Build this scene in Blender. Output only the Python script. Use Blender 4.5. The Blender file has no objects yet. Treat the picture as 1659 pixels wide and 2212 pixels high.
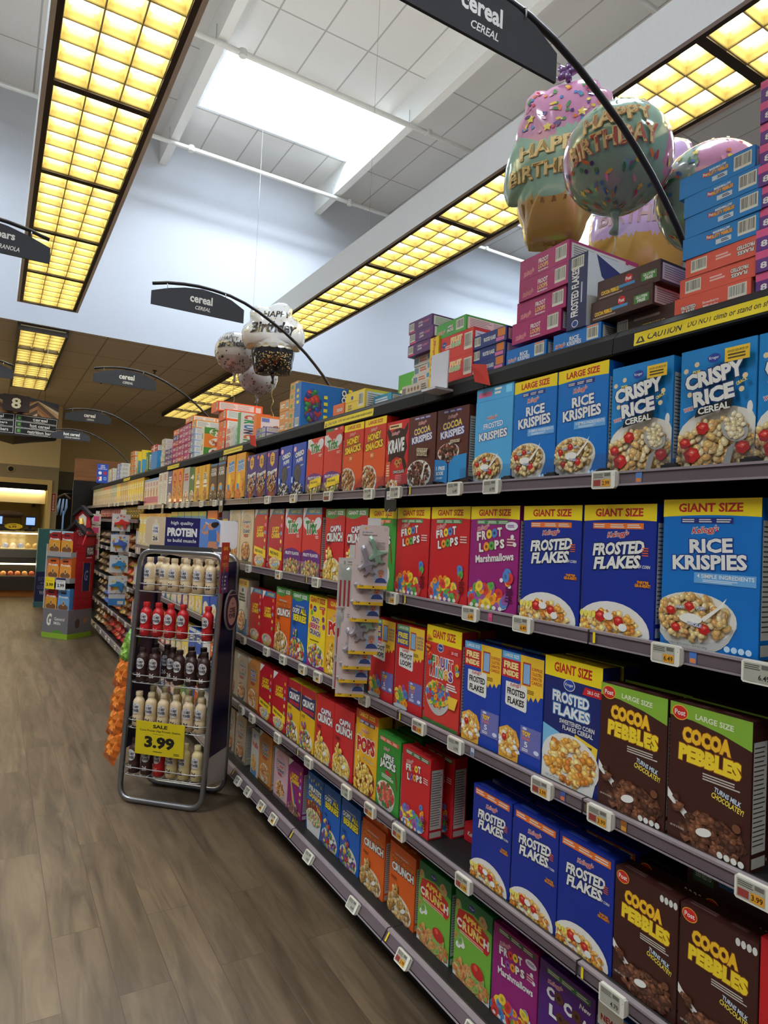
import bpy, bmesh, math, random
from mathutils import Vector, Matrix
# ------------------------------------------------------------------ camera, world, exposure
SC = bpy.context.scene
COL = SC.collection
PI = math.pi
CAMX, CAMZ, FPX = -1.37468, 1.65, 1411.66
YAW, PITCH, ROLL = 0.5386, 0.0347, 0.0469
def cam_axes():
    cy, sy, cp, sp, cr, sr = math.cos(YAW), math.sin(YAW), math.cos(PITCH), math.sin(PITCH), math.cos(ROLL), math.sin(ROLL)
    f = Vector((sy*cp, cy*cp, sp)); r = Vector((cy, -sy, 0)); u = r.cross(f)
    return cr*r + sr*u, cr*u - sr*r, f
_r, _u, _f = cam_axes()
cd = bpy.data.cameras.new('camera'); cam = bpy.data.objects.new('camera', cd); COL.objects.link(cam)
cam.matrix_world = Matrix(((_r.x, _u.x, -_f.x, CAMX), (_r.y, _u.y, -_f.y, 0), (_r.z, _u.z, -_f.z, CAMZ), (0, 0, 0, 1)))
cd.sensor_fit = 'VERTICAL'; cd.sensor_height = 36.0; cd.lens = 36.0*FPX/2212; cd.clip_start = .02; cd.clip_end = 200
SC.camera = cam
SC.view_settings.view_transform = 'Standard'; SC.view_settings.look = 'None'
SC.view_settings.gamma = 1.0; SC.view_settings.use_curve_mapping = False
SC.view_settings.exposure = 0.22
LAMP_E, LOW_LAMP_E, SKY_E, DOME_E = 8.3, 7.0, 7.8, 2.8
W = bpy.data.worlds.new('store_ambient'); SC.world = W; W.use_nodes = True
W.node_tree.nodes['Background'].inputs[0].default_value = (.80, .86, 1.0, 1)
W.node_tree.nodes['Background'].inputs[1].default_value = 0.13
SC.cycles.use_denoising = True
SC.cycles.max_bounces = 7; SC.cycles.diffuse_bounces = 4; SC.cycles.glossy_bounces = 3
SC.cycles.transmission_bounces = 5; SC.cycles.transparent_max_bounces = 12
SC.cycles.caustics_reflective = False; SC.cycles.caustics_refractive = False
SC.cycles.sample_clamp_indirect = 6.0
def area_light(name, loc, sx, sy, watts, color):
    l = bpy.data.lights.new(name, 'AREA'); l.shape = 'RECTANGLE'; l.size = sx; l.size_y = sy; l.energy = watts; l.color = color
    o = bpy.data.objects.new(name, l); COL.objects.link(o); o.location = loc
    return o
SKYLIGHTS = [(2.17, 8.95), (8.2, 8.95), (2.17, 2.6), (8.2, 2.6), (-3.9, 8.95), (-3.9, 2.6), (2.17, -3.6), (-3.9, -3.6)]
for _x, _y in SKYLIGHTS:
    area_light('skylight_daylight', (_x, _y, 8.62), 2.45, 1.2, 40*SKY_E, (.80, .90, 1.0))

# ------------------------------------------------------------------ colours and materials
def lin(c):
    return tuple((x/12.92 if x <= .04045 else ((x+.055)/1.055)**2.4) for x in [k/255 for k in c]) + (1,)
MATS = {}
def finish(name, rough, metal=0.0, spec=.5, coat=0.0, var=.06, scale=40, bump=0.0):
    m = bpy.data.materials.new(name); m.use_nodes = True; nt = m.node_tree; b = nt.nodes['Principled BSDF']
    at = nt.nodes.new('ShaderNodeAttribute'); at.attribute_name = 'Col'
    tc = nt.nodes.new('ShaderNodeTexCoord'); nz = nt.nodes.new('ShaderNodeTexNoise'); nz.inputs['Scale'].default_value = scale
    mr = nt.nodes.new('ShaderNodeMapRange'); mr.inputs[3].default_value = 1-var; mr.inputs[4].default_value = 1+var
    mx = nt.nodes.new('ShaderNodeVectorMath'); mx.operation = 'SCALE'
    L = nt.links.new
    L(tc.outputs['Object'], nz.inputs['Vector']); L(nz.outputs[0], mr.inputs[0])
    L(at.outputs['Color'], mx.inputs[0]); L(mr.outputs[0], mx.inputs['Scale']); L(mx.outputs[0], b.inputs['Base Color'])
    b.inputs['Roughness'].default_value = rough; b.inputs['Metallic'].default_value = metal
    b.inputs['Specular IOR Level'].default_value = spec; b.inputs['Coat Weight'].default_value = coat; b.inputs['Coat Roughness'].default_value = .12
    if bump:
        bp = nt.nodes.new('ShaderNodeBump'); bp.inputs['Strength'].default_value = bump; bp.inputs['Distance'].default_value = .01
        L(nz.outputs[0], bp.inputs['Height']); L(bp.outputs[0], b.inputs['Normal'])
    MATS[name] = m
    return m
finish('printed_card', .38, spec=.45, var=.03, scale=25)
finish('matte_paint', .75, spec=.3, var=.04)
finish('moulded_plastic', .35, spec=.5, var=.03)
finish('brushed_steel', .33, metal=.9, var=.08, scale=90)
finish('foil_film', .13, spec=.75, coat=.55, var=.02, scale=6, bump=.06)
finish('bag_film', .28, spec=.6, coat=.3, var=.08, scale=14, bump=.5)
finish('dark_steel', .5, metal=.25, var=.12, scale=30)
def clear_plastic():
    m = bpy.data.materials.new('clear_plastic'); m.use_nodes = True; nt = m.node_tree
    out = nt.nodes['Material Output']; nt.nodes.remove(nt.nodes['Principled BSDF'])
    t = nt.nodes.new('ShaderNodeBsdfTransparent'); t.inputs[0].default_value = (.93, .94, .95, 1)
    g = nt.nodes.new('ShaderNodeBsdfGlossy'); g.inputs['Roughness'].default_value = .08
    mx = nt.nodes.new('ShaderNodeMixShader'); mx.inputs[0].default_value = .07
    nt.links.new(t.outputs[0], mx.inputs[1]); nt.links.new(g.outputs[0], mx.inputs[2]); nt.links.new(mx.outputs[0], out.inputs[0])
    MATS['clear_plastic'] = m
clear_plastic()
def emitter(name, color, strength):
    m = bpy.data.materials.new(name); m.use_nodes = True; nt = m.node_tree; b = nt.nodes['Principled BSDF']
    nz = nt.nodes.new('ShaderNodeTexNoise'); nz.inputs['Scale'].default_value = 3
    mr = nt.nodes.new('ShaderNodeMapRange'); mr.inputs[3].default_value = strength*.95; mr.inputs[4].default_value = strength*1.05
    nt.links.new(nz.outputs[0], mr.inputs[0]); nt.links.new(mr.outputs[0], b.inputs['Emission Strength'])
    b.inputs['Base Color'].default_value = (.8, .8, .8, 1); b.inputs['Emission Color'].default_value = color
    MATS[name] = m
emitter('fluorescent_tubes', (1.0, .91, .58, 1), LAMP_E)
emitter('fluorescent_tubes_low', (1.0, .91, .58, 1), LOW_LAMP_E)
emitter('skylight_dome', (.78, .90, 1.0, 1), DOME_E)
emitter('counter_light', (1.0, .80, .42, 1), 9.0)
emitter('blue_screen', (.05, .22, .95, 1), 1.3)

# ------------------------------------------------------------------ mesh building
class MB:
    def __init__(s): s.v = []; s.f = []; s.c = []; s.k = []; s.sm = []
    def add(s, vs, fs, col, mat='printed_card', smooth=False):
        n = len(s.v); s.v += [tuple(p) for p in vs]
        for f in fs:
            s.f.append([n+i for i in f]); s.c.append(col); s.k.append(mat); s.sm.append(smooth)
    def box(s, x0, y0, z0, x1, y1, z1, col, mat='matte_paint'):
        s.add([(x0,y0,z0),(x1,y0,z0),(x1,y1,z0),(x0,y1,z0),(x0,y0,z1),(x1,y0,z1),(x1,y1,z1),(x0,y1,z1)],
              [(0,3,2,1),(4,5,6,7),(0,1,5,4),(1,2,6,5),(2,3,7,6),(3,0,4,7)], col, mat)
    def prism(s, pts, a, b, col, mat='matte_paint', axis='y'):
        m = {'y': lambda p, t: (p[0], t, p[1]), 'x': lambda p, t: (t, p[0], p[1]), 'z': lambda p, t: (p[0], p[1], t)}[axis]
        n = len(pts)
        s.add([m(p, a) for p in pts]+[m(p, b) for p in pts],
              [tuple(range(n-1, -1, -1)), tuple(range(n, 2*n))]+[(i, (i+1) % n, n+(i+1) % n, n+i) for i in range(n)], col, mat)
    def tube(s, path, r, col, mat='brushed_steel', n=10, closed=False):
        P = [Vector(p) for p in path]; m = len(P); vs = []; ref = None
        for i in range(m):
            a = P[(i-1) % m] if (closed or i) else P[0]; b = P[(i+1) % m] if (closed or i < m-1) else P[-1]
            t = (b-a).normalized()
            if ref is None: ref = t.orthogonal().normalized()
            ref = (ref - t*ref.dot(t)).normalized(); q = t.cross(ref)
            rr = r[i] if isinstance(r, (list, tuple)) else r
            vs += [P[i]+(ref*math.cos(2*PI*k/n)+q*math.sin(2*PI*k/n))*rr for k in range(n)]
        fs = []
        for i in range(m if closed else m-1):
            for k in range(n):
                fs.append((i*n+k, i*n+(k+1) % n, ((i+1) % m)*n+(k+1) % n, ((i+1) % m)*n+k))
        if not closed: fs += [tuple(range(n-1, -1, -1)), tuple(range((m-1)*n, m*n))]
        s.add(vs, fs, col, mat, True)
    def lathe(s, prof, col, mat='moulded_plastic', n=20, c=(0, 0)):
        vs = []
        for r, z in prof: vs += [(c[0]+r*math.cos(2*PI*k/n), c[1]+r*math.sin(2*PI*k/n), z) for k in range(n)]
        fs = [(i*n+k, i*n+(k+1) % n, (i+1)*n+(k+1) % n, (i+1)*n+k) for i in range(len(prof)-1) for k in range(n)]
        cf = col if callable(col) else None
        if cf:
            n0 = len(s.v); s.v += vs
            for j, f in enumerate(fs):
                s.f.append([n0+i for i in f]); s.c.append(cf(j//n)); s.k.append(mat); s.sm.append(True)
        else: s.add(vs, fs, col, mat, True)
        s.add(vs[:n], [tuple(range(n-1, -1, -1))], col(0) if cf else col, mat)
        s.add(vs[-n:], [tuple(range(n))], col(len(prof)-2) if cf else col, mat)
    def mesh(s, name):
        me = bpy.data.meshes.new(name); me.from_pydata(s.v, [], s.f)
        ks = list(dict.fromkeys(s.k))
        for k in ks: me.materials.append(MATS[k])
        me.polygons.foreach_set('material_index', [ks.index(k) for k in s.k])
        me.polygons.foreach_set('use_smooth', s.sm)
        at = me.color_attributes.new('Col', 'FLOAT_COLOR', 'CORNER'); buf = []
        cache = {}
        for f, c in zip(s.f, s.c):
            if c not in cache: cache[c] = lin(c)
            buf += cache[c]*len(f)
        at.data.foreach_set('color', buf); me.update()
        return me
    def build(s, name, parent=None, loc=None, rz=0.0, rot=None):
        return put(s.mesh(name), name, parent, loc, rz, rot)
def put(me, name, parent=None, loc=None, rz=0.0, rot=None):
    o = bpy.data.objects.new(name, me); COL.objects.link(o)
    if parent: o.parent = parent
    if loc: o.location = loc
    o.rotation_euler = rot if rot else (0, 0, rz)
    return o
def empty(name, loc=(0, 0, 0), rz=0.0):
    o = bpy.data.objects.new(name, None); COL.objects.link(o); o.location = loc; o.rotation_euler = (0, 0, rz); o.empty_display_size = .1
    return o
LABELS = {}
def tag(o, label, cat, group=None):
    assert label not in LABELS, label
    LABELS[label] = o; o['label'] = label; o['category'] = cat
    if group: o['group'] = group
    return o
def struct(o): o['kind'] = 'structure'; return o
def dup(root, loc=None, rz=None, rot=None):
    r = root.copy(); COL.objects.link(r)
    if loc is not None: r.location = loc
    if rz is not None: r.rotation_euler = (0, 0, rz)
    if rot is not None: r.rotation_euler = rot
    for ch in list(root.children):
        c = ch.copy(); COL.objects.link(c); c.parent = r
        for g in list(ch.children):
            d = g.copy(); COL.objects.link(d); d.parent = c
    return r
ORD = ['first', 'second', 'third', 'fourth', 'fifth', 'sixth', 'seventh', 'eighth', 'ninth', 'tenth', 'eleventh', 'twelfth', 'thirteenth',
       'fourteenth', 'fifteenth', 'sixteenth', 'seventeenth', 'eighteenth', 'nineteenth', 'twentieth', 'twenty-first', 'twenty-second', 'twenty-third', 'twenty-fourth', 'twenty-fifth', 'twenty-sixth', 'twenty-seventh', 'twenty-eighth', 'twenty-ninth', 'thirtieth', 'thirty-first', 'thirty-second']

# ------------------------------------------------------------------ flat printing: text and shapes laid on a surface
_tc = bpy.data.curves.new('lettering', 'FONT'); _to = bpy.data.objects.new('lettering', _tc); COL.objects.link(_to)
GL = {}
def glyphs(t, off=0.0, sh=0.0):
    k = (t, off, sh)
    if k not in GL:
        _tc.body = t; _tc.offset = off; _tc.shear = sh; _tc.resolution_u = 2; _tc.align_x = 'LEFT'
        bpy.context.view_layer.update()
        dg = bpy.context.evaluated_depsgraph_get()
        me = bpy.data.meshes.new_from_object(_to.evaluated_get(dg))
        GL[k] = ([(v.co.x, v.co.y) for v in me.vertices], [tuple(p.vertices) for p in me.polygons]); bpy.data.meshes.remove(me)
    return GL[k]
WHITE, BLACK, YEL, RED = (238, 236, 228), (22, 20, 22), (246, 214, 30), (196, 30, 36)
class Art:
    """Flat print in metres: x right, y up, from the lower left corner of a w by h panel; u, v are fractions of it."""
    def __init__(s, w, h, seed=1): s.w, s.h = w, h; s.it = []; s.d = 0.0; s.rn = random.Random(seed)
    def up(s, k=5e-5): s.d += k; return s.d
    def poly(s, pts, col, k=5e-5):
        s.it.append(([(u*s.w, v*s.h) for u, v in pts], [tuple(range(len(pts)))], col, s.up(k))); return s
    def rect(s, a, b, c, d, col): return s.poly([(a, b), (c, b), (c, d), (a, d)], col)
    def ell(s, u, v, ru, rv, col, n=24, rot=0.0, k=5e-5):
        cr, sr = math.cos(rot), math.sin(rot); W_, H_ = s.w, s.h
        P = []
        for i in range(n):
            x, y = ru*W_*math.cos(2*PI*i/n), rv*H_*math.sin(2*PI*i/n)
            P.append((u+(x*cr-y*sr)/W_, v+(x*sr+y*cr)/H_))
        return s.poly(P, col, k)
    def disc(s, u, v, ru, rv, col, n=12):   # an ellipse in upright slices, for printing round a curve
        k = s.up()
        for i in range(n):
            a, b = -1+2*i/n, -1+2*(i+1)/n; ya, yb = math.sqrt(max(0, 1-a*a)), math.sqrt(max(0, 1-b*b))
            s.it.append(([((u+ru*a)*s.w, (v-rv*ya)*s.h), ((u+ru*b)*s.w, (v-rv*yb)*s.h), ((u+ru*b)*s.w, (v+rv*yb)*s.h), ((u+ru*a)*s.w, (v+rv*ya)*s.h)], [(0,1,2,3)], col, k))
        return s
    def star(s, u, v, r, col, n=5, inner=.5):
        P = [(u+r*(1 if i % 2 == 0 else inner)*math.sin(PI*i/n), v+r*(1 if i % 2 == 0 else inner)*math.cos(PI*i/n)*s.w/s.h) for i in range(2*n)]
        s.it.append(([(a*s.w, b*s.h) for a, b in P]+[(u*s.w, v*s.h)], [(i, 2*n, (i+1) % (2*n)) for i in range(2*n)], col, s.up())); return s
    def text(s, t, u, v, wd, ht, col, b=.02, out=None, ow=.05, sh=0.0, rot=0.0):
        m, f = glyphs(t, b, sh)
        if not m: return s
        x0 = min(p[0] for p in m); x1 = max(p[0] for p in m); y0 = min(p[1] for p in m); y1 = max(p[1] for p in m)
        sx = wd*s.w/(x1-x0); sy = ht*s.h/(y1-y0); cx, cy = (x0+x1)/2, (y0+y1)/2; cr, sr = math.cos(rot), math.sin(rot)
        def tr(p):
            x, y = (p[0]-cx)*sx, (p[1]-cy)*sy
            return (u*s.w+x*cr-y*sr, v*s.h+x*sr+y*cr)
        if out:
            m2, f2 = glyphs(t, b+ow, sh); s.it.append(([tr(p) for p in m2], f2, out, s.up()))
        s.it.append(([tr(p) for p in m], f, col, s.up())); return s
    def lines(s, a, b, c, d, n, col, fill=.5):
        for i in range(n):
            y = b+(d-b)*(i+.25)/n; e = c-(c-a)*s.rn.random()*.25
            s.it.append(([(a*s.w, y*s.h), (e*s.w, y*s.h), (e*s.w, (y+(d-b)*fill/n)*s.h), (a*s.w, (y+(d-b)*fill/n)*s.h)], [(0, 1, 2, 3)], col, s.d+5e-5))
        s.up(); return s
    def bars(s, a, b, c, d, n=16):
        s.rect(a, b, c, d, (225, 222, 205)); s.up()
        x = a+.06*(c-a)
        for i in range(n):
            w_ = (c-a)*.88/n; k = s.rn.uniform(.25, .75)
            s.it.append(([(x*s.w, (b+.18*(d-b))*s.h), ((x+w_*k)*s.w, (b+.18*(d-b))*s.h), ((x+w_*k)*s.w, (b+.92*(d-b))*s.h), (x*s.w, (b+.92*(d-b))*s.h)], [(0, 1, 2, 3)], (60, 58, 56), s.d)); x += w_
        return s
    def bits(s, u, v, ru, rv, pal, n, r, kind='f', bottom=False):
        for i in range(n):
            a = s.rn.uniform(0, 2*PI); q = math.sqrt(s.rn.random())*.96
            x, y = u+ru*q*math.cos(a), v+rv*q*math.sin(a)
            if bottom and y < v-rv*.3: y = v-rv*.3*s.rn.random()
            c = pal[s.rn.randrange(len(pal))]; rr = r*s.rn.uniform(.75, 1.3); ph = s.rn.uniform(0, PI)
            lt = tuple(min(255, int(k*1.18+14)) for k in c); dk = tuple(int(k*.82) for k in c)
            W_, H_ = s.w, s.h
            if kind == 'o':
                s.ell(x, y, rr, rr*W_/H_*.8, c, 9, ph, 1e-5); s.ell(x, y, rr*.42, rr*W_/H_*.34, dk, 7, ph, 1e-5)
            elif kind == 'p':
                s.ell(x, y, rr, rr*W_/H_*.7, dk, 8, ph, 1e-5); s.ell(x-.12*rr, y+.14*rr*W_/H_, rr*.82, rr*W_/H_*.56, c, 8, ph, 1e-5); s.ell(x-.25*rr, y+.25*rr*W_/H_, rr*.36, rr*W_/H_*.24, lt, 6, ph, 1e-5)
            else:
                P = [(x+rr*s.rn.uniform(.6, 1.15)*math.cos(ph+2*PI*j/6), y+rr*s.rn.uniform(.45, .9)*math.sin(ph+2*PI*j/6)*W_/H_) for j in range(6)]
                s.poly(P, c, 1e-5); s.poly([(x+.5*(p-x)-.1*rr, y+.5*(q2-y)+.1*rr*W_/H_) for p, q2 in P], lt, 1e-5)
        return s
    def bowl(s, u, v, ru, rv, pal, n=70, r=.05, kind='f', bowl=(226, 222, 212), body=True, milk=(236, 228, 212)):
        if body:
            P = [(u-ru, v)]+[(u-ru+2*ru*i/12, v-rv*.2-rv*1.35*math.sin(PI*i/12)**.6) for i in range(13)]+[(u+ru, v)]
            s.poly([(min(.999, max(.001, a)), max(.001, b)) for a, b in P], tuple(int(k*.86) for k in bowl))
        s.ell(u, v, ru, rv, bowl, 28); s.ell(u, v, ru*.93, rv*.92, milk, 28)
        s.bits(u, v, ru*.9, rv*.9, pal, n, r, kind); return s
    def stamp(s, mb, fn, mat='printed_card'):
        for P, F, c, d in s.it: mb.add([fn(x, y, d) for x, y in P], F, c, mat)
    def clip(s):   # keep every shape inside the panel
        s.it = [([(min(s.w, max(0, x)), min(s.h, max(0, y))) for x, y in P], F, c, d) for P, F, c, d in s.it]; return s
def nutrition(A, bg=(214, 208, 196)):
    A.rect(.1, .12, .9, .86, bg); A.up(); A.lines(.14, .16, .86, .84, 22, (70, 66, 64), .28); A.rect(.1, .02, .9, .09, (206, 200, 186))
def carton(name, w, h, d, col, front=None, side=None, top=None, top_col=None, seed=1, side_col=None):
    """A closed board carton, front at y = 0 looking to -y, base at z = 0."""
    mb = MB(); e = .0012; x0, x1 = -w/2, w/2; sc = side_col or col; tc = top_col or col
    mb.add([(x0+e,0,0),(x1-e,0,0),(x1-e,0,h),(x0+e,0,h)], [(0,1,2,3)], col)
    mb.add([(x1,e,0),(x1,d-e,0),(x1,d-e,h),(x1,e,h)], [(0,1,2,3)], sc)
    mb.add([(x0,d-e,0),(x0,e,0),(x0,e,h),(x0,d-e,h)], [(0,1,2,3)], sc)
    mb.add([(x1-e,d,0),(x0+e,d,0),(x0+e,d,h),(x1-e,d,h)], [(0,1,2,3)], sc)
    ring = [(x0+e,0),(x1-e,0),(x1,e),(x1,d-e),(x1-e,d),(x0+e,d),(x0,d-e),(x0,e)]
    for a, b in ((1, 2), (3, 4), (5, 6), (7, 0)):
        p, q = ring[a], ring[b]; mb.add([(*p, 0), (*q, 0), (*q, h), (*p, h)], [(0,1,2,3)], sc)
    mb.add([(x, y, 0) for x, y in ring], [tuple(range(7, -1, -1))], sc)
    mb.add([(x, y, h) for x, y in ring], [tuple(range(8))], tc)
    # the glued top flap with its locking tab
    mb.add([(x0+e, 0, h+.0006), (x1-e, 0, h+.0006), (x1-e, d*.62, h+.0006), (x1-w*.36, d*.62, h+.0006), (x1-w*.40, d*.74, h+.0006), (x0+w*.40, d*.74, h+.0006), (x0+w*.36, d*.62, h+.0006), (x0+e, d*.62, h+.0006)],
           [tuple(range(8))], tuple(int(k*.93) for k in tc))
    if front:
        A = Art(w, h, seed); front(A); A.clip().stamp(mb, lambda x, y, t: (x-w/2, -t-2e-5, y))
    if side:
        A = Art(d, h, seed+1); side(A); A.clip().stamp(mb, lambda x, y, t: (w/2+t+2e-5, x, y))
    if top:
        A = Art(w, d, seed+2); top(A); A.clip().stamp(mb, lambda x, y, t: (x-w/2, y, h+.0007+t))
    return mb.mesh(name)
# ------------------------------------------------------------------ structure: floor, ceilings, walls
def node_mat(name):
    m = bpy.data.materials.new(name); m.use_nodes = True; MATS[name] = m
    return m.node_tree, m.node_tree.nodes['Principled BSDF'], m.node_tree.nodes.new, m.node_tree.links.new
def plank_floor():
    nt, b, N, L = node_mat('wood_look_planks')
    tc = N('ShaderNodeTexCoord'); mp = N('ShaderNodeMapping'); mp.inputs['Rotation'].default_value = (0, 0, PI/2)
    L(tc.outputs['Object'], mp.inputs['Vector'])
    br = N('ShaderNodeTexBrick'); br.offset = .37; br.inputs['Scale'].default_value = 1
    br.inputs['Brick Width'].default_value = 1.22; br.inputs['Row Height'].default_value = .18; br.inputs['Mortar Size'].default_value = .0014
    br.inputs['Color1'].default_value = lin((108, 91, 72)); br.inputs['Color2'].default_value = lin((95, 79, 62)); br.inputs['Mortar'].default_value = lin((70, 58, 46))
    br.inputs['Bias'].default_value = -.1; br.inputs['Mortar Smooth'].default_value = .3
    L(mp.outputs[0], br.inputs['Vector'])
    # grain stretched along the aisle, shifted plank by plank
    sep = N('ShaderNodeVectorMath'); sep.operation = 'MULTIPLY'; sep.inputs[1].default_value = (9, .9, 1)
    L(tc.outputs['Object'], sep.inputs[0])
    sh = N('ShaderNodeVectorMath'); sh.operation = 'MULTIPLY_ADD'; sh.inputs[1].default_value = (31, 17, 5)
    L(br.outputs['Color'], sh.inputs[0]); L(sep.outputs[0], sh.inputs[2])
    nz = N('ShaderNodeTexNoise'); nz.inputs['Scale'].default_value = 1.6; nz.inputs['Detail'].default_value = 7; nz.inputs['Roughness'].default_value = .62; nz.inputs['Distortion'].default_value = .9
    L(sh.outputs[0], nz.inputs['Vector'])
    cr = N('ShaderNodeValToRGB'); cr.color_ramp.elements[0].position = .30; cr.color_ramp.elements[0].color = (.42, .40, .38, 1)
    cr.color_ramp.elements[1].position = .68; cr.color_ramp.elements[1].color = (1.12, 1.1, 1.06, 1)
    L(nz.outputs[0], cr.inputs[0])
    mx = N('ShaderNodeVectorMath'); mx.operation = 'MULTIPLY'; L(br.outputs['Color'], mx.inputs[0]); L(cr.outputs[0], mx.inputs[1])
    L(mx.outputs[0], b.inputs['Base Color']); b.inputs['Roughness'].default_value = .42; b.inputs['Specular IOR Level'].default_value = .4
    bp = N('ShaderNodeBump'); bp.inputs['Strength'].default_value = .12; bp.inputs['Distance'].default_value = .004
    L(nz.outputs[0], bp.inputs['Height']); L(bp.outputs[0], b.inputs['Normal'])
plank_floor()
def tile_mat(name, c, line, w, h):
    nt, b, N, L = node_mat(name)
    tc = N('ShaderNodeTexCoord'); br = N('ShaderNodeTexBrick'); br.offset = 0; br.inputs['Scale'].default_value = 1
    br.inputs['Brick Width'].default_value = w; br.inputs['Row Height'].default_value = h; br.inputs['Mortar Size'].default_value = .012
    br.inputs['Color1'].default_value = lin(c); br.inputs['Color2'].default_value = lin(tuple(k-5 for k in c)); br.inputs['Mortar'].default_value = lin(line)
    L(tc.outputs['Object'], br.inputs['Vector'])
    nz = N('ShaderNodeTexNoise'); nz.inputs['Scale'].default_value = 60; mr = N('ShaderNodeMapRange'); mr.inputs[3].default_value = .93; mr.inputs[4].default_value = 1.05
    L(tc.outputs['Object'], nz.inputs['Vector']); L(nz.outputs[0], mr.inputs[0])
    mx = N('ShaderNodeVectorMath'); mx.operation = 'SCALE'; L(br.outputs['Color'], mx.inputs[0]); L(mr.outputs[0], mx.inputs['Scale'])
    L(mx.outputs[0], b.inputs['Base Color']); b.inputs['Roughness'].default_value = .85; b.inputs['Specular IOR Level'].default_value = .2
tile_mat('ceiling_tile', (226, 224, 220), (176, 174, 170), .61, 1.22)
tile_mat('low_ceiling_tile', (232, 222, 204), (176, 166, 150), .61, 1.22)
def wood_board_mat():
    nt, b, N, L = node_mat('oak_board')
    tc = N('ShaderNodeTexCoord'); mp = N('ShaderNodeMapping'); mp.inputs['Scale'].default_value = (1.2, 6, 14); L(tc.outputs['Object'], mp.inputs['Vector'])
    nz = N('ShaderNodeTexNoise'); nz.inputs['Scale'].default_value = 2; nz.inputs['Detail'].default_value = 6; L(mp.outputs[0], nz.inputs['Vector'])
    cr = N('ShaderNodeValToRGB'); cr.color_ramp.elements[0].color = lin((122, 74, 38)); cr.color_ramp.elements[1].color = lin((186, 126, 72))
    L(nz.outputs[0], cr.inputs[0]); L(cr.outputs[0], b.inputs['Base Color']); b.inputs['Roughness'].default_value = .5
wood_board_mat()
ZH, ZL, YW = 7.88, 4.5, 10.85
m = MB(); m.add([(-9,-6,0),(12,-6,0),(12,22,0),(-9,22,0)], [(0,1,2,3)], (130,110,90), 'wood_look_planks'); struct(m.build('floor'))
# high ceiling with skylight wells left open
sx = sorted({-9, 12} | {k for x, y in SKYLIGHTS for k in (x-1.29, x+1.29)}); sy = sorted({-6, YW} | {k for x, y in SKYLIGHTS for k in (y-.66, y+.66)})
m = MB()
for a, b_ in zip(sx, sx[1:]):
    for c, d_ in zip(sy, sy[1:]):
        if any(abs((a+b_)/2-x) < 1.2 and abs((c+d_)/2-y) < .6 for x, y in SKYLIGHTS): continue
        m.add([(a,c,ZH),(a,d_,ZH),(b_,d_,ZH),(b_,c,ZH)], [(0,1,2,3)], WHITE, 'ceiling_tile')
struct(m.build('ceiling_high'))
m = MB(); m.add([(-9,YW,ZL),(-9,22,ZL),(12,22,ZL),(12,YW,ZL)], [(0,1,2,3)], WHITE, 'low_ceiling_tile'); struct(m.build('ceiling_low'))
m = MB(); m.box(-9, YW, ZL+.002, 12, YW+.12, 8.9, (204, 208, 216)); struct(m.build('wall_drop'))
for i, (x, y) in enumerate(SKYLIGHTS):
    m = MB(); a, b_, c, d_ = x-1.29, x+1.29, y-.66, y+.66; w = (232, 236, 240)
    m.box(a-.04, c-.04, ZH-.05, a, d_+.04, 8.75, w); m.box(b_, c-.04, ZH-.05, b_+.04, d_+.04, 8.75, w)
    m.box(a, c-.04, ZH-.05, b_, c, 8.75, w); m.box(a, d_, ZH-.05, b_, d_+.04, 8.75, w)
    o = struct(m.build('window_%d' % (i+1)))
    m = MB()   # corrugated translucent dome sheet over the well
    vs = []; n = 28
    for k in range(n+1):
        xx = a+(b_-a)*k/n; zz = 8.66+.05*(k % 2)
        vs += [(xx, c, zz), (xx, (c+d_)/2, zz+.12), (xx, d_, zz)]
    m.add(vs, [(3*k+j, 3*k+j+1, 3*k+j+4, 3*k+j+3) for k in range(n) for j in (0, 1)], WHITE, 'skylight_dome'); m.build('dome', o)
for i, x in enumerate((-2.1, .65, 3.39, 6.45, 9.6)):
    m = MB(); m.box(x-.06, -6, 7.45, x+.06, YW, ZH, (236, 236, 232)); struct(m.build('trim_%d' % (i+1)))
for i, y in enumerate((10.05, 7.65, 4.49)):
    m = MB(); m.tube([(-8.5, y, 7.4), (11.5, y, 7.4)], .034, (226, 226, 222), 'matte_paint', 12)
    for x in (-2.1, .65, 3.39, 6.45, 9.6):
        m.tube([(x-.08, y, 7.4), (x-.08, y, 7.62)], .006, (200, 200, 198), 'matte_paint', 6)
        m.lathe([(.05, 7.36), (.05, 7.44)], (216, 216, 212), 'matte_paint', 10, (x+.25, y))
    tag(m.build('sprinkler_pipe'), ['white pipe under the high ceiling closest to the drop wall', 'white pipe crossing in front of the near edge of the skylight', 'short bright pipe length at the top right corner of the photo'][i], 'pipe', 'pipes under the high ceiling')
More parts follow.
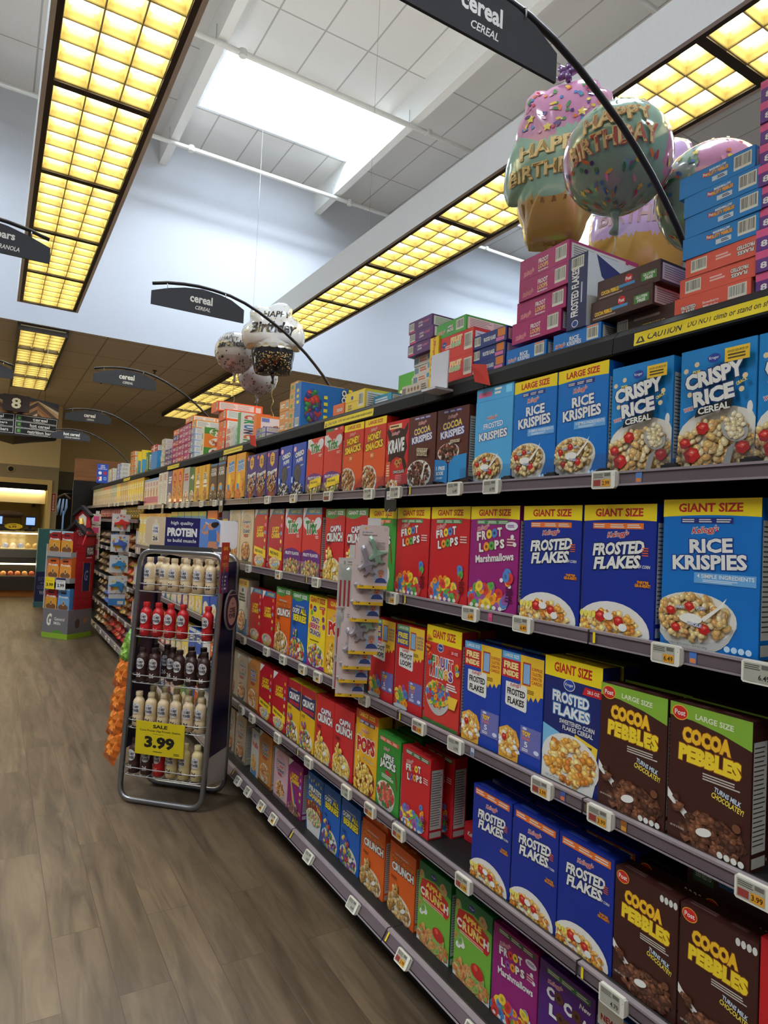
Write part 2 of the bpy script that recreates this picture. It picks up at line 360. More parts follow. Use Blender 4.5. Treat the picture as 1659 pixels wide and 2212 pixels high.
# far walls behind the low ceiling area
TAN, OLIVE = (228, 210, 164), (160, 148, 122)
m = MB(); yb = 18.4
m.box(-9, yb, 2.95, .0, yb+.15, ZL, TAN); m.box(-9, yb, 2.56, .0, yb+.15, 2.95, OLIVE); m.box(-.19, yb, 0, .0, yb+.15, 2.56, OLIVE)
m.box(-.04, yb+.15, 0, .0, 19.6, 2.95, OLIVE); m.box(-.04, yb+.15, 2.95, .0, 19.6, ZL, TAN)
struct(m.build('wall_back'))
m = MB(); m.box(-.04, 19.6, 2.95, 12, 19.75, ZL, tuple(k-22 for k in TAN)); m.box(-.04, 19.6, 0, 12, 19.75, 2.95, (112, 108, 92)); struct(m.build('wall_right_recess'))
m = MB(); m.box(0, 19.45, 0, .9, 19.6, 2.45, (30, 26, 24)); struct(m.build('door_1'))
m = MB(); m.box(-9, 20.6, 0, -.2, 20.7, 3.2, (196, 178, 118)); m.box(-.26, yb+.15, 0, -.2, 20.6, 3.2, (196, 178, 118)); m.box(-9, yb+.1, 2.62, -.2, 20.6, 2.70, (210, 196, 160)); struct(m.build('wall_deli_inner'))
m = MB(); m.box(-9, yb-.05, 2.50, -.14, yb, 2.62, (226, 200, 140)); m.box(-.24, yb-.05, 0, -.14, yb, 2.50, (226, 200, 140)); m.box(-9, yb-.02, 2.36, -.24, yb+.1, 2.50, (24, 20, 18)); m.box(-9, yb+.12, 2.02, -.26, yb+.16, 2.34, (236, 218, 170)); struct(m.build('trim_10'))
m = MB(); m.box(-8.5, yb+.02, 2.30, -.3, yb+.11, 2.355, WHITE, 'counter_light'); tag(m.build('cove_light'), 'long warm strip light glowing above the deli counter opening', 'light')

# ------------------------------------------------------------------ hanging runs of fluorescent lights
def louvre_mesh(wd, ln, nx, ny, name):
    m = MB(); c = (230, 216, 156)
    prof = [(.004, 0), (.006, .012), (.017, .035), (.040, .066)]
    def blade(axis, pos, a, b):
        pts = [(p, z) for p, z in prof]+[(-p, z) for p, z in reversed(prof)]
        n = len(pts); vs = []
        for t in (a, b): vs += [((pos+p, t, z) if axis == 'y' else (t, pos+p, z)) for p, z in pts]
        m.add(vs, [(i, (i+1) % n, n+(i+1) % n, n+i) for i in range(n)], c, 'moulded_plastic', True)
    for i in range(nx+1): blade('y', -wd/2+wd*i/nx, -ln/2, ln/2)
    for j in range(ny+1): blade('x', -ln/2+ln*j/ny, -wd/2, wd/2)
    return m.mesh(name)
PL, PW = 1.267, .60
frame_m = MB()
for a in ((-.335, -PL/2, -.30, PL/2), (.30, -PL/2, .335, PL/2), (-.30, -PL/2, .30, -PL/2+.03), (-.30, PL/2-.03, .30, PL/2)):
    frame_m.box(a[0], a[1], -.012, a[2], a[3], .03, (58, 48, 40), 'dark_steel')
FRAME = frame_m.mesh('frame')
frame_m = MB()
for a in ((-.335, -PL/2, -.30, PL/2), (.30, -PL/2, .335, PL/2), (-.30, -PL/2, .30, -PL/2+.03), (-.30, PL/2-.03, .30, PL/2)):
    frame_m.box(a[0], a[1], -.012, a[2], a[3], .094, (58, 48, 40), 'dark_steel')
FRAMEL = frame_m.mesh('frame'); LOUV = louvre_mesh(PW, PL-.06, 3, 6, 'louvre')
def lamp_mesh(mat):
    m = MB(); z = .085
    for x in (-.2, 0, .2):   # three tube bays behind the louvre
        m.add([(x-.088, -PL/2+.035, z), (x-.088, PL/2-.035, z), (x+.088, PL/2-.035, z), (x+.088, -PL/2+.035, z)], [(0,1,2,3)], WHITE, mat)
    return m.mesh('lamp')
LAMP = lamp_mesh('fluorescent_tubes'); LAMPL = lamp_mesh('fluorescent_tubes_low')
def panel(x, y, label, group, low=False):
    r = empty('ceiling_light', (x, y, ZL-.095 if low else ZL)); tag(r, label, 'ceiling light', group)
    put(FRAMEL if low else FRAME, 'frame', r); put(LOUV, 'louvre', r); put(LAMPL if low else LAMP, 'lamp', r)
LX, RX = -.90, 2.16
for i, k in enumerate(range(3, -2, -1)):
    panel(LX, 4.74+PL*k+PL/2, ORD[i]+' warm light panel of the left hanging run counting from the drop wall', 'light panels of the left run')
for i, k in enumerate(range(3, -4, -1)):
    panel(RX, 4.74+PL*k+PL/2, ORD[i]+' warm light panel of the right hanging run counting from the drop wall', 'light panels of the right run')
for nm, x, y0 in (('trim_11', LX, -4), ('trim_12', RX, -4)):
    m = MB(); y1 = 4.74+4*PL; w = (228, 226, 220)
    m.box(x-.365, y0, ZL-.012, x-.335, y1+.03, ZL+.29, w); m.box(x+.335, y0, ZL-.012, x+.365, y1+.03, ZL+.29, w)
    m.box(x-.335, y1, ZL-.012, x+.335, y1+.03, ZL+.29, w); m.box(x-.335, y0, ZL+.24, x+.335, y1, ZL+.29, w)
    struct(m.build(nm))
for _x in (LX, RX):
    area_light('added_ceiling_fill', (_x, 3.3, ZL+.31), .5, 12, LAMP_E*6, (1, .93, .80)).rotation_euler = (PI, 0, 0)  # unseen fill added above the closed housings to brighten the high ceiling
area_light('left_run_lamps', (LX, -.35, ZL-.02), .56, 7.4, LAMP_E*7.4*.56*.5, (1, .84, .5))
area_light('right_run_lamps', (RX, -1.6, ZL-.02), .56, 4.6, LAMP_E*4.6*.56*.5, (1, .84, .5))
area_light('added_low_ceiling_fill', (-4.2, 14.5, 4.42), .56, 6, LAMP_E*6*.56*4, (1, .90, .70)); area_light('added_low_ceiling_fill', (6.2, 14.5, 4.42), .56, 6, LAMP_E*6*.56*4, (1, .90, .70))  # unseen area lights added to lift the low ceiling and back wall
area_light('neighbour_run_lamps', (-4.0, 2.5, ZL-.02), .56, 12, LAMP_E*12*.56*.6, (1, .84, .5))
for i in range(4):
    panel(-.885, 10.9+1.215*i+.63, ORD[i]+' recessed light panel on the left of the low brown ceiling from the drop wall', 'recessed panels on the left', True)
for i in range(5):
    panel(2.5, 11.7+1.215*i, ORD[i]+' recessed light panel on the right of the low brown ceiling from the drop wall', 'recessed panels on the right', True)
for x, y, l in ((RX-.3, 9.6, 'thin cable holding the far end of the right light run'), (RX-.3, 6.0, 'thin cable holding the middle of the right light run'), (LX+.3, 8.0, 'thin cable holding the left light run')):
    m = MB(); m.tube([(x, y, ZL+.29), (x, y, ZH)], .0016, (120, 120, 120), 'brushed_steel', 5); tag(m.build('suspension_cable'), l, 'cable')
for i, (x, y) in enumerate(((1.05, 12.6), (.35, 14.3))):
    m = MB(); m.lathe([(.0, 4.5), (.04, 4.5), (.04, 4.485), (.012, 4.48), (.012, 4.45), (.03, 4.44), (.0, 4.435)], (96, 84, 70), 'dark_steel', 10, (x, y))
    tag(m.build('fire_sprinkler'), ['sprinkler head on the brown ceiling closer to the drop wall', 'sprinkler head on the brown ceiling farther into the store'][i], 'sprinkler')

# ------------------------------------------------------------------ arched aisle signs on curved rods
def board_prof(): return [(-.706, 2.844), (-.186, 2.844), (-.186, 2.921), (-.263, 2.962), (-.33, 2.978), (-.43, 2.987), (-.53, 2.974), (-.62, 2.950), (-.706, 2.918)]
ROD = [(-.70, 2.962), (-.62, 2.984), (-.53, 2.998), (-.45, 3.004), (-.37, 3.002), (-.27, 2.992), (-.18, 2.969), (-.09, 2.934), (0, 2.889), (.08, 2.846), (.155, 2.796), (.225, 2.742), (.285, 2.688), (.35, 2.624), (.41, 2.55), (.46, 2.46), (.495, 2.36), (.505, 2.24)]
def arch_sign(y, l1, l2, label, mirror=None):
    f = (lambda x: x) if mirror is None else (lambda x: mirror-(x+.706))
    r = empty('aisle_sign', (0, y, 0)); tag(r, label, 'sign', 'arched aisle signs')
    m = MB(); P = [(f(x), z) for x, z in board_prof()]; G = (58, 59, 64)
    m.prism(P, -.004, .004, G, 'matte_paint')
    A = Art(.52, .14); A.text(l1, .52 if mirror is None else .51, .56, .245 if len(l1) < 7 else .42, .34, WHITE, .03); A.text(l2, .54 if mirror is None else .56, .20, .165 if len(l2) < 7 else .40, .15, WHITE, .015, sh=.25)
    ox = min(p[0] for p in P)
    A.stamp(m, lambda a, b, d: (ox+a, -.0042-d, 2.848+b), 'moulded_plastic'); m.build('board', r)
    m = MB(); m.tube([(f(x), .012, z) for x, z in (ROD if mirror is None else ROD+[(.505, 0.0)])], .0095, (44, 44, 46), 'dark_steel', 8); m.build('rod', r)
    for hx, hz in ((-.625, 2.95), (-.30, 2.968)):
        m = MB(); m.tube([(f(hx), .012, hz+.03), (f(hx), -.008, hz+.02), (f(hx), -.008, hz-.004), (f(hx), .004, hz-.012)], .002, (150, 150, 150), 'brushed_steel', 6); m.build('hook', r)
arch_sign(1.225, 'cereal', 'CEREAL', 'nearest arched grey cereal sign, cut by the top edge of the photo')
arch_sign(3.692, 'cereal', 'CEREAL', 'arched dark cereal sign beside the silver cupcake balloon')
arch_sign(6.082, 'cereal', 'CEREAL', 'arched dark cereal sign against the brown ceiling, third from the camera')
arch_sign(8.64, 'cereal', 'CEREAL', 'smallest arched cereal sign, farthest of the cereal ones')
arch_sign(10.75, 'hot cereal', 'CEREALES CALIENTES', 'farthest arched sign, reading hot cereal')
arch_sign(3.43, 'granola bars', 'BARRAS DE GRANOLA', 'arched sign reading bars, cut by the left edge of the photo', mirror=-1.215)
arch_sign(6.5, 'granola bars', 'BARRAS DE GRANOLA', 'small arched sign tip at the left edge above the aisle number', mirror=-1.29)
# aisle number sign
r = empty('aisle_marker', (-1.17, 11.5, 2.7)); tag(r, 'hanging aisle marker with number 8 on chevron wood above three item lines', 'sign')
def wing(sgn):
    m = MB(); dx, dy = .60, .10
    p = lambda a, z: ((a*dx)*sgn, a*dy, z)
    BK = (30, 30, 32)
    m.add([p(0, .20), p(1, .24), p(1, .78), p(0, .84), (p(0, .06)[0], .5, .06), (p(1, 0)[0], .42, .18)], [(0,1,2,3)] if sgn > 0 else [(3,2,1,0)], BK, 'moulded_plastic')
    m.add([p(0, .20), p(1, .24), (dx*sgn, .34, .22), (0, .36, .10)], [(3,2,1,0)] if sgn > 0 else [(0,1,2,3)], (16, 15, 15), 'moulded_plastic')
    m.add([(0, .36, .10), (dx*sgn, .34, .22), (dx*sgn, .34, .78), (0, .36, .84)], [(3,2,1,0)] if sgn > 0 else [(0,1,2,3)], BK, 'moulded_plastic')
    m.add([p(1, .24), (dx*sgn, .34, .22), (dx*sgn, .34, .78), p(1, .78)], [(0,1,2,3)] if sgn > 0 else [(3,2,1,0)], BK, 'moulded_plastic')
    A = Art(.6, .55, 5)
    woods = [(150, 104, 66), (112, 74, 48), (206, 190, 160), (96, 78, 62), (168, 120, 78), (74, 60, 52), (188, 150, 100)]
    for k in range(9):      # chevron planks rising to the middle and falling again
        v = .34+.105*k; A.poly([(0, v-.42), (.5, v), (.5, v+.10), (0, v-.32)], woods[k % 7]); A.poly([(.5, v), (1, v-.42), (1, v-.32), (.5, v+.10)], woods[(k*3+2) % 7])
    A.clip(); A.rect(0, 0, 1, .56, (30, 30, 32))
    for j, t in enumerate((('cereal', 'CEREAL'), ('hot cereal', 'CEREAL CALIENTE'), ('nutrition bar', 'BARRAS NUTRICIONALES')) if sgn > 0 else (('cereal', 'MERMELADA'), ('granola bars', 'BARRAS DE GRANOLA'), ('breakfast bars', 'GRANOLA'))):
        y0 = .37-.18*j
        A.rect(.02, y0, .98, y0+.165, (222, 218, 208)); A.rect(.03, y0+.01, .97, y0+.155, (36, 35, 37)); A.rect(.05, y0+.03, .15, y0+.14, (62, 108, 52)); A.rect(.075, y0+.055, .125, y0+.115, (120, 160, 90))
        A.text(t[0], .58, y0+.092, .34+.03*max(0, len(t[0])-6), .085, WHITE, .02); A.text(t[1], .56, y0+.03, .2+.012*len(t[1]), .025, (200, 196, 186))
    def fn(x, y, d):
        a = x/.6 if sgn > 0 else 1-x/.6
        q = p(a, 0); return (q[0], q[1]-.002-d, .235+y)
    A.stamp(m, fn, 'matte_paint'); m.build('wing_board', r)
wing(1); wing(-1)
m = MB(); m.box(-.175, -.05, .57, .185, -.03, .82, (54, 42, 38), 'matte_paint'); A = Art(.36, .25); A.text('8', .5, .5, .36, .66, (236, 226, 190), .03)
A.stamp(m, lambda x, y, d: (-.175+x, -.0505-d, .57+y), 'matte_paint'); m.build('number_plate', r)
for x in (-.4, .4):
    m = MB(); m.tube([(x, .2, .8), (x, .2, 1.8)], .003, (140, 140, 140), 'brushed_steel', 5); m.build('hanging_wire', r)
# ------------------------------------------------------------------ the shelving run
Y0, SEC = 1.2099, .9144
RZ = [0, 1.8415, 1.4247, .9832, .5657, .1655]
NEARZ = RZ[1:]; FARZ = [1.90, 1.69, 1.31, .91, .51, .1655]
BLK = (30, 28, 28); PLUM = (104, 90, 94); PLUML = (146, 134, 138)
def rail_mesh(base=False, cut=True):
    m = MB(); t = .026 if base else 0.0; L = SEC-.004; h = .042 if base else .038
    f = lambda z: -t*(-z/h)
    def strip(z0, z1, x, c):
        m.add([(f(z0)+x, .002, z0), (f(z1)+x, .002, z1), (f(z1)+x, L, z1), (f(z0)+x, L, z0)], [(3,2,1,0)], c, 'moulded_plastic')
    strip(-.033 if not base else -.037, -.006, -.001, PLUM); strip(-.006, 0, -.004, PLUML); strip(-h, -.033 if not base else -.037, -.005, PLUML)
    m.add([(f(0)-.004, .002, 0), (.012, .002, 0), (.012, L, 0), (f(0)-.004, L, 0)], [(0,1,2,3)], PLUML, 'moulded_plastic')
    m.add([(f(-h)-.005, .002, -h), (.012, .002, -h), (.012, L, -h), (f(-h)-.005, L, -h)], [(3,2,1,0)], BLK, 'moulded_plastic')
    m.add([(f(-h)-.005, L, -h), (f(0)-.004, L, 0), (.012, L, 0), (.012, L, -h)], [(0,1,2,3)], PLUM, 'moulded_plastic')
    m.add([(f(-h)-.005, .002, -h), (f(0)-.004, .002, 0), (.012, .002, 0), (.012, .002, -h)], [(3,2,1,0)], PLUM, 'moulded_plastic')
    a, b = L-.022, L-.014; z0, z1 = -.032, -.004      # yellow joint clip
    m.add([(f(z0)-.007, a, z0), (f(z1)-.007, a, z1), (f(z1)-.007, b, z1), (f(z0)-.007, b, z0)], [(3,2,1,0)], (238, 210, 40), 'moulded_plastic')
    return m.mesh('price_rail')
RAIL, RAILB = rail_mesh(), rail_mesh(True)
def shelf_mesh():
    m = MB(); m.box(.012, .001, -.034, .455, SEC-.001, -.005, BLK, 'dark_steel')
    m.box(.012, .001, -.005, .020, SEC-.001, -.001, (58, 54, 52), 'dark_steel')
    return m.mesh('shelf')
SHELF = shelf_mesh()
def sect_parts():
    m = MB(); m.box(.455, 0, .0, .475, SEC, 2.24, BLK, 'dark_steel'); back = m.mesh('back_panel')
    m = MB(); m.box(.055, .001, 0, .075, SEC-.001, .13, (26, 24, 24), 'dark_steel'); kick = m.mesh('kick_plate')
    m = MB(); m.box(.075, .001, 2.212, .475, SEC-.001, 2.238, (34, 32, 32), 'dark_steel')
    m.prism([(.075, 2.236), (.055, 2.216), (.050, 2.172), (.058, 2.168), (.075, 2.205)], .001, SEC-.001, (20, 20, 21), 'matte_paint'); top = m.mesh('top_shelf')
    m = MB(); m.box(.44, .004, .0, .458, .034, 2.30, (22, 21, 21), 'dark_steel'); up = m.mesh('upright')
    return back, kick, top, up
BACK, KICK, TOPS, UPR = sect_parts()
for i, k in enumerate(range(-1, 12)):
    r = empty('shelving_section', (0, Y0+SEC*k, 0))
    tag(r, ORD[i]+' black shelving section of the cereal aisle counting from the camera', 'shelving', 'shelving sections of the cereal aisle')
    put(BACK, 'back_panel', r); put(KICK, 'kick_plate', r); put(TOPS, 'top_shelf', r); put(UPR, 'upright', r)
    zs = FARZ if k >= 7 else NEARZ
    for j, z in enumerate(zs):
        s = put(SHELF, 'shelf', r, (0, 0, z)); put(RAILB if j == len(zs)-1 else RAIL, 'price_rail', s)
m = MB(); m.box(.04, Y0-SEC-.03, 0, .475, Y0-SEC, 2.3, BLK, 'dark_steel'); tag(m.build('shelving_end_panel'), 'black end panel closing the shelving run nearest the camera', 'panel')
r = empty('endcap_header', (0, 12.36, 0)); tag(r, 'oak header board over a black end display behind the far shelves', 'display')
m = MB(); m.box(-.21, 0, 2.34, .95, .05, 2.72, (170, 112, 62), 'oak_board'); m.build('header_board', r)
m = MB(); m.box(-.22, -.02, 0, .95, .03, 2.335, (24, 22, 22), 'dark_steel'); m.build('side_panel', r)
m = MB()
for k in range(3): m.tube([(-.42+.05*k, 12.2, 2.0), (-.44+.06*k, 12.2, 1.86), (-.45+.05*k, 12.2, 1.72)], [.012, .022, .008], (140, 170, 210), 'matte_paint', 7)
m.tube([(-.46, 12.2, 2.02), (-.36, 12.2, 2.08), (-.27, 12.2, 2.0)], .02, (92, 74, 58), 'matte_paint', 7)
m.tube([(-.36, 12.2, 1.8), (-.36, 12.2, 1.5), (-.37, 12.2, 1.35)], .014, (120, 150, 190), 'matte_paint', 7)
m.tube([(-.21, 12.37, 2.1), (-.36, 12.2, 2.09)], .006, (90,90,90), 'brushed_steel', 6)
tag(m.build('hanging_goods'), 'pale blue strips hanging in front of the dark end display', 'merchandise')

# caution strips on the front lip of the top shelf
def caution(y1, ln, txt, label):
    m = MB(); A = Art(ln, .034); A.rect(0, 0, 1, 1, (240, 214, 38))
    k = .036/ln
    A.poly([(k*.15, .15), (k*.55, .88), (k*.95, .15)], (40, 36, 30)); A.poly([(k*.38, .27), (k*.55, .62), (k*.72, .27)], (240, 214, 38))
    if txt: A.text(txt[0], (.036+.055)/ln, .5, .10/ln, .52, (52, 44, 26), .02, sh=.25); A.text(txt[1], (.152+(ln-.16)/2)/ln, .48, (ln-.165)/ln, .56, (52, 44, 26), .012, sh=.25)
    else: A.lines(.1, .3, .95, .7, 1, (90, 78, 30), .8)
    A.stamp(m, lambda x, y, d: (.0525-.001-d-.003*(y/.034-.5)*-1, y1-x, 2.178+y))
    m.box(.0518, y1-ln, 2.178, .0535, y1, 2.212, (240, 214, 38), 'printed_card')
    tag(m.build('caution_strip'), label, 'sign', 'yellow caution strips on the top shelf lip')
T2 = 'DO NOT climb or stand on shelves, ask Ralphs Associate for assistance'
caution(1.14, .62, ('CAUTION', T2), 'yellow caution strip on the top lip nearest the camera')
caution(3.02, .50, ('CAUTION', T2), 'yellow caution strip on the top lip under the yellow lying box')
caution(4.72, .42, ('CAUTION', T2), 'yellow caution strip on the top lip under the orange lying boxes')
caution(6.52, .46, ('CAUTION', T2), 'yellow caution strip on the top lip under the magenta box pile')
caution(9.0, .46, ('CAUTION', T2), 'small yellow caution strip on the far top lip')

# electronic price tags
TAGS = {1: [(1.169,'2.99',1),(1.619,'6.99',0),(1.815,'6.49',0),(2.199,'6.49',0),(2.415,'6.49',0),(2.813,'',2),(3.229,'',1),(3.609,'',0),(4.66,'',0),(5.012,'',0),(5.43,'',0),(5.60,'',0),(5.80,'',0),(6.031,'',0),(6.78,'',0),(6.94,'',0)],
 2: [(.752,'6.49',0),(.971,'6.49',1),(1.453,'6.49',1),(1.70,'6.49',1),(2.191,'6.49',1),(2.895,'6.99',0),(3.381,'',1),(3.877,'',0)],
 3: [(.754,'3.99',1),(1.145,'3.99',1),(1.35,'3.99',1),(1.749,'6.99',0),(1.967,'3.99',1),(2.374,'6.99',0),(2.581,'6.99',0),(2.825,'',1),(3.001,'',1),(3.257,'',0),(3.502,'',0),(3.901,'',0)],
 4: [(1.088,'4.79',0),(1.677,'3.99',1),(2.069,'3.99',1),(2.284,'3.99',1),(2.489,'4.99',0),(2.878,'4.99',0),(3.277,'4.99',0),(3.675,'',0),(3.863,'',0)],
 5: [(1.58,'2.99',1),(1.975,'2.99',1),(2.352,'4.49',0),(2.788,'4.49',0),(3.232,'',1),(3.408,'',1),(3.626,'',0),(3.804,'',0)]}
RAILN = ['', 'top', 'second', 'third', 'fourth', 'lowest']
def tag_meshes():
    m = MB(); w, h = .076, .047; c = (232, 228, 214)
    P = [(-w/2+.004, -h/2), (w/2-.004, -h/2), (w/2, -h/2+.004), (w/2, h/2-.004), (w/2-.004, h/2), (-w/2+.004, h/2), (-w/2, h/2-.004), (-w/2, -h/2+.004)]
    m.prism(P, 0, .010, c, 'moulded_plastic', 'y'); m.box(-w/2+.006, .010, -h/2+.006, w/2+.002, .015, h/2-.004, (216, 212, 200), 'moulded_plastic')
    A = Art(w, h); A.ell(.93, .72, .012, .02, (30, 28, 28), 8); A.stamp(m, lambda x, y, d: (x-w/2, -d-1e-5, y-h/2), 'moulded_plastic')
    return m.mesh('price_tag')
TAGM = tag_meshes(); SCR = {}
def screen(p, k):
    if (p, k) not in SCR:
        m = MB(); A = Art(.058, .038, 3); A.rect(0, 0, 1, 1, (176, 172, 156)); A.lines(.04, .62, .62, .94, 3, (84, 80, 74), .5); A.rect(.64, .72, .96, .95, (110, 106, 98))
        if k == 1: A.rect(.50, .03, .98, .52, (226, 158, 40)); A.rect(.04, .08, .44, .5, (150, 60, 52) if p in ('3.99', '2.99') else (196, 190, 176))
        if k == 2: A.rect(.04, .04, .96, .50, (120, 40, 34))
        if p: A.text(p, .73, .27, .40, .30, (60, 36, 20) if k == 1 else (40, 38, 36), .02)
        else: A.lines(.5, .12, .9, .42, 1, (70, 66, 58), .7)
        A.stamp(m, lambda x, y, d: (x-.029-.004, -.0004-d, y-.019), 'moulded_plastic'); SCR[(p, k)] = m.mesh('screen')
    return SCR[(p, k)]
for r_, lst in TAGS.items():
    for i, (y, p, k) in enumerate(lst):
        z = RZ[r_]-.0215
        o = put(TAGM, 'price_tag', None, (-.016, y, z), -PI/2) if r_ < 5 else put(TAGM, 'price_tag', None, (-.031, y, z-.003), 0, (.0, .0, -PI/2))
        if r_ == 5: o.rotation_euler = (R_ := -.50, 0, -PI/2); o.location = (-.034, y, z)
        put(screen(p, k), 'screen', o)
        t = ('price tag reading '+p) if p else ('price tag with an orange patch' if k == 1 else 'price tag with a red patch' if k == 2 else 'plain grey price tag')
        tag(o, t+', '+ORD[i]+' from the right on the '+RAILN[r_]+' rail', 'price tag', 'price tags on the '+RAILN[r_]+' rail')
FT = 0
for j, z in enumerate(FARZ[:1]+FARZ[2:]):
    for i in range(7 if j else 5):
        y = 7.9+.42*i+.08*((i*7+j*3) % 3); o = put(TAGM, 'price_tag', None, (-.016 if j < 4 else -.032, y, z-.021), -PI/2); put(screen('', (i+j) % 4 == 0 and 1 or 0), 'screen', o)
        tag(o, 'far price tag, '+ORD[i]+' from the near end of the '+['uppermost', 'third', 'fourth', 'fifth', 'lowest'][j]+' far rail', 'price tag', 'price tags on the far sections')
# small product stickers in the rails next to the tags
m0 = {}
for n_, (r_, y, c1, c2, lb) in enumerate([(1,1.06,(90,130,190),(220,130,60),'blue and orange product sticker on the top rail beside the 2.99 tag'), (2,.90,(80,120,190),(230,140,80),'blue product sticker on the second rail beside the near 6.49 tag'),
        (3,1.27,(70,90,160),(226,120,60),'orange and blue product sticker on the third rail beside the 3.99 tag'), (3,1.07,(150,90,40),(210,150,60),'brown product sticker on the third rail at the near 3.99 tag'),
        (2,1.60,(220,90,140),(200,60,110),'pink product sticker on the second rail below the purple box'), (3,1.66,(180,190,210),(110,120,150),'pale blue product sticker on the third rail beside the 6.99 tag')]):
    m = MB(); m.box(0, 0, 0, .0008, .018, .026, c1, 'printed_card'); m.box(-.0004, .002, .002, 0, .016, .012, c2, 'printed_card')
    tag(m.build('product_sticker', None, (-.0030, y, RZ[r_]-.033)), lb, 'sticker')
# ------------------------------------------------------------------ carton printing
FLK = [(214,150,60),(228,176,92),(190,116,44),(236,200,132)]; RICE = [(232,198,136),(222,180,112),(240,214,164),(206,156,92)]
LOOP = [(214,60,50),(240,150,40),(240,206,60),(96,166,74),(84,134,196),(156,84,156)]; CHOC = [(92,54,36),(70,40,28),(116,72,48)]
BERRY = [(200,60,60),(230,180,60),(90,150,80),(120,90,170),(236,190,80)]; CORN = [(240,196,90),(228,176,66),(246,214,126)]; TOAST = [(180,112,58),(206,142,82),(150,86,44),(222,170,112)]
RSTR = (206,40,36)
def kel(A, u, v, w=.30, h=.055, rot=.10): A.text("Kellogg's", u, v, w, h, RED, .02, WHITE, .05, sh=.3, rot=rot)
def band(A, t, bg, fg, h=.12, curve=True):
    v = 1-h
    A.poly([(0, 1), (0, v)]+[(i/10, v+.012*math.sin(PI*i/10) if curve else v) for i in range(1, 10)]+[(1, v), (1, 1)], bg)
    if t: A.text(t, .5, 1-h*.48, .66, h*.5, fg, .035)
def strip(A, v, col, n=3, a=.14, b=.86, h=.035):
    A.rect(a, v, b, v+h, col); A.up()
    for i in range(n): A.lines(a+(b-a)*(i+.08)/n, v+h*.15, a+(b-a)*(i+.9)/n, v+h*.85, 2, (236,226,214), .5)
def straw(A, pts):
    for u, v, r in pts:
        A.poly([(u-r*.9, v+r*.2), (u-r*.2, v+r*.55), (u+r*.6, v+r*.4), (u+r*.95, v-r*.1), (u+r*.2, v-r*.5), (u-r*.6, v-r*.35)], (186,34,30)); A.poly([(u-r*.6, v+r*.15), (u-r*.1, v+r*.4), (u+r*.5, v+r*.25), (u, v-r*.05)], (226,78,62)); A.poly([(u-r*.2, v+r*.2), (u+r*.1, v+r*.28), (u+r*.2, v+r*.12)], (240,180,160))
def facts(A, a, b, c, d, col=(226,224,214)):
    for i in range(4): A.ell(a+(c-a)*(i+.5)/4, (b+d)/2, (c-a)*.11, (d-b)*.5, col, 12)
def crispy(A):
    A.ell(.55, .20, .62, .30, (236,230,216), 30); A.ell(.2, .36, .05, .06, (240,236,226)); A.ell(.93, .46, .035, .05, (240,236,226))
    A.bits(.52, .14, .6, .27, RICE, 300, .052, 'p'); straw(A, [(.36,.33,.10),(.12,.22,.09),(.22,.12,.13),(.88,.15,.10)])
    A.poly([(.62,.0),(.70,.16),(.80,.20),(.72,.0)], (150,148,146)); A.ell(.78, .30, .14, .12, (170,168,164), 20, .9); A.bits(.78, .32, .12, .10, [(240,222,184),(230,206,160)], 60, .04, 'p')
    for u, v in ((.12,.82),(.18,.62),(.86,.60),(.27,.86),(.90,.70)): A.ell(u, v, .035, .022, (232,204,160), 9, .5)
    for t, v, w, h in (('CRISPY', .745, .78, .135), ('RICE', .59, .54, .13)): A.text(t, .50, v, w, h, WHITE, .055, (34,52,112), .05, rot=.12)
    A.poly([(.26,.425),(.74,.475),(.76,.545),(.28,.49)], (22,22,26)); A.text('CEREAL', .51, .483, .42, .056, WHITE, .035, rot=.085)
    A.ell(.50, .885, .085, .038, (40,66,150)); A.text('Kroger', .50, .885, .13, .03, WHITE, .01)
    A.rect(.64, .83, .95, .94, (240,196,50)); A.text('GOOD SOURCE OF', .80, .91, .26, .018, (50,40,20), .02); A.lines(.68, .845, .92, .895, 2, (80,66,30), .5); A.text('POP', .27, .80, .10, .025, YEL, .03); A.text('WOW!', .17, .50, .13, .032, RED, .03, WHITE, .08, rot=.15); A.text('CRACK', .86, .66, .14, .028, YEL, .03, rot=.4)
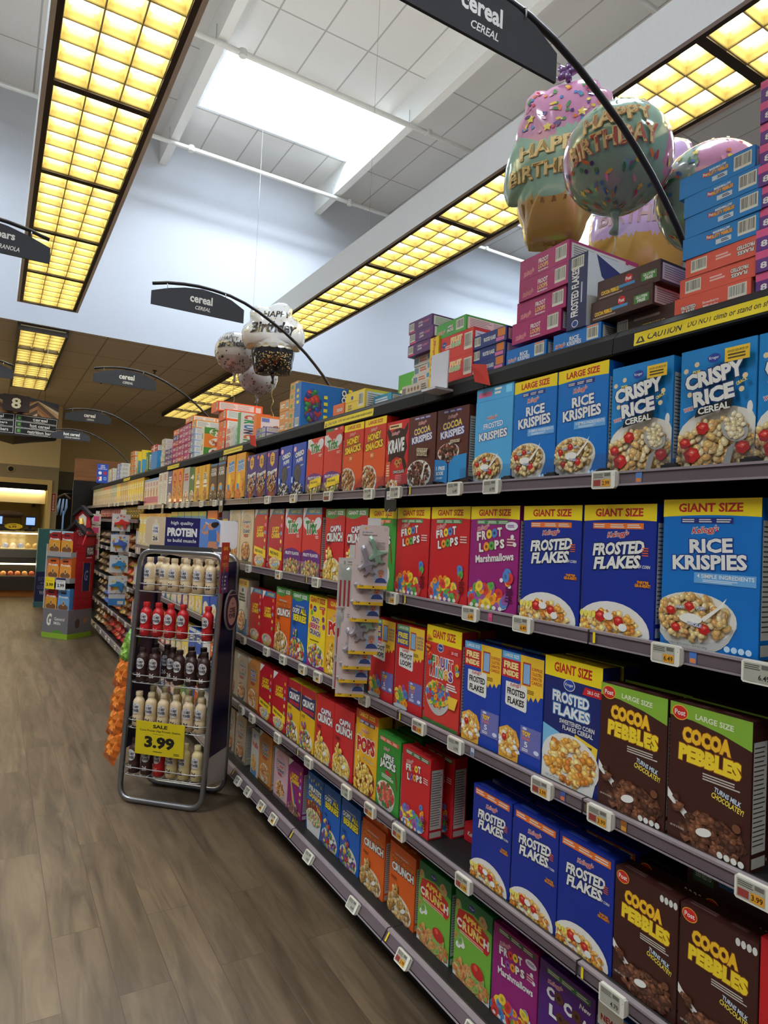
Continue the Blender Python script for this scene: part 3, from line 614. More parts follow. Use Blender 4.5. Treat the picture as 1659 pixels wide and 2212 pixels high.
def ricek(size):
    def f(A):
        g = size != 'frost'
        if g: band(A, size, YEL, (190,40,34), .12); strip(A, .835, (38,50,120), 3, .2, .74, .04)
        kel(A, .46, .79, .28, .055)
        if g: A.text('RICE', .52, .69, .44, .095, WHITE, .04, (26,58,140), .05, rot=.05)
        else: A.text('FROSTED', .50, .70, .52, .07, (236,246,252), .03, (40,96,170), .05, rot=.06)
        A.text('KRISPIES', .5, .58, .76, .10, WHITE, .04, (26,58,140), .05, rot=.05)
        if g: A.rect(.36, .44, .97, .51, (110,170,224)); A.text('4 SIMPLE INGREDIENTS', .67, .488, .56, .026, WHITE, .015); A.lines(.45, .448, .8, .468, 2, (220,234,246), .5)
        A.bowl(.36, .21, .44, .165, RICE, 260, .042, 'p', (232,228,218)); straw(A, [(.34,.28,.06),(.14,.24,.06),(.2,.13,.06),(.50,.14,.07)])
        A.ell(.36, .20, .12, .035, (244,240,230)); A.poly([(.64,.30),(.72,.36),(.68,.30),(.5,.19),(.47,.21)], (244,240,230)); A.up()
        A.text('SNAP!', .24, .27, .09, .02, WHITE, .02, (60,110,180), .06); A.text('POP!', .46, .275, .08, .02, WHITE, .02, (60,110,180), .06); A.text('CRACKLE!', .40, .165, .15, .022, WHITE, .02, (60,110,180), .06, rot=-.1)
        facts(A, .70, .02, .97, .06, (196,222,240)); A.text('NET WT 12 OZ (340g)' if size == 'LARGE SIZE' else 'NET WT/PESO NETO 24 OZ (1 LB 8 OZ) (680g)' if g else '8', .30, .022, .48 if g else .05, .016, (60,60,66), .0)
    return f
def cocoak(book):
    def f(A):
        strip(A, .945, (60,56,140), 3, .2, .8, .035); kel(A, .5, .89, .3, .05)
        A.text('COCOA', .5, .79, .60, .09, YEL, .035, (60,70,170), .05, rot=.08); A.text('KRISPIES', .5, .68, .74, .095, WHITE, .04, (60,70,170), .05, rot=.08)
        if not book:
            A.bowl(.42, .20, .46, .19, CHOC+[(196,120,104)], 150, .036, 'p'); A.text('CHOCOLATEY', .56, .52, .40, .035, (60,36,22), .02, (240,224,186), .12, rot=-.1); A.text('FLAVOR', .56, .47, .36, .05, (60,36,22), .03, (240,224,186), .12, rot=-.1); A.poly([(.66,.33),(.72,.36),(.62,.12),(.58,.13)], WHITE)
        else:
            A.bowl(.40, .44, .34, .12, CHOC+[(196,120,104)], 110, .036, 'p', body=False); A.text('CHOCOLATEY', .62, .57, .30, .03, (60,36,22), .02, (240,224,186), .12)
            A.poly([(.0,.36),(.30,.34),(.42,.29),(.42,.03),(.3,.06),(.0,.08)], (34,126,190)); A.poly([(.45,.29),(.62,.38),(1,.40),(1,.10),(.6,.07),(.45,.03)], (44,140,200)); A.text('1 FREE', .20, .24, .28, .05, WHITE, .03); A.text('BOOK', .18, .175, .24, .05, WHITE, .03); A.lines(.06, .10, .3, .13, 2, (210,230,240))
    return f
def krave(A):
    A.poly([(0,.86),(.1,.92),(.22,.84),(.5,.90),(.8,.86),(.95,.95),(.97,.86),(.86,.74),(.95,.60),(.84,.46),(.98,.32),(.86,.26),(.72,.44),(.5,.48),(.3,.44),(.12,.2),(.06,.26),(.14,.50),(.04,.62),(.13,.74)], (52,26,18))
    A.rect(.12,.89,.68,.955,(240,206,150)); A.lines(.16,.905,.62,.94,1,(80,60,40),.7); kel(A, .42, .82, .36, .055); A.text('KRAVE', .46, .64, .74, .20, WHITE, .05, rot=.06, sh=.1)
    for u, v in ((.5,.40),(.66,.41),(.58,.36)): A.ell(u, v, .09, .04, (196,132,64), 12, .5); A.ell(u+.02, v, .03, .018, (60,32,20), 8)
    A.rect(.03,.12,.24,.42,(214,90,50)); A.lines(.06,.2,.2,.38,5,(240,214,180)); A.text('CHOCOLATE', .62, .26, .48, .042, WHITE, .02, (30,20,20), .1); A.lines(.48,.10,.78,.22,5,(230,150,140),.5); A.bits(.34,.07,.26,.08,[(206,150,80),(222,176,110),(230,222,214)],30,.06,'p')
def smacks(A):
    band(A, 'LARGE SIZE', YEL, (190,40,34), .10, False); kel(A, .44, .85, .30, .045); A.ell(.5,.4,.6,.3,(226,84,34),24)
    A.text('HONEY', .48, .755, .62, .105, (244,206,40), .05, (60,24,20), .07, rot=.08); A.text('SMACKS', .48, .63, .80, .105, (244,206,40), .05, (60,24,20), .07, rot=.08)
    A.ell(.40,.50,.12,.05,(60,120,50)); A.ell(.40,.50,.11,.043,(232,110,50)); A.lines(.34,.48,.46,.52,2,(250,230,170)); A.bowl(.22,.17,.44,.20,TOAST+[(226,190,140)],150,.042,'p')
def trix(g):
    def f(A):
        if g: A.rect(0,.90,1,1,(70,130,170)); A.text('GIANT SIZE', .62, .95, .56, .05, (206,206,70), .03); A.poly([(0,1),(.22,1),(0,.80)], WHITE)
        else: A.poly([(0,1),(.24,1),(0,.82)], WHITE); A.rect(.84,.88,.97,.97,(60,60,130))
        v = .72 if g else .83
        A.ell(.22,v+.05,.2,.09,(222,222,222),18,-.3); A.ell(.80,v+.05,.2,.09,(222,222,222),18,.3)
        A.text('Trix', .48, v, .62, .20 if g else .17, (46,132,60), .05, WHITE, .05, rot=.04); A.lines(.72,v-.17,.92,v-.12,2,(240,210,200))
        A.poly([(0,.33),(.2,.37),(.5,.39),(.8,.36),(1,.32),(1,.2),(0,.2)], (104,46,120)); A.text('FRUITY FLAVOR', .5, .305, .80, .05, WHITE, .03); A.rect(0,0,1,.2,(150,120,150)); A.bits(.5,.10,.48,.12,[(200,180,90),(214,150,90),(170,110,120),(140,160,90),(220,200,130)],130,.05,'p')
        if not g: A.poly([(.28,.12),(.98,.17),(.98,.31),(.28,.26)], (244,206,40)); A.text('FREE SNACK', .55, .225, .44, .035, (30,28,26), .03, rot=.05)
    return f
def oreo(A):
    A.ell(.16,.90,.11,.055,(230,80,110)); A.ell(.16,.90,.09,.042,(240,210,214)); A.text('OREO', .52, .80, .66, .10, WHITE, .05, (16,30,80), .05, rot=.12); A.text('PUFFS', .54, .68, .46, .075, WHITE, .045, rot=.12); A.text('CEREAL', .74, .58, .24, .025, WHITE, .02, rot=.1)
    A.ell(.42,.44,.27,.17,(44,42,44),30); A.ell(.42,.44,.23,.145,(88,86,84),26); A.bits(.42,.44,.2,.12,[(60,58,58),(70,68,66)],50,.03); A.bits(.44,.12,.42,.17,[(50,44,42),(224,218,206),(70,62,58),(236,232,222)],150,.042,'p'); A.rect(.02,.26,.16,.38,(120,170,226)); A.lines(.04,.28,.14,.36,3,(240,240,240))
def smores(A):
    A.ell(.12,.92,.09,.045,(226,120,120)); A.text('S\'mores', .52, .56, .86, .10, WHITE, .05, (40,24,70), .05, rot=.16)
    A.poly([(.46,.97),(.68,.92),(.68,.74),(.5,.66),(.3,.74),(.3,.90)], (232,180,70)); A.lines(.38,.76,.6,.88,3,(120,70,30),.6); A.poly([(.78,.52),(.98,.55),(.96,.44),(.80,.42)], (190,130,70)); A.poly([(.12,.28),(.9,.28),(.74,.01),(.30,.01)], (146,44,40)); A.bits(.5,.32,.42,.18,[(206,150,80),(236,226,206),(120,76,44),(190,130,66)],140,.045,'p'); A.text('graham', .78, .96, .3, .02, WHITE, .01)
def pancake(A):
    A.ell(.2,.95,.08,.035,(230,150,60)); A.text('Pancake', .54, .83, .64, .10, (60,140,200), .06, (230,240,246), .05, rot=.1); A.text('CRUNCH', .54, .70, .70, .14, (70,150,210), .06, (230,240,246), .05, rot=.08)
    A.ell(.38,.44,.16,.15,(246,206,60)); A.rect(.18,.2,.4,.36,(60,130,190)); A.bits(.30,.12,.34,.13,[(216,110,50),(232,150,70),(200,90,40)],90,.05,'o'); A.bits(.82,.34,.1,.14,[(226,120,60),(236,170,80)],20,.05,'p')
def cpuffs(A):
    A.rect(0,.95,1,1,(70,120,170)); A.text('COCOA', .5, .84, .72, .10, (226,220,214), .05); A.text('PUFFS', .5, .73, .72, .10, (226,220,214), .05); A.ell(.42,.36,.26,.13,(220,150,60),18,.2); A.ell(.46,.34,.2,.08,(120,180,220)); A.bowl(.5,.16,.42,.16,CHOC,90,.05,'p',(200,160,120))
def honeyb(A):
    A.poly([(.42,.99),(.58,.99),(.62,.80),(.38,.80)], (206,120,40)); A.ell(.5,.70,.24,.10,(236,226,200)); A.lines(.3,.62,.7,.78,4,(110,70,40),.6); A.poly([(.28,.6),(.72,.6),(.76,.42),(.24,.42)], (240,232,214)); A.rect(.27,.48,.73,.51,(170,50,40)); A.ell(.5,.24,.26,.17,TOAST[0],20); A.bits(.5,.24,.22,.15,TOAST,70,.05); A.rect(.2,.0,.8,.05,(230,190,120))
def plain(title, tcol, pal, kind='f', bowlc=(226,222,212), tint=None, big=True):
    def f(A):
        if tint: A.ell(.5,.35,.5,.32,tint,24)
        if title: A.text(title, .5, .72, .72, .13, tcol, .05, rot=.05)
        else:
            A.lines(.16,.62,.9,.84,3,tcol,.7)
        A.bowl(.5,.2,.40,.17,pal,80,.045,kind,bowlc)
    return f
def pinkf(A):
    A.rect(0,.92,1,1,(120,160,200)); A.lines(.2,.72,.8,.86,3,(190,90,110),.6); A.rect(0,0,1,.34,(178,52,104)); A.rect(0,0,1,.12,(224,170,140)); A.ell(.5,.5,.28,.17,TOAST[1],18); A.bits(.5,.5,.25,.15,TOAST,40,.07)
def frosted(kind):
    def f(A):
        if kind == 'g': band(A, 'GIANT SIZE', YEL, (190,40,34), .13); strip(A, .81, (236,116,36), 3, .14, .84, .045); t = .56
        else: strip(A, .90, (236,116,36), 3, .06, .94, .065); t = .62
        kel(A, .5, t+.205, .30, .055); A.text('FROSTED', .50, t+.10, .72, .10, WHITE, .045, (14,20,60), .05, sh=.22, rot=.08); A.text('FLAKES', .49, t-.01, .66, .10, WHITE, .045, (14,20,60), .05, sh=.22, rot=.08); A.text('OF CORN', .86, t-.03, .16, .024, WHITE, .02, sh=.2)
        for i in range(4): A.rect(.83, t+.05+.018*i, .91, t+.058+.018*i, (226,96,50))
        A.text("THEY'RE", .85, t-.145, .15, .02, (240,160,40), .03, (140,40,20), .06); A.text('GR-R-REAT!', .85, t-.17, .2, .024, (240,160,40), .03, (140,40,20), .06)
        A.ell(.44,.02,.52,.225,(232,228,220),30); A.bits(.44,.0,.46,.18,FLK,170,.05); straw(A, [(.30,.12,.09),(.56,.10,.08)]); A.ell(.42,.13,.07,.03,WHITE,12); A.ell(.62,.06,.06,.03,WHITE,12); facts(A,.0,.10,.24,.155,(236,220,90)); A.text('NET WT 24 OZ', .60, .018, .3, .014, (80,70,50), .0)
    return f
def loops(kind, marsh=False):
    def f(A):
        t = .66
        if kind == 'g': band(A, 'GIANT SIZE', YEL, (190,40,34), .13); strip(A, .825, (66,144,72), 3, .14, .80, .04)
        else: strip(A, .92, (60,110,62), 3, .12, .94, .055); t = .70
        kel(A, .28, t+.13, .26, .05, .25)
        def word(s, v, u0, w):
            n = len(s)
            for i, ch in enumerate(s):
                u = u0+w*(i+.5)/n
                if ch == 'O': c = LOOP[(i*2+int(v*100)) % 6]; A.ell(u, v+.012*i, w/n*.55, .045, c, 16); A.ell(u, v+.012*i, w/n*.22, .017, tuple(int(k*.5) for k in c), 12)
                else: A.text(ch, u, v+.012*i, w/n*.85, .088, WHITE, .05, (120,20,30), .04, rot=.08)
        word('FROOT', t+.045, .14, .54); word('LOOPS', t-.065, .20, .54); A.lines(.78,t-.04,.95,t+.04,3,(240,190,180))
        if marsh:
            A.text('Marshmallows', .53, t-.155, .78, .075, WHITE, .03, rot=.10); A.ell(.86,t+.15,.12,.04,(236,232,236)); A.lines(.78,t+.135,.94,t+.165,2,(120,40,110))
            for u, v in ((.88,t+.05),(.93,t-.02),(.70,.30),(.86,.25)): A.ell(u, v, .035, .022, WHITE, 8)
        A.ell(.42,.05,.40,.05,(214,222,226),24); A.bits(.42,.10,.40,.11,LOOP,48,.085,'o'); A.bits(.36,.20,.24,.05,LOOP,12,.08,'o'); A.bits(.80,.30,.07,.09,LOOP,4,.07,'o')
        for i in range(6): A.ell(.1+.12*i, .03, .04, .02, (236,228,222), 8)
        A.lines(.80,.10,.95,.24,5,tuple(int(k*.6) for k in ((196,30,36) if not marsh else (140,30,110))),.5)
    return f
def jacks(g):
    def f(A):
        t = .60
        if g: band(A, 'GIANT SIZE', YEL, (190,40,34), .13); strip(A, .82, (230,110,50), 3, .2, .8, .04)
        else: strip(A, .89, (220,80,50), 3, .10, .90, .055)
        kel(A, .40, t+.20, .26, .05, .1); A.text('APPLE', .50, t+.10, .46, .085, WHITE, .05, BLACK, .07, rot=.03); A.text('JACKS', .48, t-.01, .68, .13, WHITE, .05, BLACK, .07, rot=.03)
        A.poly([(.34,t-.10),(.5,t-.07),(.66,t-.11),(.5,t-.15)], (190,40,40)); A.lines(.24,t-.2,.76,t-.14,3,(226,236,220)); A.ell(.86,.45,.025,.14,(120,70,36),12,.2)
        A.bowl(.44,.20,.40,.17,[(206,70,60),(226,120,90),(70,130,60),(196,90,70)],110,.055,'o')
    return f
def capn(kind):
    C0 = {'g': (190,26,40), 'n': (190,26,40), 'berries': (232,180,30), 'pb': (222,96,26), 'pbg': (222,96,26), 'oops': (28,94,176), 'oopsg': (28,94,176)}[kind]
    def f(A):
        t = .74
        if kind in ('g', 'pbg', 'oopsg'):
            A.poly([(0,1),(0,.88)]+[(i/10, .885+.025*math.sin(2*PI*i/10+2.6)) for i in range(1,10)]+[(1,.90),(1,1)], (84,150,70)); A.text('GIANT SIZE', .5, .945, .80, .055, WHITE, .035); t = .68
        if kind == 'berries': A.poly([(0,1),(0,.86),(.5,.83),(1,.88),(1,1)], (178,26,36)); A.poly([(0,.86),(.5,.83),(1,.88),(1,.55),(0,.58)], (40,44,96))
        if kind in ('g', 'n'): A.text("CAP'N", .54, t+.045, .54, .09, WHITE, .05, (30,50,120), .06, rot=.05); A.text('CRUNCH', .5, t-.075, .82, .13, WHITE, .05, (24,24,40), .06, rot=.05)
        elif kind in ('oops', 'oopsg'): A.text("CAP'N CRUNCH'S", .5, t+.11, .5, .025, WHITE, .02, BLACK, .06); A.text('OOPS!', .28, t+.04, .42, .085, WHITE, .04, BLACK, .08, sh=.15); A.text('ALL', .73, t+.045, .36, .085, (236,214,50), .05, BLACK, .07); A.text('BERRIES', .52, t-.065, .78, .105, (236,214,50), .05, BLACK, .07)
        elif kind in ('pb', 'pbg'): A.text("CAP'N CRUNCH'S", .46, t+.12, .5, .025, WHITE, .02, BLACK, .06); A.text('PEANUT BUTTER', .52, t+.055, .86, .065, (232,120,36), .05, (60,28,16), .08); A.text('CRUNCH', .52, t-.06, .84, .12, WHITE, .05, (40,22,20), .07, rot=.04)
        else: A.text("CAP'N CRUNCH'S", .48, t+.11, .5, .025, WHITE, .02, BLACK, .06); A.text('CRUNCH', .50, t, .80, .12, WHITE, .05, (24,24,40), .07, rot=.05); A.text('BERRIES', .52, t-.115, .80, .07, (196,40,60), .05, (40,30,70), .06)
        pal = {'oops': BERRY+[(70,110,170),(90,60,130)], 'oopsg': BERRY+[(70,110,170)], 'berries': BERRY, 'pb': [(206,160,90),(226,186,120),(180,130,66)], 'pbg': [(206,160,90),(226,186,120),(180,130,66)]}.get(kind, CORN)
        A.ell(.42,.12,.48,.20,(236,226,200),28); A.bits(.42,.11,.45,.19,pal,120,.058,'p'); A.bits(.30,.36,.16,.08,pal,12,.06,'p'); A.lines(.12,.50,.38,.55,2,tuple(int(k*.5) for k in C0)); A.lines(.60,.02,.9,.06,2,(236,226,214)); A.ell(.62,.16,.10,.03,WHITE,12,.5)
    f.c = C0; return f
def lucky(kind):
    def f(A):
        t = .72
        if kind in ('g', 'gm'): A.rect(0,.91,1,1,(70,130,170)); A.text('GIANT SIZE' if kind == 'g' else 'LARGE SIZE', .62, .955, .5, .045, (216,206,70), .03); A.poly([(0,1),(.26,1),(0,.83)], WHITE); t = .66
        else: A.poly([(0,1),(.34,1),(0,.84)], WHITE)
        A.text('LUCKY', .48, t, .50, .10, (246,200,40), .06, (120,30,20), .05, rot=.04); A.text('CHARMS', .48, t-.10, .58, .09, (246,200,40), .06, (120,30,20), .05, rot=.04)
        for i, c in enumerate([(240,150,60),(240,130,170),(120,190,230),(250,220,90),(150,190,90)]): A.ell(.86, .86-.13*i, .055, .035, c, 10, i)
        if kind == 'p':
            for i, c in enumerate([(214,60,60),(240,150,50),(246,216,70),(90,170,90),(80,130,200)]): A.poly([(.06+.045*i,.75-.05*i),(.11+.045*i,.75-.05*i),(.40+.05*i,.18),(.35+.05*i,.18)], c)
            A.bits(.5,.10,.46,.12,[(150,110,90),(200,160,140),(120,80,100),(170,130,60)],90,.05,'p')
        else:
            if kind != 'gm': A.poly([(.06,.22),(.96,.16),(.96,.30),(.06,.36)], (244,210,40)); A.text('FREE SNACK', .46, .268, .62, .05, (30,28,26), .04, rot=-.07)
            A.bowl(.5,.12,.38,.09,[(206,170,110),(226,190,140),(232,150,170),(150,190,210),(240,220,120)],60,.05,'p',(236,206,90))
    return f
def ctc(c, tcol, word=None):
    def f(A):
        A.ell(.48,.70,.40,.22,tuple(int(k*.9) for k in c),24); A.poly([(0,1),(.3,1),(0,.86)], (226,226,222)); ink = (40,50,90)
        A.text('Cinnamon', .47, .78, .60, .06, ink, .045, WHITE, .05, rot=.03); A.text('Toast', .47, .70, .44, .07, tcol, .05, WHITE, .06, rot=.03); A.text('Crunch', .47, .61, .52, .075, ink, .05, WHITE, .05, rot=.03); A.lines(.3,.49,.66,.55,2,(170,50,40),.7)
        A.bowl(.48,.24,.34,.17,TOAST,90,.06,'f',(60,70,100) if word is None else (220,216,206)); A.rect(0,0,1,.06,tuple(int(k*.55) for k in c))
    return f
def pebbles(lg):
    def f(A):
        if lg: A.poly([(0,1),(0,.90),(.3,.895),(.65,.86),(1,.80),(1,1)], (134,176,56)); A.text('LARGE SIZE', .56, .925, .46, .04, (230,230,206), .025, rot=-.04)
        else: facts(A, .72, .905, .99, .965)
        A.ell(.13,.93,.105,.055,(236,170,60)); A.ell(.13,.93,.095,.048,(208,40,34)); A.text('Post', .13, .93, .14, .04, WHITE, .02)
        A.text('COCOA', .47, .78, .60, .115, (244,190,44), .07, (160,84,20), .04, rot=-.03); A.text('PEBBLES', .51, .645, .76, .125, (246,212,50), .07, (160,84,20), .04, rot=-.03)
        A.lines(.44,.50,.92,.555,3,(206,196,180),.5); A.text('TURNS MILK', .74, .445, .32, .036, (206,226,240), .03, rot=-.22); A.text('CHOCOLATEY!', .74, .40, .38, .04, (240,216,80), .03, rot=-.22)
        A.poly([(0,.36),(.06,.32),(.50,.12),(.44,.09),(0,.29)], WHITE); A.bits(.55,.13,.40,.13,CHOC,170,.06); A.ell(.48,.14,.10,.03,WHITE,14,.3); A.bits(.14,.28,.05,.05,CHOC,4,.06); A.ell(.86,.26,.05,.03,CHOC[2],10)
        if lg: facts(A, .64, .015, .96, .06)
        A.text('NET WT 15 OZ (425g)' if lg else 'NET WT 11 OZ', .15, .10, .18, .016, WHITE, .0)
    return f
def kfrost(A):
    band(A, 'GIANT SIZE', YEL, (190,40,34), .16, False); A.poly([(0,.44),(.3,.40),(.55,.30),(.7,0),(0,0)], (126,190,226)); A.ell(.45,.80,.10,.048,(226,226,226)); A.ell(.45,.80,.09,.042,(44,70,150)); A.text('Kroger', .45, .80, .14, .03, WHITE, .01)
    A.poly([(.72,.82),(1,.82),(1,.76),(.68,.76)], RED); A.text('28.5 OZ', .86, .79, .2, .026, WHITE, .02); A.text('FROSTED', .48, .69, .64, .09, WHITE, .04, (70,130,190), .06); A.text('FLAKES', .50, .585, .64, .09, WHITE, .04, (70,130,190), .06); A.text('SWEETENED CORN', .60, .50, .60, .036, WHITE, .02); A.text('FLAKES CEREAL', .62, .455, .52, .036, WHITE, .02); A.poly([(.58,.43),(.96,.38),(.94,.27),(.56,.33)], (240,204,60)); A.text('NO', .65, .375, .11, .036, (40,36,20), .03); A.lines(.72,.31,.9,.38,2,(90,76,30))
    A.ell(.5,.20,.50,.21,(232,228,220),30); A.poly([(0,.0),(.9,.0),(.98,.2),(.02,.2)], (226,222,214)); A.bits(.5,.20,.44,.18,FLK,150,.065); A.text('NET WT 28.5 OZ (1 LB 12.5 OZ) (807g)', .38, .03, .56, .016, (70,60,56), .0)
def freebox(kind):
    ff = kind == 'ff'
    def f(A):
        A.rect(0,.93,.5,1,(96,170,214) if ff else (90,150,84)); A.text('LARGE SIZE', .24, .965, .36, .032, WHITE, .025)
        A.rect(0,.755,.5,.93,(196,30,36) if ff else (62,70,150)); A.text('FREE', .23, .875, .36, .065, (244,226,150) if ff else (240,214,60), .05); A.text('INSIDE', .23, .80, .38, .055, (244,226,150) if ff else (240,214,60), .05)
        P = [(.46,1),(1,1),(1,.66)]+[(1-.054*i, .62+(.045 if i % 2 else 0)-.005*i) for i in range(1,9)]+[(.48,.70)]
        A.poly(P, (244,196,54)); A.rect(.52,.73,.71,.94,(180,60,50)); A.rect(.54,.745,.69,.925,(140,180,216))
        for i, t in enumerate(('SURPRISE', 'COLLECTIBLE', 'CHARACTER', 'CARDS!')): A.text(t, .85, .895-.04*i, .24, .03, (196,40,36) if ff else (40,60,140), .02)
        A.lines(.60,.66,.84,.70,3,(110,80,30))
        A.poly([(.12,.72),(.62,.72),(.64,.70),(.64,.50),(.62,.48),(.14,.50),(.12,.52)], WHITE); kel(A, .36, .70, .26, .045)
        A.text('FROSTED' if ff else 'FROOT', .38, .635, .44, .062, BLACK, .035); A.text('FLAKES' if ff else 'LOOPS', .38, .55, .40, .062, BLACK, .035)
        A.rect(.52,.12,.99,.36,(110,112,176)); A.text('TOY', .66, .295, .2, .045, (244,210,60), .05, (190,50,40), .05); A.text('STORY', .66, .25, .19, .022, (244,120,50), .03); A.text('5', .66, .20, .08, .05, WHITE, .02); A.lines(.57,.135,.74,.165,2,WHITE); A.ell(.9,.16,.06,.02,(214,220,240)); A.ell(.62,.34,.05,.012,(214,220,240))
        if ff: A.poly([(0,.26),(.2,.31),(.42,.28),(.5,.2),(.48,0),(0,0)], (232,170,60)); A.bits(.24,.15,.26,.13,FLK+[(226,222,214)],90,.06); straw(A, [(.14,.19,.07)])
        else: A.bits(.25,.13,.24,.14,LOOP,46,.085,'o'); A.ell(.25,.02,.26,.03,(200,206,206))
    return f
def rings(A):
    band(A, 'GIANT SIZE', YEL, (190,40,34), .17, False); A.ell(.42,.79,.09,.045,(226,226,226)); A.ell(.42,.79,.08,.038,(44,70,150)); A.text('Kroger', .42, .79, .12, .028, WHITE, .01); A.poly([(.66,.80),(.98,.80),(.98,.745),(.63,.745)], RED); A.text('23 OZ', .82, .772, .18, .028, WHITE, .02)
    for i, (ch, u) in enumerate(zip('FRUIT', (.22,.36,.50,.62,.73))): A.text(ch, u, .645, .12 if ch != 'I' else .045, .10, [(90,160,70),(226,120,50),(120,60,140),(70,140,190),(206,60,50)][i], .05, WHITE, .07)
    for i, (ch, u) in enumerate(zip('RINGS', (.20,.33,.46,.60,.74))): A.text(ch, u, .53, .12 if ch != 'I' else .045, .10, [(206,60,50),(80,150,190),(90,160,70),(236,170,50),(120,60,140)][i], .05, WHITE, .07)
    A.lines(.64,.39,.93,.46,3,WHITE,.6); A.bowl(.40,.31,.36,.135,LOOP,130,.05,'o'); A.rect(0,0,1,.035,(60,110,50)); A.poly([(.70,.34),(.98,.34),(.90,.22),(.74,.22)], (240,196,60)); A.bits(.16,.66,.06,.07,LOOP,4,.05,'o'); A.bits(.88,.60,.07,.07,LOOP,5,.05,'o'); A.bits(.1,.8,.07,.1,[(226,150,50),(206,120,40)],10,.04)
def pops(kind):
    def f(A):
        if kind == 'g': A.poly([(0,1),(1,1),(1,.865),(0,.865)], (206,74,34)); A.text('GIANT SIZE', .5, .935, .72, .065, (246,206,60), .035); t = .62
        else: A.rect(0,.885,1,1,(206,74,34)); A.text('LARGE SIZE', .5, .95, .72, .055, (246,206,60), .035); strip(A, .84, (50,60,110), 3, .16, .86, .045); t = .585
        kel(A, .44, t+.17, .32, .055); A.text('POPS', .5, t, .80, .19, (196,32,32), .06, WHITE, .05, rot=.05); A.text('CORN', .22, t+.115, .13, .022, WHITE, .02, (120,80,20), .08); A.text('Sweet Crispy Crunch', .62, t-.17, .44, .028, WHITE, .02, (90,60,30), .07, rot=-.05)
        A.ell(.5,.16,.45,.21,(150,50,40),28); A.bits(.5,.16,.42,.19,CORN,120,.062,'p'); A.bits(.30,.38,.10,.05,CORN,4,.05,'p')
    return f
def crazyb(A):
    A.text('GIANT SIZE', .5, .945, .84, .075, (190,50,40), .04); A.ell(.36,.82,.10,.045,(40,60,140)); A.text('Kroger', .36, .82, .14, .026, WHITE, .01); A.rect(.62,.83,.93,.87,RED); A.lines(.65,.84,.9,.86,1,WHITE)
    for t, v, w in (('CRAZY', .665, .48), ('BERRY', .575, .56), ('CRUNCH', .485, .62)): A.text(t, .42, v, w, .075, (70,36,110) if t != 'BERRY' else (190,40,80), .05, WHITE, .06, rot=-.05)
    for u, v, c in ((.14,.84,(206,60,50)),(.2,.76,(110,170,70)),(.1,.56,(226,150,40)),(.86,.70,(130,50,120)),(.9,.6,(150,60,140)),(.84,.8,(210,50,60))): A.ell(u, v, .07, .04, c, 12)
    A.lines(.14,.36,.7,.385,1,(110,90,20)); A.poly([(0,.2),(0,0),(1,0),(1,.06),(.5,.04)], (150,40,120)); A.bowl(.5,.17,.46,.16,BERRY,120,.055,'p',body=False)
def whole(A):
    band(A, 'GIANT SIZE', (216,176,60), (160,60,40), .13, False); A.ell(.5,.8,.08,.04,(50,70,140)); A.lines(.2,.58,.8,.74,3,(60,70,60),.7); A.poly([(0,.2),(1,.3),(1,0),(0,0)], (60,110,160)); A.bowl(.5,.24,.38,.2,TOAST,100,.055,'f',(50,90,90)); A.rect(.9,.5,1,.87,(190,140,170))
def applec(A):
    A.ell(.5,.42,.8,.5,(120,178,60),30); A.poly([(0,1),(1,1),(1,.80),(.5,.86),(0,.80)], (40,116,62))
    A.ell(.46,.905,.085,.04,(44,60,140)); A.text('Kroger', .46, .905, .12, .025, WHITE, .01); A.poly([(.04,.66),(.10,.80),(.5,.84),(.92,.74),(.97,.60),(.9,.53),(.1,.56)], (196,36,34))
    A.text('APPLE', .48, .755, .50, .075, (240,206,80), .05, rot=-.04); 
    for i, (ch, u) in enumerate(zip('CRUNCH', (.13,.29,.44,.59,.73,.87))): A.text(ch, u, .645, .14, .105, [WHITE,(240,220,150),(240,206,80),(226,214,120),(240,190,70),WHITE][i], .05)
    A.lines(.16,.53,.84,.575,2,(240,190,170)); A.bits(.1,.86,.08,.06,[(206,160,100),(130,180,90)],4,.07,'o'); A.bits(.8,.88,.08,.05,[(206,160,100)],3,.08,'o'); A.bits(.14,.44,.12,.1,[(206,150,90),(130,180,90),WHITE],8,.065,'o'); A.ell(.5,.03,.6,.16,(232,230,222),28); A.bits(.5,.11,.50,.15,[(214,140,80),(226,166,100),(140,186,90),(206,120,70)],130,.055,'o'); A.ell(.68,.27,.17,.08,(196,40,34)); A.ell(.64,.30,.05,.03,(226,90,70))
def pirate(A):
    A.ell(.46,.88,.09,.035,(36,60,130)); 
    for i in range(6): A.ell(.1+.15*i, .90-.03*(i % 2), .04, .03, (206,180,100), 9)
    A.text("PIRATE'S", .5, .74, .78, .10, WHITE, .05, (60,50,80), .07, rot=-.03); A.text('CHARMS', .5, .63, .80, .10, (236,206,110), .05, (60,50,80), .07, rot=-.03); A.poly([(0,.50),(.5,.56),(1,.48),(1,.3),(0,.3)], (150,40,40)); A.bits(.5,.46,.5,.08,[(200,150,60),(140,80,50),(120,70,40)],30,.06,'p'); A.ell(.5,.28,.46,.13,(236,226,206),26); A.poly([(.03,.27),(.97,.27),(.88,.0),(.12,.0)], (222,220,214)); A.bits(.5,.28,.42,.12,[(226,206,150),(236,220,180),(150,190,120),(230,160,120)],110,.05,'p')
def waffle(A):
    A.text('Waffle', .5, .68, .78, .14, (190,60,50), .05, WHITE, .05); A.ell(.4,.86,.3,.09,(190,196,206)); A.lines(.24,.82,.56,.9,2,(70,80,130),.6); A.ell(.45,.06,.36,.10,(70,130,180)); A.bits(.45,.26,.32,.18,[(226,166,70),(236,186,100),(206,140,50)],80,.07)
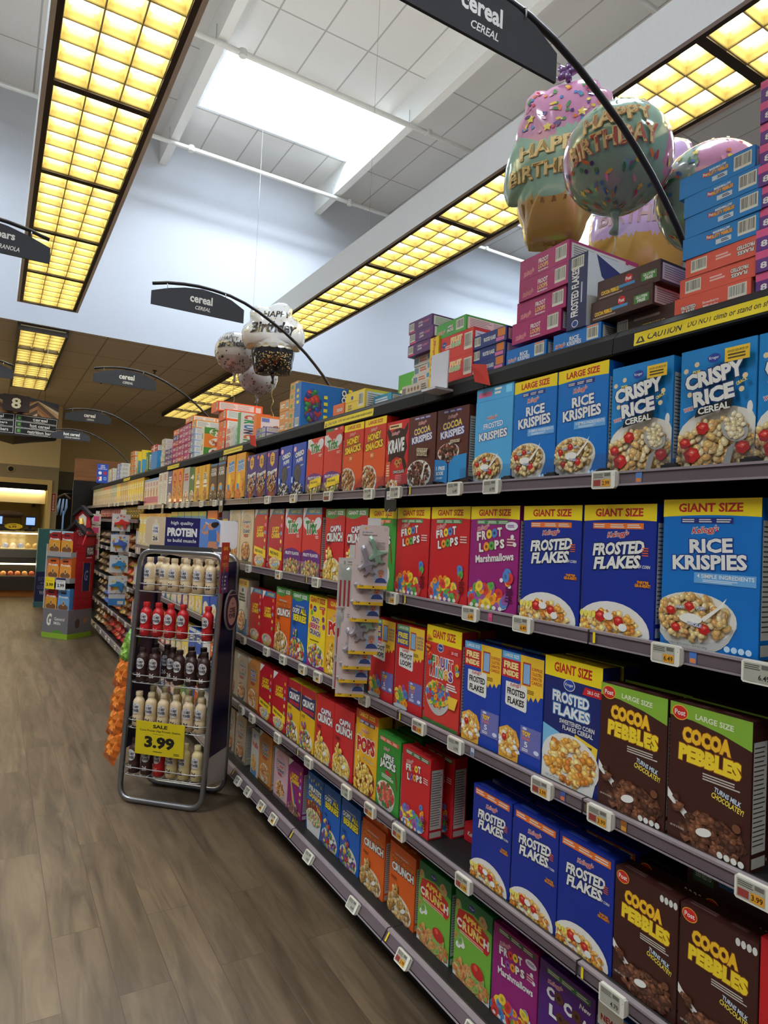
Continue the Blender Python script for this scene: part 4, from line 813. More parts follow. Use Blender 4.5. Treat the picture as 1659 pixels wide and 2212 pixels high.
def cocoaloops(A):
    strip(A, .90, (66,130,72), 3, .14, .92, .055); kel(A, .30, .835, .28, .05, .12)
    for ch, u, v in (('C',.22,.73),('C',.54,.71),('A',.84,.68),('L',.28,.57),('P',.68,.53),('S',.84,.50)): A.text(ch, u, v, .15, .115, WHITE, .06, (60,30,80), .04)
    for u, v in ((.38,.74),(.70,.71),(.42,.56),(.55,.55)): A.ell(u, v, .085, .055, CHOC[0], 16); A.ell(u, v, .03, .02, (40,22,16), 10)
    A.text('New', .84, .84, .2, .05, WHITE, .03, sh=.2); A.bits(.45,.08,.45,.12,CHOC,60,.08,'o')
def newbox(A):
    A.poly([(0,1),(.5,1),(.5,.86),(.42,.80),(0,.80)], WHITE); A.text('NEW!', .22, .88, .32, .06, RED, .04); strip(A, .93, (236,130,50), 2, .5, 1, .05); A.text('FROSTED', .5, .66, .62, .09, WHITE, .045, (14,20,60), .05, sh=.2)
def gel(c1, c2):   # an unreadable printed carton for the places only seen between bottles
    def f(A): A.rect(0,.9,1,1,c2); A.lines(.16,.66,.9,.82,2,(236,232,220),.75); A.bowl(.5,.22,.38,.17,TOAST if sum(c1) % 2 else RICE,40,.06)
    return f
# name: (width, height, body colour, print, description)
BLUE, NAVY, RD = (20,112,190), (24,46,140), (200,34,38)
KINDS = {
 'crispy': (.187,.292,(28,132,200),crispy,'bright blue crispy rice box with strawberries'),
 'ricekL': (.187,.322,BLUE,ricek('LARGE SIZE'),'blue rice box with yellow LARGE SIZE band'),
 'frostk': (.19,.285,(84,172,222),ricek('frost'),'light blue frosted rice cereal box'),
 'cocoak': (.186,.29,(94,44,32),cocoak(False),'brown cocoa rice box showing one large bowl'),
 'cocoabk': (.19,.29,(94,44,32),cocoak(True),'brown cocoa rice box with a blue free book panel'),
 'krave': (.172,.29,(204,34,36),krave,'red box with a dark chocolate splash'),
 'smacks': (.192,.325,(206,50,36),smacks,'orange-red honey cereal box with yellow lettering'),
 'trix': (.198,.30,(212,58,44),trix(False),'red fruity box with green lettering and purple ribbon'),
 'oreo': (.182,.295,(24,70,170),oreo,'blue cookie puff box with a dark round cookie'),
 'smores': (.174,.29,(64,42,124),smores,'purple box with a gold badge'),
 'pancake': (.19,.322,(236,162,50),pancake,'golden yellow box with blue lettering'),
 'cpuffs': (.184,.29,(70,44,40),cpuffs,'dark brown cocoa puff box with a bowl'),
 'honeyb': (.205,.30,(228,172,44),honeyb,'yellow box with a cream honey bottle picture'),
 'green4': (.15,.308,(60,116,60),plain('4',WHITE,TOAST),'green box with a white numeral four'),
 'greybx': (.2,.316,(190,186,180),plain('',(190,60,50),TOAST+[(170,50,40)]),'pale grey box with red lettering'),
 'orangeb': (.19,.322,(226,138,50),lambda A: (A.ell(.5,.75,.3,.17,(190,60,40)), A.lines(.36,.68,.66,.82,3,(240,220,200)), A.ell(.5,.4,.32,.17,(160,90,40)), A.bits(.5,.4,.28,.15,TOAST,50,.06), A.rect(0,0,1,.14,(214,84,40))),'orange box with two round bowls'),
 'purpleb': (.165,.32,(78,72,128),plain('',WHITE,TOAST),'slate blue box with white lettering'),
 'whitest': (.19,.325,(222,216,206),lambda A: (A.lines(.2,.74,.8,.94,4,(190,80,70)), A.lines(.15,.1,.85,.66,12,(130,126,120),.3)),'white box turned to show its printed side'),
 'pinkb': (.137,.29,(216,204,194),pinkf,'slim pale box with a magenta lower half'),
 'ricekG': (.236,.347,BLUE,ricek('GIANT SIZE'),'large blue rice cereal box with GIANT SIZE band'),
 'frostG': (.230,.338,NAVY,frosted('g'),'large navy corn flake box with GIANT SIZE band'),
 'marshG': (.238,.34,(150,34,112),loops('g',True),'large purple ring cereal box with marshmallows'),
 'loopsG': (.230,.341,RD,loops('g'),'large red ring cereal box with GIANT SIZE band'),
 'jacksG': (.222,.34,(60,150,52),jacks(True),'large green apple ring box with yellow band'),
 'capnG': (.208,.342,RD,capn('g'),'large red crunch box with a green top band'),
 'trixG': (.228,.35,(212,58,44),trix(True),'tall red fruity box with green lettering'),
 'luckyG': (.226,.349,(186,30,42),lucky('g'),'tall red marshmallow box with yellow snack flash'),
 'ctcG': (.24,.349,(214,190,152),ctc((214,190,152),(200,90,50)),'tall beige cinnamon cereal box with blue top'),
 'starG': (.165,.345,(40,60,130),plain('',YEL,RICE),'dark blue box peeking past the white sign'),
 'reeseG': (.26,.35,(226,100,40),plain('',YEL,CHOC+CORN,'p'),'orange box partly hidden by the protein sign'),
 'bluegG': (.215,.346,(70,140,170),gel((70,140,170),(190,196,80)),'teal topped box behind the protein sign'),
 'greenG': (.25,.346,(96,150,70),gel((96,150,70),(226,190,60)),'green topped box behind the protein sign'),
 'yellowG': (.205,.335,(232,200,90),gel((232,200,90),(240,170,40)),'yellow topped box behind the protein sign'),
 'pebL': (.196,.313,(66,32,26),pebbles(True),'brown chocolatey rice box with light green band'),
 'kfrost': (.209,.345,(30,40,104),kfrost,'navy box with polar blue sweep and flake bowl'),
 'freeff': (.184,.326,(28,62,160),freebox('ff'),'blue box with red and yellow FREE INSIDE corner'),
 'rings': (.212,.348,(206,52,44),rings,'red box with multicoloured FRUIT RINGS lettering'),
 'freefl': (.19,.322,(200,36,40),freebox('fl'),'red box with purple FREE INSIDE corner'),
 'popsG': (.24,.355,(238,178,36),pops('g'),'large yellow puffed corn box with orange band'),
 'crazyb': (.202,.349,(244,212,40),crazyb,'yellow berry crunch box with fruit pictures'),
 'oopsG': (.218,.347,(28,94,176),capn('oopsg'),'large blue berry box with green band'),
 'pbcG': (.214,.351,(222,96,26),capn('pbg'),'large orange peanut butter box with green band'),
 'luckyM': (.203,.308,(190,30,42),lucky('gm'),'red marshmallow cereal box with blue top strip'),
 'whole': (.218,.343,(206,200,176),whole,'pale box with a gold band and blue base'),
 'peb': (.179,.281,(66,32,26),pebbles(False),'brown chocolatey rice box without a band'),
 'ff': (.186,.29,NAVY,frosted('n'),'navy corn flake box with orange top strip'),
 'loops': (.19,.286,RD,loops('n'),'red ring cereal box with green top strip'),
 'jacks': (.178,.29,(52,140,48),jacks(False),'green apple ring box with a white bowl'),
 'popsL': (.182,.335,(238,178,36),pops('l'),'yellow puffed corn box with LARGE SIZE band'),
 'capn': (.19,.302,RD,capn('n'),'red crunch box with white blue-edged lettering'),
 'berries': (.165,.302,(232,180,30),capn('berries'),'yellow berry box with red top'),
 'lucky': (.2,.30,(190,30,42),lucky('n'),'red marshmallow box with yellow snack flash'),
 'ctco': (.197,.295,(206,134,60),ctc((206,134,60),(60,110,180),1),'orange-brown toast cereal box'),
 'ctcb': (.198,.286,(190,170,140),ctc((190,170,140),(170,90,50)),'beige cinnamon toast cereal box'),
 'redlie': (.19,.30,RD,lambda A: (A.lines(.1,.8,.6,.9,2,(236,200,120)), A.poly([(.1,.3),(.4,.42),(.75,.3),(.4,.08)], (240,190,60)), A.poly([(.2,.3),(.4,.37),(.62,.3),(.4,.16)], RD)),'plain bright red box'),
 'newb': (.16,.29,(40,110,170),newbox,'blue box with a white NEW! flash'),
 'cloops': (.202,.281,(84,34,116),cocoaloops,'violet chocolate ring box with green strip'),
 'marsh': (.196,.278,(150,34,112),loops('n',True),'purple ring cereal box with marshmallows'),
 'applec': (.194,.283,(46,126,62),applec,'green apple ring box with red lettering'),
 'pbc': (.186,.27,(222,96,26),capn('pb'),'orange peanut butter crunch box'),
 'oops': (.176,.283,(28,94,176),capn('oops'),'blue all berries box with yellow lettering'),
 'pirate': (.18,.28,(28,100,170),pirate,'blue pirate themed box with white bowl'),
 'luckyp': (.183,.27,(146,36,110),lucky('p'),'purple marshmallow box with a rainbow'),
 'ctcp': (.19,.265,(222,176,180),ctc((222,176,180),(190,70,60),1),'pale pink strawberry toast cereal box'),
 'waffle': (.13,.266,(206,198,186),waffle,'narrow white waffle cereal box'),
}
for n_, c1, c2, ds in (('fo',(220,96,36),(240,190,60),'orange puff box'),('fb',(34,84,176),(226,226,222),'blue box with a white bowl'),('fy',(236,206,90),(222,150,40),'yellow box'),('fp',(120,60,120),(226,214,220),'purple box'),
        ('fw',(216,212,204),(110,150,190),'white box'),('fg',(90,140,70),(226,206,90),'green box'),('ft',(190,160,120),(120,90,60),'tan box'),('fr',(186,44,42),(236,206,90),'red box')):
    KINDS[n_] = (.19, .285, c1, gel(c1, c2), ds)
CART = {}
def kind_mesh(k):
    if k not in CART:
        w, h, c, fr, ds = KINDS[k]
        tc = {'ricekL': YEL, 'ricekG': YEL, 'frostG': YEL, 'marshG': YEL, 'loopsG': YEL, 'jacksG': YEL, 'pebL': (134,176,56), 'kfrost': (200,170,40), 'rings': (200,170,40), 'berries': (214,180,40), 'capnG': (84,150,70), 'oopsG': (84,150,70), 'pbcG': (84,150,70), 'popsG': (206,74,34), 'popsL': (206,74,34)}.get(k, c)
        if k in ('marshG', 'loopsG', 'jacksG', 'frostG', 'pebL'): tc = c
        def tp(A): A.lines(.08, .2, .5, .5, 2, tuple(min(255, q+60) for q in tc), .5); A.rect(.6, .3, .8, .5, tuple(min(255, q+40) for q in tc))
        CART[k] = carton('cereal_box', w, h, .07 if h > .33 else .062, c, fr, lambda A: nutrition(A), tp, tc, seed=len(CART)*7+3)
    return CART[k]
SHELFN = ['', 'upper shelf', 'second shelf', 'middle shelf', 'fourth shelf', 'bottom shelf']
# front boxes: (kind, centre along the aisle, front distance behind the rail, tilt about the vertical)
ROWS = {1: [('crispy', 0.715, 0.05), ('crispy', 0.905, 0.05), ('crispy', 1.112, 0.05), ('ricekL', 1.311, 0.05), ('ricekL', 1.502, 0.05), ('frostk', 1.696, 0.05), ('cocoabk', 1.924, 0.05), ('cocoak', 2.121, 0.05), ('krave', 2.304, 0.05), ('smacks', 2.492, 0.05), ('smacks', 2.691, 0.05), ('trix', 2.906, 0.05), ('trix', 3.11, 0.05), ('oreo', 3.319, 0.05), ('oreo', 3.507, 0.05), ('smores', 3.72, 0.05), ('smores', 3.905, 0.05), ('smores', 4.083, 0.05), ('pancake', 4.312, 0.05), ('pancake', 4.519, 0.05), ('cpuffs', 4.739, 0.05), ('cpuffs', 4.935, 0.05), ('honeyb', 5.162, 0.05), ('honeyb', 5.377, 0.05), ('green4', 5.562, 0.05), ('greybx', 5.751, 0.05), ('orangeb', 5.981, 0.05), ('orangeb', 6.181, 0.05), ('purpleb', 6.368, 0.05), ('whitest', 6.57, 0.05), ('whitest', 6.77, 0.05), ('pinkb', 6.937, 0.05), ('pinkb', 7.077, 0.05), ('pinkb', 7.218, 0.05), ('pinkb', 7.359, 0.05), ('pinkb', 7.499, 0.05)],
 2: [('ricekG', 0.9, 0.03), ('frostG', 1.153, 0.03), ('frostG', 1.392, 0.03), ('marshG', 1.647, 0.03), ('loopsG', 1.887, 0.03), ('loopsG', 2.127, 0.03), ('jacksG', 2.359, 0.03), ('capnG', 2.586, 0.03), ('capnG', 2.802, 0.03), ('trixG', 3.065, 0.03), ('trixG', 3.304, 0.03), ('luckyG', 3.552, 0.03), ('luckyG', 3.806, 0.03), ('ctcG', 4.058, 0.03), ('ctcG', 4.308, 0.03), ('starG', 4.521, 0.03), ('reeseG', 4.84, 0.03), ('bluegG', 5.11, 0.03), ('bluegG', 5.336, 0.03), ('bluegG', 5.562, 0.03), ('bluegG', 5.788, 0.03), ('greenG', 6.03, 0.03), ('yellowG', 6.27, 0.03), ('yellowG', 6.483, 0.03), ('yellowG', 6.696, 0.03), ('yellowG', 6.909, 0.03), ('yellowG', 7.122, 0.03), ('yellowG', 7.335, 0.03), ('yellowG', 7.548, 0.03)],
 3: [('pebL', 0.881, 0.022), ('pebL', 1.084, 0.022), ('kfrost', 1.29, 0.03), ('freeff', 1.49, 0.03), ('freeff', 1.677, 0.03), ('rings', 1.894, 0.03), ('freefl', 2.109, 0.03), ('freefl', 2.314, 0.03), ('popsG', 2.722, 0.03), ('crazyb', 2.949, 0.03), ('oopsG', 3.163, 0.03), ('pbcG', 3.387, 0.03), ('luckyM', 3.611, 0.03), ('luckyM', 3.821, 0.03), ('whole', 4.073, 0.03), ('fo', 4.288, 0.03), ('fo', 4.488, 0.03), ('fb', 4.688, 0.03), ('fb', 4.888, 0.03), ('fy', 5.088, 0.03), ('fy', 5.288, 0.03), ('fp', 5.488, 0.03), ('fp', 5.688, 0.03), ('fw', 5.888, 0.03), ('fg', 6.088, 0.03), ('fb', 6.288, 0.03), ('ft', 6.488, 0.03), ('fr', 6.688, 0.03), ('fw', 6.888, 0.03), ('fy', 7.088, 0.03), ('fo', 7.288, 0.03)],
 4: [('redlie', 0.665, 0.03), ('peb', 0.853, 0.03), ('peb', 1.036, 0.03), ('ff', 1.222, 0.03), ('ff', 1.411, 0.03), ('ff', 1.602, 0.03), ('loops', 2.032, 0.03), ('jacks', 2.226, 0.03), ('popsL', 2.409, 0.03), ('capn', 2.614, 0.03), ('capn', 2.808, 0.03), ('berries', 3.0, 0.03), ('berries', 3.176, 0.03), ('lucky', 3.375, 0.03), ('lucky', 3.586, 0.03), ('ctco', 3.797, 0.03), ('ctcb', 3.998, 0.03), ('ctcb', 4.2, 0.03), ('fo', 4.415, 0.03), ('fo', 4.615, 0.03), ('fw', 4.815, 0.03), ('fb', 5.015, 0.03), ('fb', 5.215, 0.03), ('fy', 5.415, 0.03), ('ft', 5.615, 0.03), ('fg', 5.815, 0.03), ('fp', 6.015, 0.03), ('fr', 6.215, 0.03), ('fr', 6.415, 0.03), ('fw', 6.615, 0.03), ('fb', 6.815, 0.03), ('fy', 7.015, 0.03), ('ft', 7.215, 0.03), ('fo', 7.415, 0.03)],
 5: [('newb', 1.117, 0.07), ('cloops', 1.308, 0.07), ('marsh', 1.516, 0.07), ('applec', 1.718, 0.07), ('applec', 1.938, 0.07), ('pbc', 2.153, 0.07), ('pbc', 2.379, 0.07), ('oops', 2.581, 0.07), ('oops', 2.77, 0.07), ('pirate', 2.954, 0.07), ('luckyp', 3.198, 0.07), ('ctcp', 3.395, 0.07), ('ctco', 3.638, 0.07), ('waffle', 3.811, 0.07), ('ctcb', 4.079, 0.07), ('ctcb', 4.297, 0.07), ('ft', 4.512, 0.07), ('ft', 4.712, 0.07), ('fw', 4.912, 0.07), ('fo', 5.112, 0.07), ('fb', 5.312, 0.07), ('fg', 5.512, 0.07), ('fy', 5.712, 0.07), ('fr', 5.912, 0.07), ('fp', 6.112, 0.07), ('fb', 6.312, 0.07), ('fw', 6.512, 0.07), ('fo', 6.712, 0.07), ('ft', 6.912, 0.07), ('fr', 7.112, 0.07), ('fb', 7.312, 0.07)]}
rnd = random.Random(4)
for r_, lst in ROWS.items():
    cnt = {}
    for k, *_ in lst: cnt[k] = cnt.get(k, 0)+1
    seen = {}
    for k, yc, xf in lst:
        o = put(kind_mesh(k), 'cereal_box', None, (xf, yc, RZ[r_]-.0045), -PI/2+rnd.uniform(-.012, .012))
        n = cnt[k]; seen[k] = seen.get(k, 0)+1; i = seen[k]
        pos = '' if n == 1 else (('nearer of two ' if i == 1 else 'farther of two ') if n == 2 else ORD[i-1]+' from the right ')
        tag(o, KINDS[k][4]+', '+pos+'on the '+SHELFN[r_], 'cereal box', ('matching boxes: '+KINDS[k][4]) if n > 1 else None)
        if r_ >= 3 and yc < 3.3 and k not in ('redlie', 'newb', 'loops'):
            d = dup(o, (xf+.078+.02*rnd.random(), yc+rnd.uniform(-.006, .006), RZ[r_]-.0045))
            del d['label']; tag(d, KINDS[k][4]+', hidden behind '+(pos.replace(' of two', '').replace(' from the right', '').strip() or 'front')+' one, '+SHELFN[r_], 'cereal box', 'boxes in the second row')
# ------------------------------------------------------------------ overstock cartons lying on top of the shelving
def longside(bg):
    def f(A): A.rect(.03, .12, .80, .88, (226,222,214)); A.up(); A.lines(.06, .2, .40, .82, 6, (120,116,112), .35); A.lines(.43, .2, .76, .82, 6, (130,126,122), .3); A.rect(.84, .2, .96, .8, (216,212,204))
    return f
def e_bars(l, r_, parts, flip=False):
    def f(A):
        if flip: A.text_flip = True
        if l is not None: A.bars(l, .2, r_, .86)
        A.rect(0, .47, .30, .49, (40,40,44)) if False else None
        for p in parts: p(A)
    return f
tx = lambda t, u, v, w, h, c=WHITE, b=.03, o=None, ow=.06, rot=0.0, sh=0.0: (lambda A: A.text(t, u, v, w, h, c, b, o, ow, sh, rot))
rc = lambda a, b, c, d, col: (lambda A: A.rect(a, b, c, d, col))
ln = lambda a, b, c, d, n, col: (lambda A: A.lines(a, b, c, d, n, col, .6))
MAGE = e_bars(.74, .95, [tx("Kellogg's", .20, .28, .22, .24, RED, .02, (240,200,210), .06, .15, .3), tx('FROOT', .50, .62, .20, .22, WHITE), tx('LOOPS', .50, .36, .20, .22, (240,206,120)), tx('Marshmallows', .50, .16, .2, .09)])
BLUE_E = e_bars(.74, .96, [tx('Post', .37, .68, .07, .16, WHITE, .03, RED, .2), tx('MARSHMALLOW', .53, .80, .22, .12), tx('FRUITY PEBBLES', .53, .62, .28, .18, (236,170,60), .05, (90,50,120), .06), rc(.46,.2,.66,.42,(206,214,220)), ln(.53,.24,.64,.38,2,(40,60,90))])
CORE_ = e_bars(.08, .30, [tx('FROSTED', .80, .62, .22, .2, WHITE, .04, BLACK, .06, PI), tx('FLAKES', .80, .36, .2, .2, WHITE, .04, BLACK, .06, PI), ln(.42,.4,.62,.7,2,(244,190,180))])
CORF = e_bars(.72, .95, [tx('FROSTED', .20, .42, .2, .2, WHITE, .04, BLACK, .06), tx('FLAKES', .20, .2, .18, .2, WHITE, .04, BLACK, .06), tx('Strawberry', .50, .40, .22, .17, (250,214,206)), tx('Milkshake', .50, .2, .2, .17, (250,214,206))])
BRE = e_bars(None, None, [tx('COCOA PEBBLES', .22, .36, .30, .2, (244,196,50), .05), ln(.04,.1,.5,.2,1,(170,150,130)), lambda A: A.ell(.52, .66, .065, .2, RED), tx('Post', .52, .66, .09, .18), rc(.36,.32,.62,.46,(70,140,190)), rc(.72,.24,.95,.62,(70,130,60)), tx('GLUTEN', .835, .50, .17, .13), tx('FREE', .835, .34, .12, .13)])
BRU = e_bars(.02, .2, [tx('COCOA PEBBLES', .62, .3, .36, .22, (244,196,50), .05, None, .06, PI), ln(.3,.6,.8,.8,1,(150,130,120))])
NAVS = lambda A: (A.text('FROSTED FLAKES', .40, .50, 1.9, .13, WHITE, .03, rot=PI/2), A.lines(.7,.2,.78,.75,1,(200,204,220)), A.bars(.18,.82,.8,.98,10), A.ell(.45,.07,.16,.05,WHITE), A.ell(.45,.07,.13,.04,(40,70,150)))
RKE = e_bars(.72, .95, [tx("Kellogg's", .16, .32, .22, .26, RED, .02, WHITE, .06, .1, .3), tx('RICE', .46, .56, .2, .24), tx('KRISPIES', .46, .30, .30, .24), rc(.72,.88,.95,.96,(236,140,70))])
NVE = e_bars(.03, .22, [tx('FROSTED FLAKES', .5, .5, .36, .3, WHITE, .04), rc(.74,.4,.96,.96,(226,130,50)), rc(.7,.1,.94,.35,(226,120,170))])
GRE = e_bars(.68, .93, [tx("Kellogg's", .18, .4, .26, .26, RED, .02, WHITE, .06, .1, .3), tx('APPLE', .48, .62, .18, .18, WHITE, .04, BLACK, .08), tx('JACKS', .48, .36, .22, .26, WHITE, .05, BLACK, .08)])
RDE = e_bars(.74, .97, [lambda A: A.ell(.12, .68, .07, .13, (44,70,150)), tx('Kroger', .12, .68, .1, .08, WHITE, .01), tx('FRUIT', .5, .78, .34, .2, (240,206,120), .05, WHITE, .05), tx('RINGS', .48, .56, .32, .2, (150,200,120), .05, WHITE, .05), ln(.16,.46,.36,.62,2,(244,200,190)), rc(0,.42,1,.43,(150,20,24))])
PUE = e_bars(.03, .24, [tx("Kellogg's", .76, .62, .24, .24, (230,120,150), .02, None, .06, .1, .3), tx('COCOA', .52, .66, .18, .18, WHITE), tx('LOOPS', .52, .4, .18, .18, WHITE), rc(.02,.02,.3,.16,(206,70,110))])
PRE = e_bars(None, None, [rc(0,.62,.5,.98,(226,90,140)), tx('8', .10, .3, .08, .3), ln(.2,.2,.6,.4,1,(206,190,214))])
WHE = e_bars(None, None, [rc(.03,.2,.22,.8,(110,140,160)), rc(.66,.45,.98,.9,(70,150,200)), ln(.28,.3,.6,.8,2,(206,110,70))])
BEE = e_bars(None, None, [rc(.02,.2,.16,.8,(130,126,120))]+[(lambda q: (lambda A: A.ell(.27+.12*q, .55, .035, .2, (150,100,60))))(q) for q in range(4)]+[ln(.74,.2,.96,.8,3,(110,100,90))])
YLE = e_bars(.68, .94, [lambda A: A.ell(.35, .72, .06, .1, (44,70,150)), tx('CRAZY BERRY', .25, .34, .2, .1, (110,40,110)), tx('CRUNCH', .25, .2, .2, .1, (110,40,110)), ln(.05,.5,.95,.55,1,(210,170,20))])
OSE = e_bars(None, None, [tx('CRUNCH', .6, .5, .5, .3, WHITE, .04, (110,40,20), .06)])
OAE = e_bars(.60, .92, [rc(.1,.2,.5,.8,(214,170,90)), rc(.16,.3,.44,.7,(90,140,60))])
ORE = e_bars(.72, .95, [rc(.30,.5,.52,.86,(240,170,60)), ln(.32,.55,.5,.8,2,(190,80,30))])
WRE = e_bars(None, None, [ln(.06,.15,.6,.85,3,(196,60,50)), rc(.66,.2,.95,.8,(200,196,190))])
LVE = e_bars(.66, .95, [rc(.05,.2,.6,.8,(150,170,90)), rc(.1,.3,.4,.7,(80,70,150))])
GEN = e_bars(.68, .94, [ln(.1,.3,.58,.7,2,(232,226,220))])
def big_blue(A):
    A.bits(.22,.5,.13,.36,[(60,140,70),(40,70,140),(200,60,50),(90,60,120)],90,.06,'p'); A.text('OOPS! ALL', .80, .5, .7, .13, WHITE, .05, BLACK, .06, rot=-PI/2); A.text('BERRIES', .92, .5, .74, .10, (236,214,50), .05, BLACK, .06, rot=-PI/2); A.lines(.42,.2,.5,.8,4,(236,214,50))
def crunch_face(A):
    A.rect(0,0,1,1,(224,220,210))
    for i, (ch, c) in enumerate(zip('CRUNCH', [(206,90,60),(60,150,90),(70,130,180),(60,60,90),(206,120,70),(60,150,80)])): A.text(ch, .22, .87-.148*i, .10, .36, c, .06, rot=-PI/2)
    for i, (ch, c) in enumerate(zip('APPLE', [(40,60,130)]*5)): A.text(ch, .62, .86-.17*i, .10, .34, c, .06, rot=-PI/2)
    A.bits(.88,.3,.12,.25,[(200,130,80),(150,170,90)],20,.06,'o')
def orph_face(A): A.rect(.1,.1,.6,.9,(236,222,200)); A.bits(.35,.4,.2,.3,TOAST,30,.05); A.poly([(.5,.3),(.95,.35),(.95,.85),(.55,.8)], (214,190,60)); A.poly([(.6,.45),(.9,.48),(.88,.72),(.62,.7)], (90,130,60)); A.rect(.12,.74,.3,.88,(120,130,180))
def recipe_face(A):
    A.rect(0,0,1,1,(228,130,50)); A.rect(0,.78,1,1,(74,140,60)); A.rect(0,0,1,.3,(74,140,60))
    for v, p in ((.84,[(80,120,50),(110,150,70)]), (.5,TOAST), (.16,[(120,60,50),(150,90,60)])): A.ell(.55,v,.36,.15,(232,228,220),22); A.bits(.55,v,.3,.12,p,30,.06)
def navs_face(A): A.rect(0,0,1,1,(216,220,222)); A.poly([(.12,1),(1,.62),(1,.45),(.6,.55),(.45,.3),(.36,.6),(.2,.72)], (40,50,110)); A.poly([(.5,.6),(.72,.5),(.74,.44),(.52,.52)], (70,150,200)); A.ell(.66,.52,.06,.08,WHITE)
def kix_face(A): A.rect(0,.6,1,1,(246,214,60)); A.rect(0,0,1,.6,(90,160,206)); A.poly([(.1,0),(.9,0),(.7,.7),(.3,.6)], (226,120,50)); A.lines(.15,.7,.8,.9,2,(120,150,190))
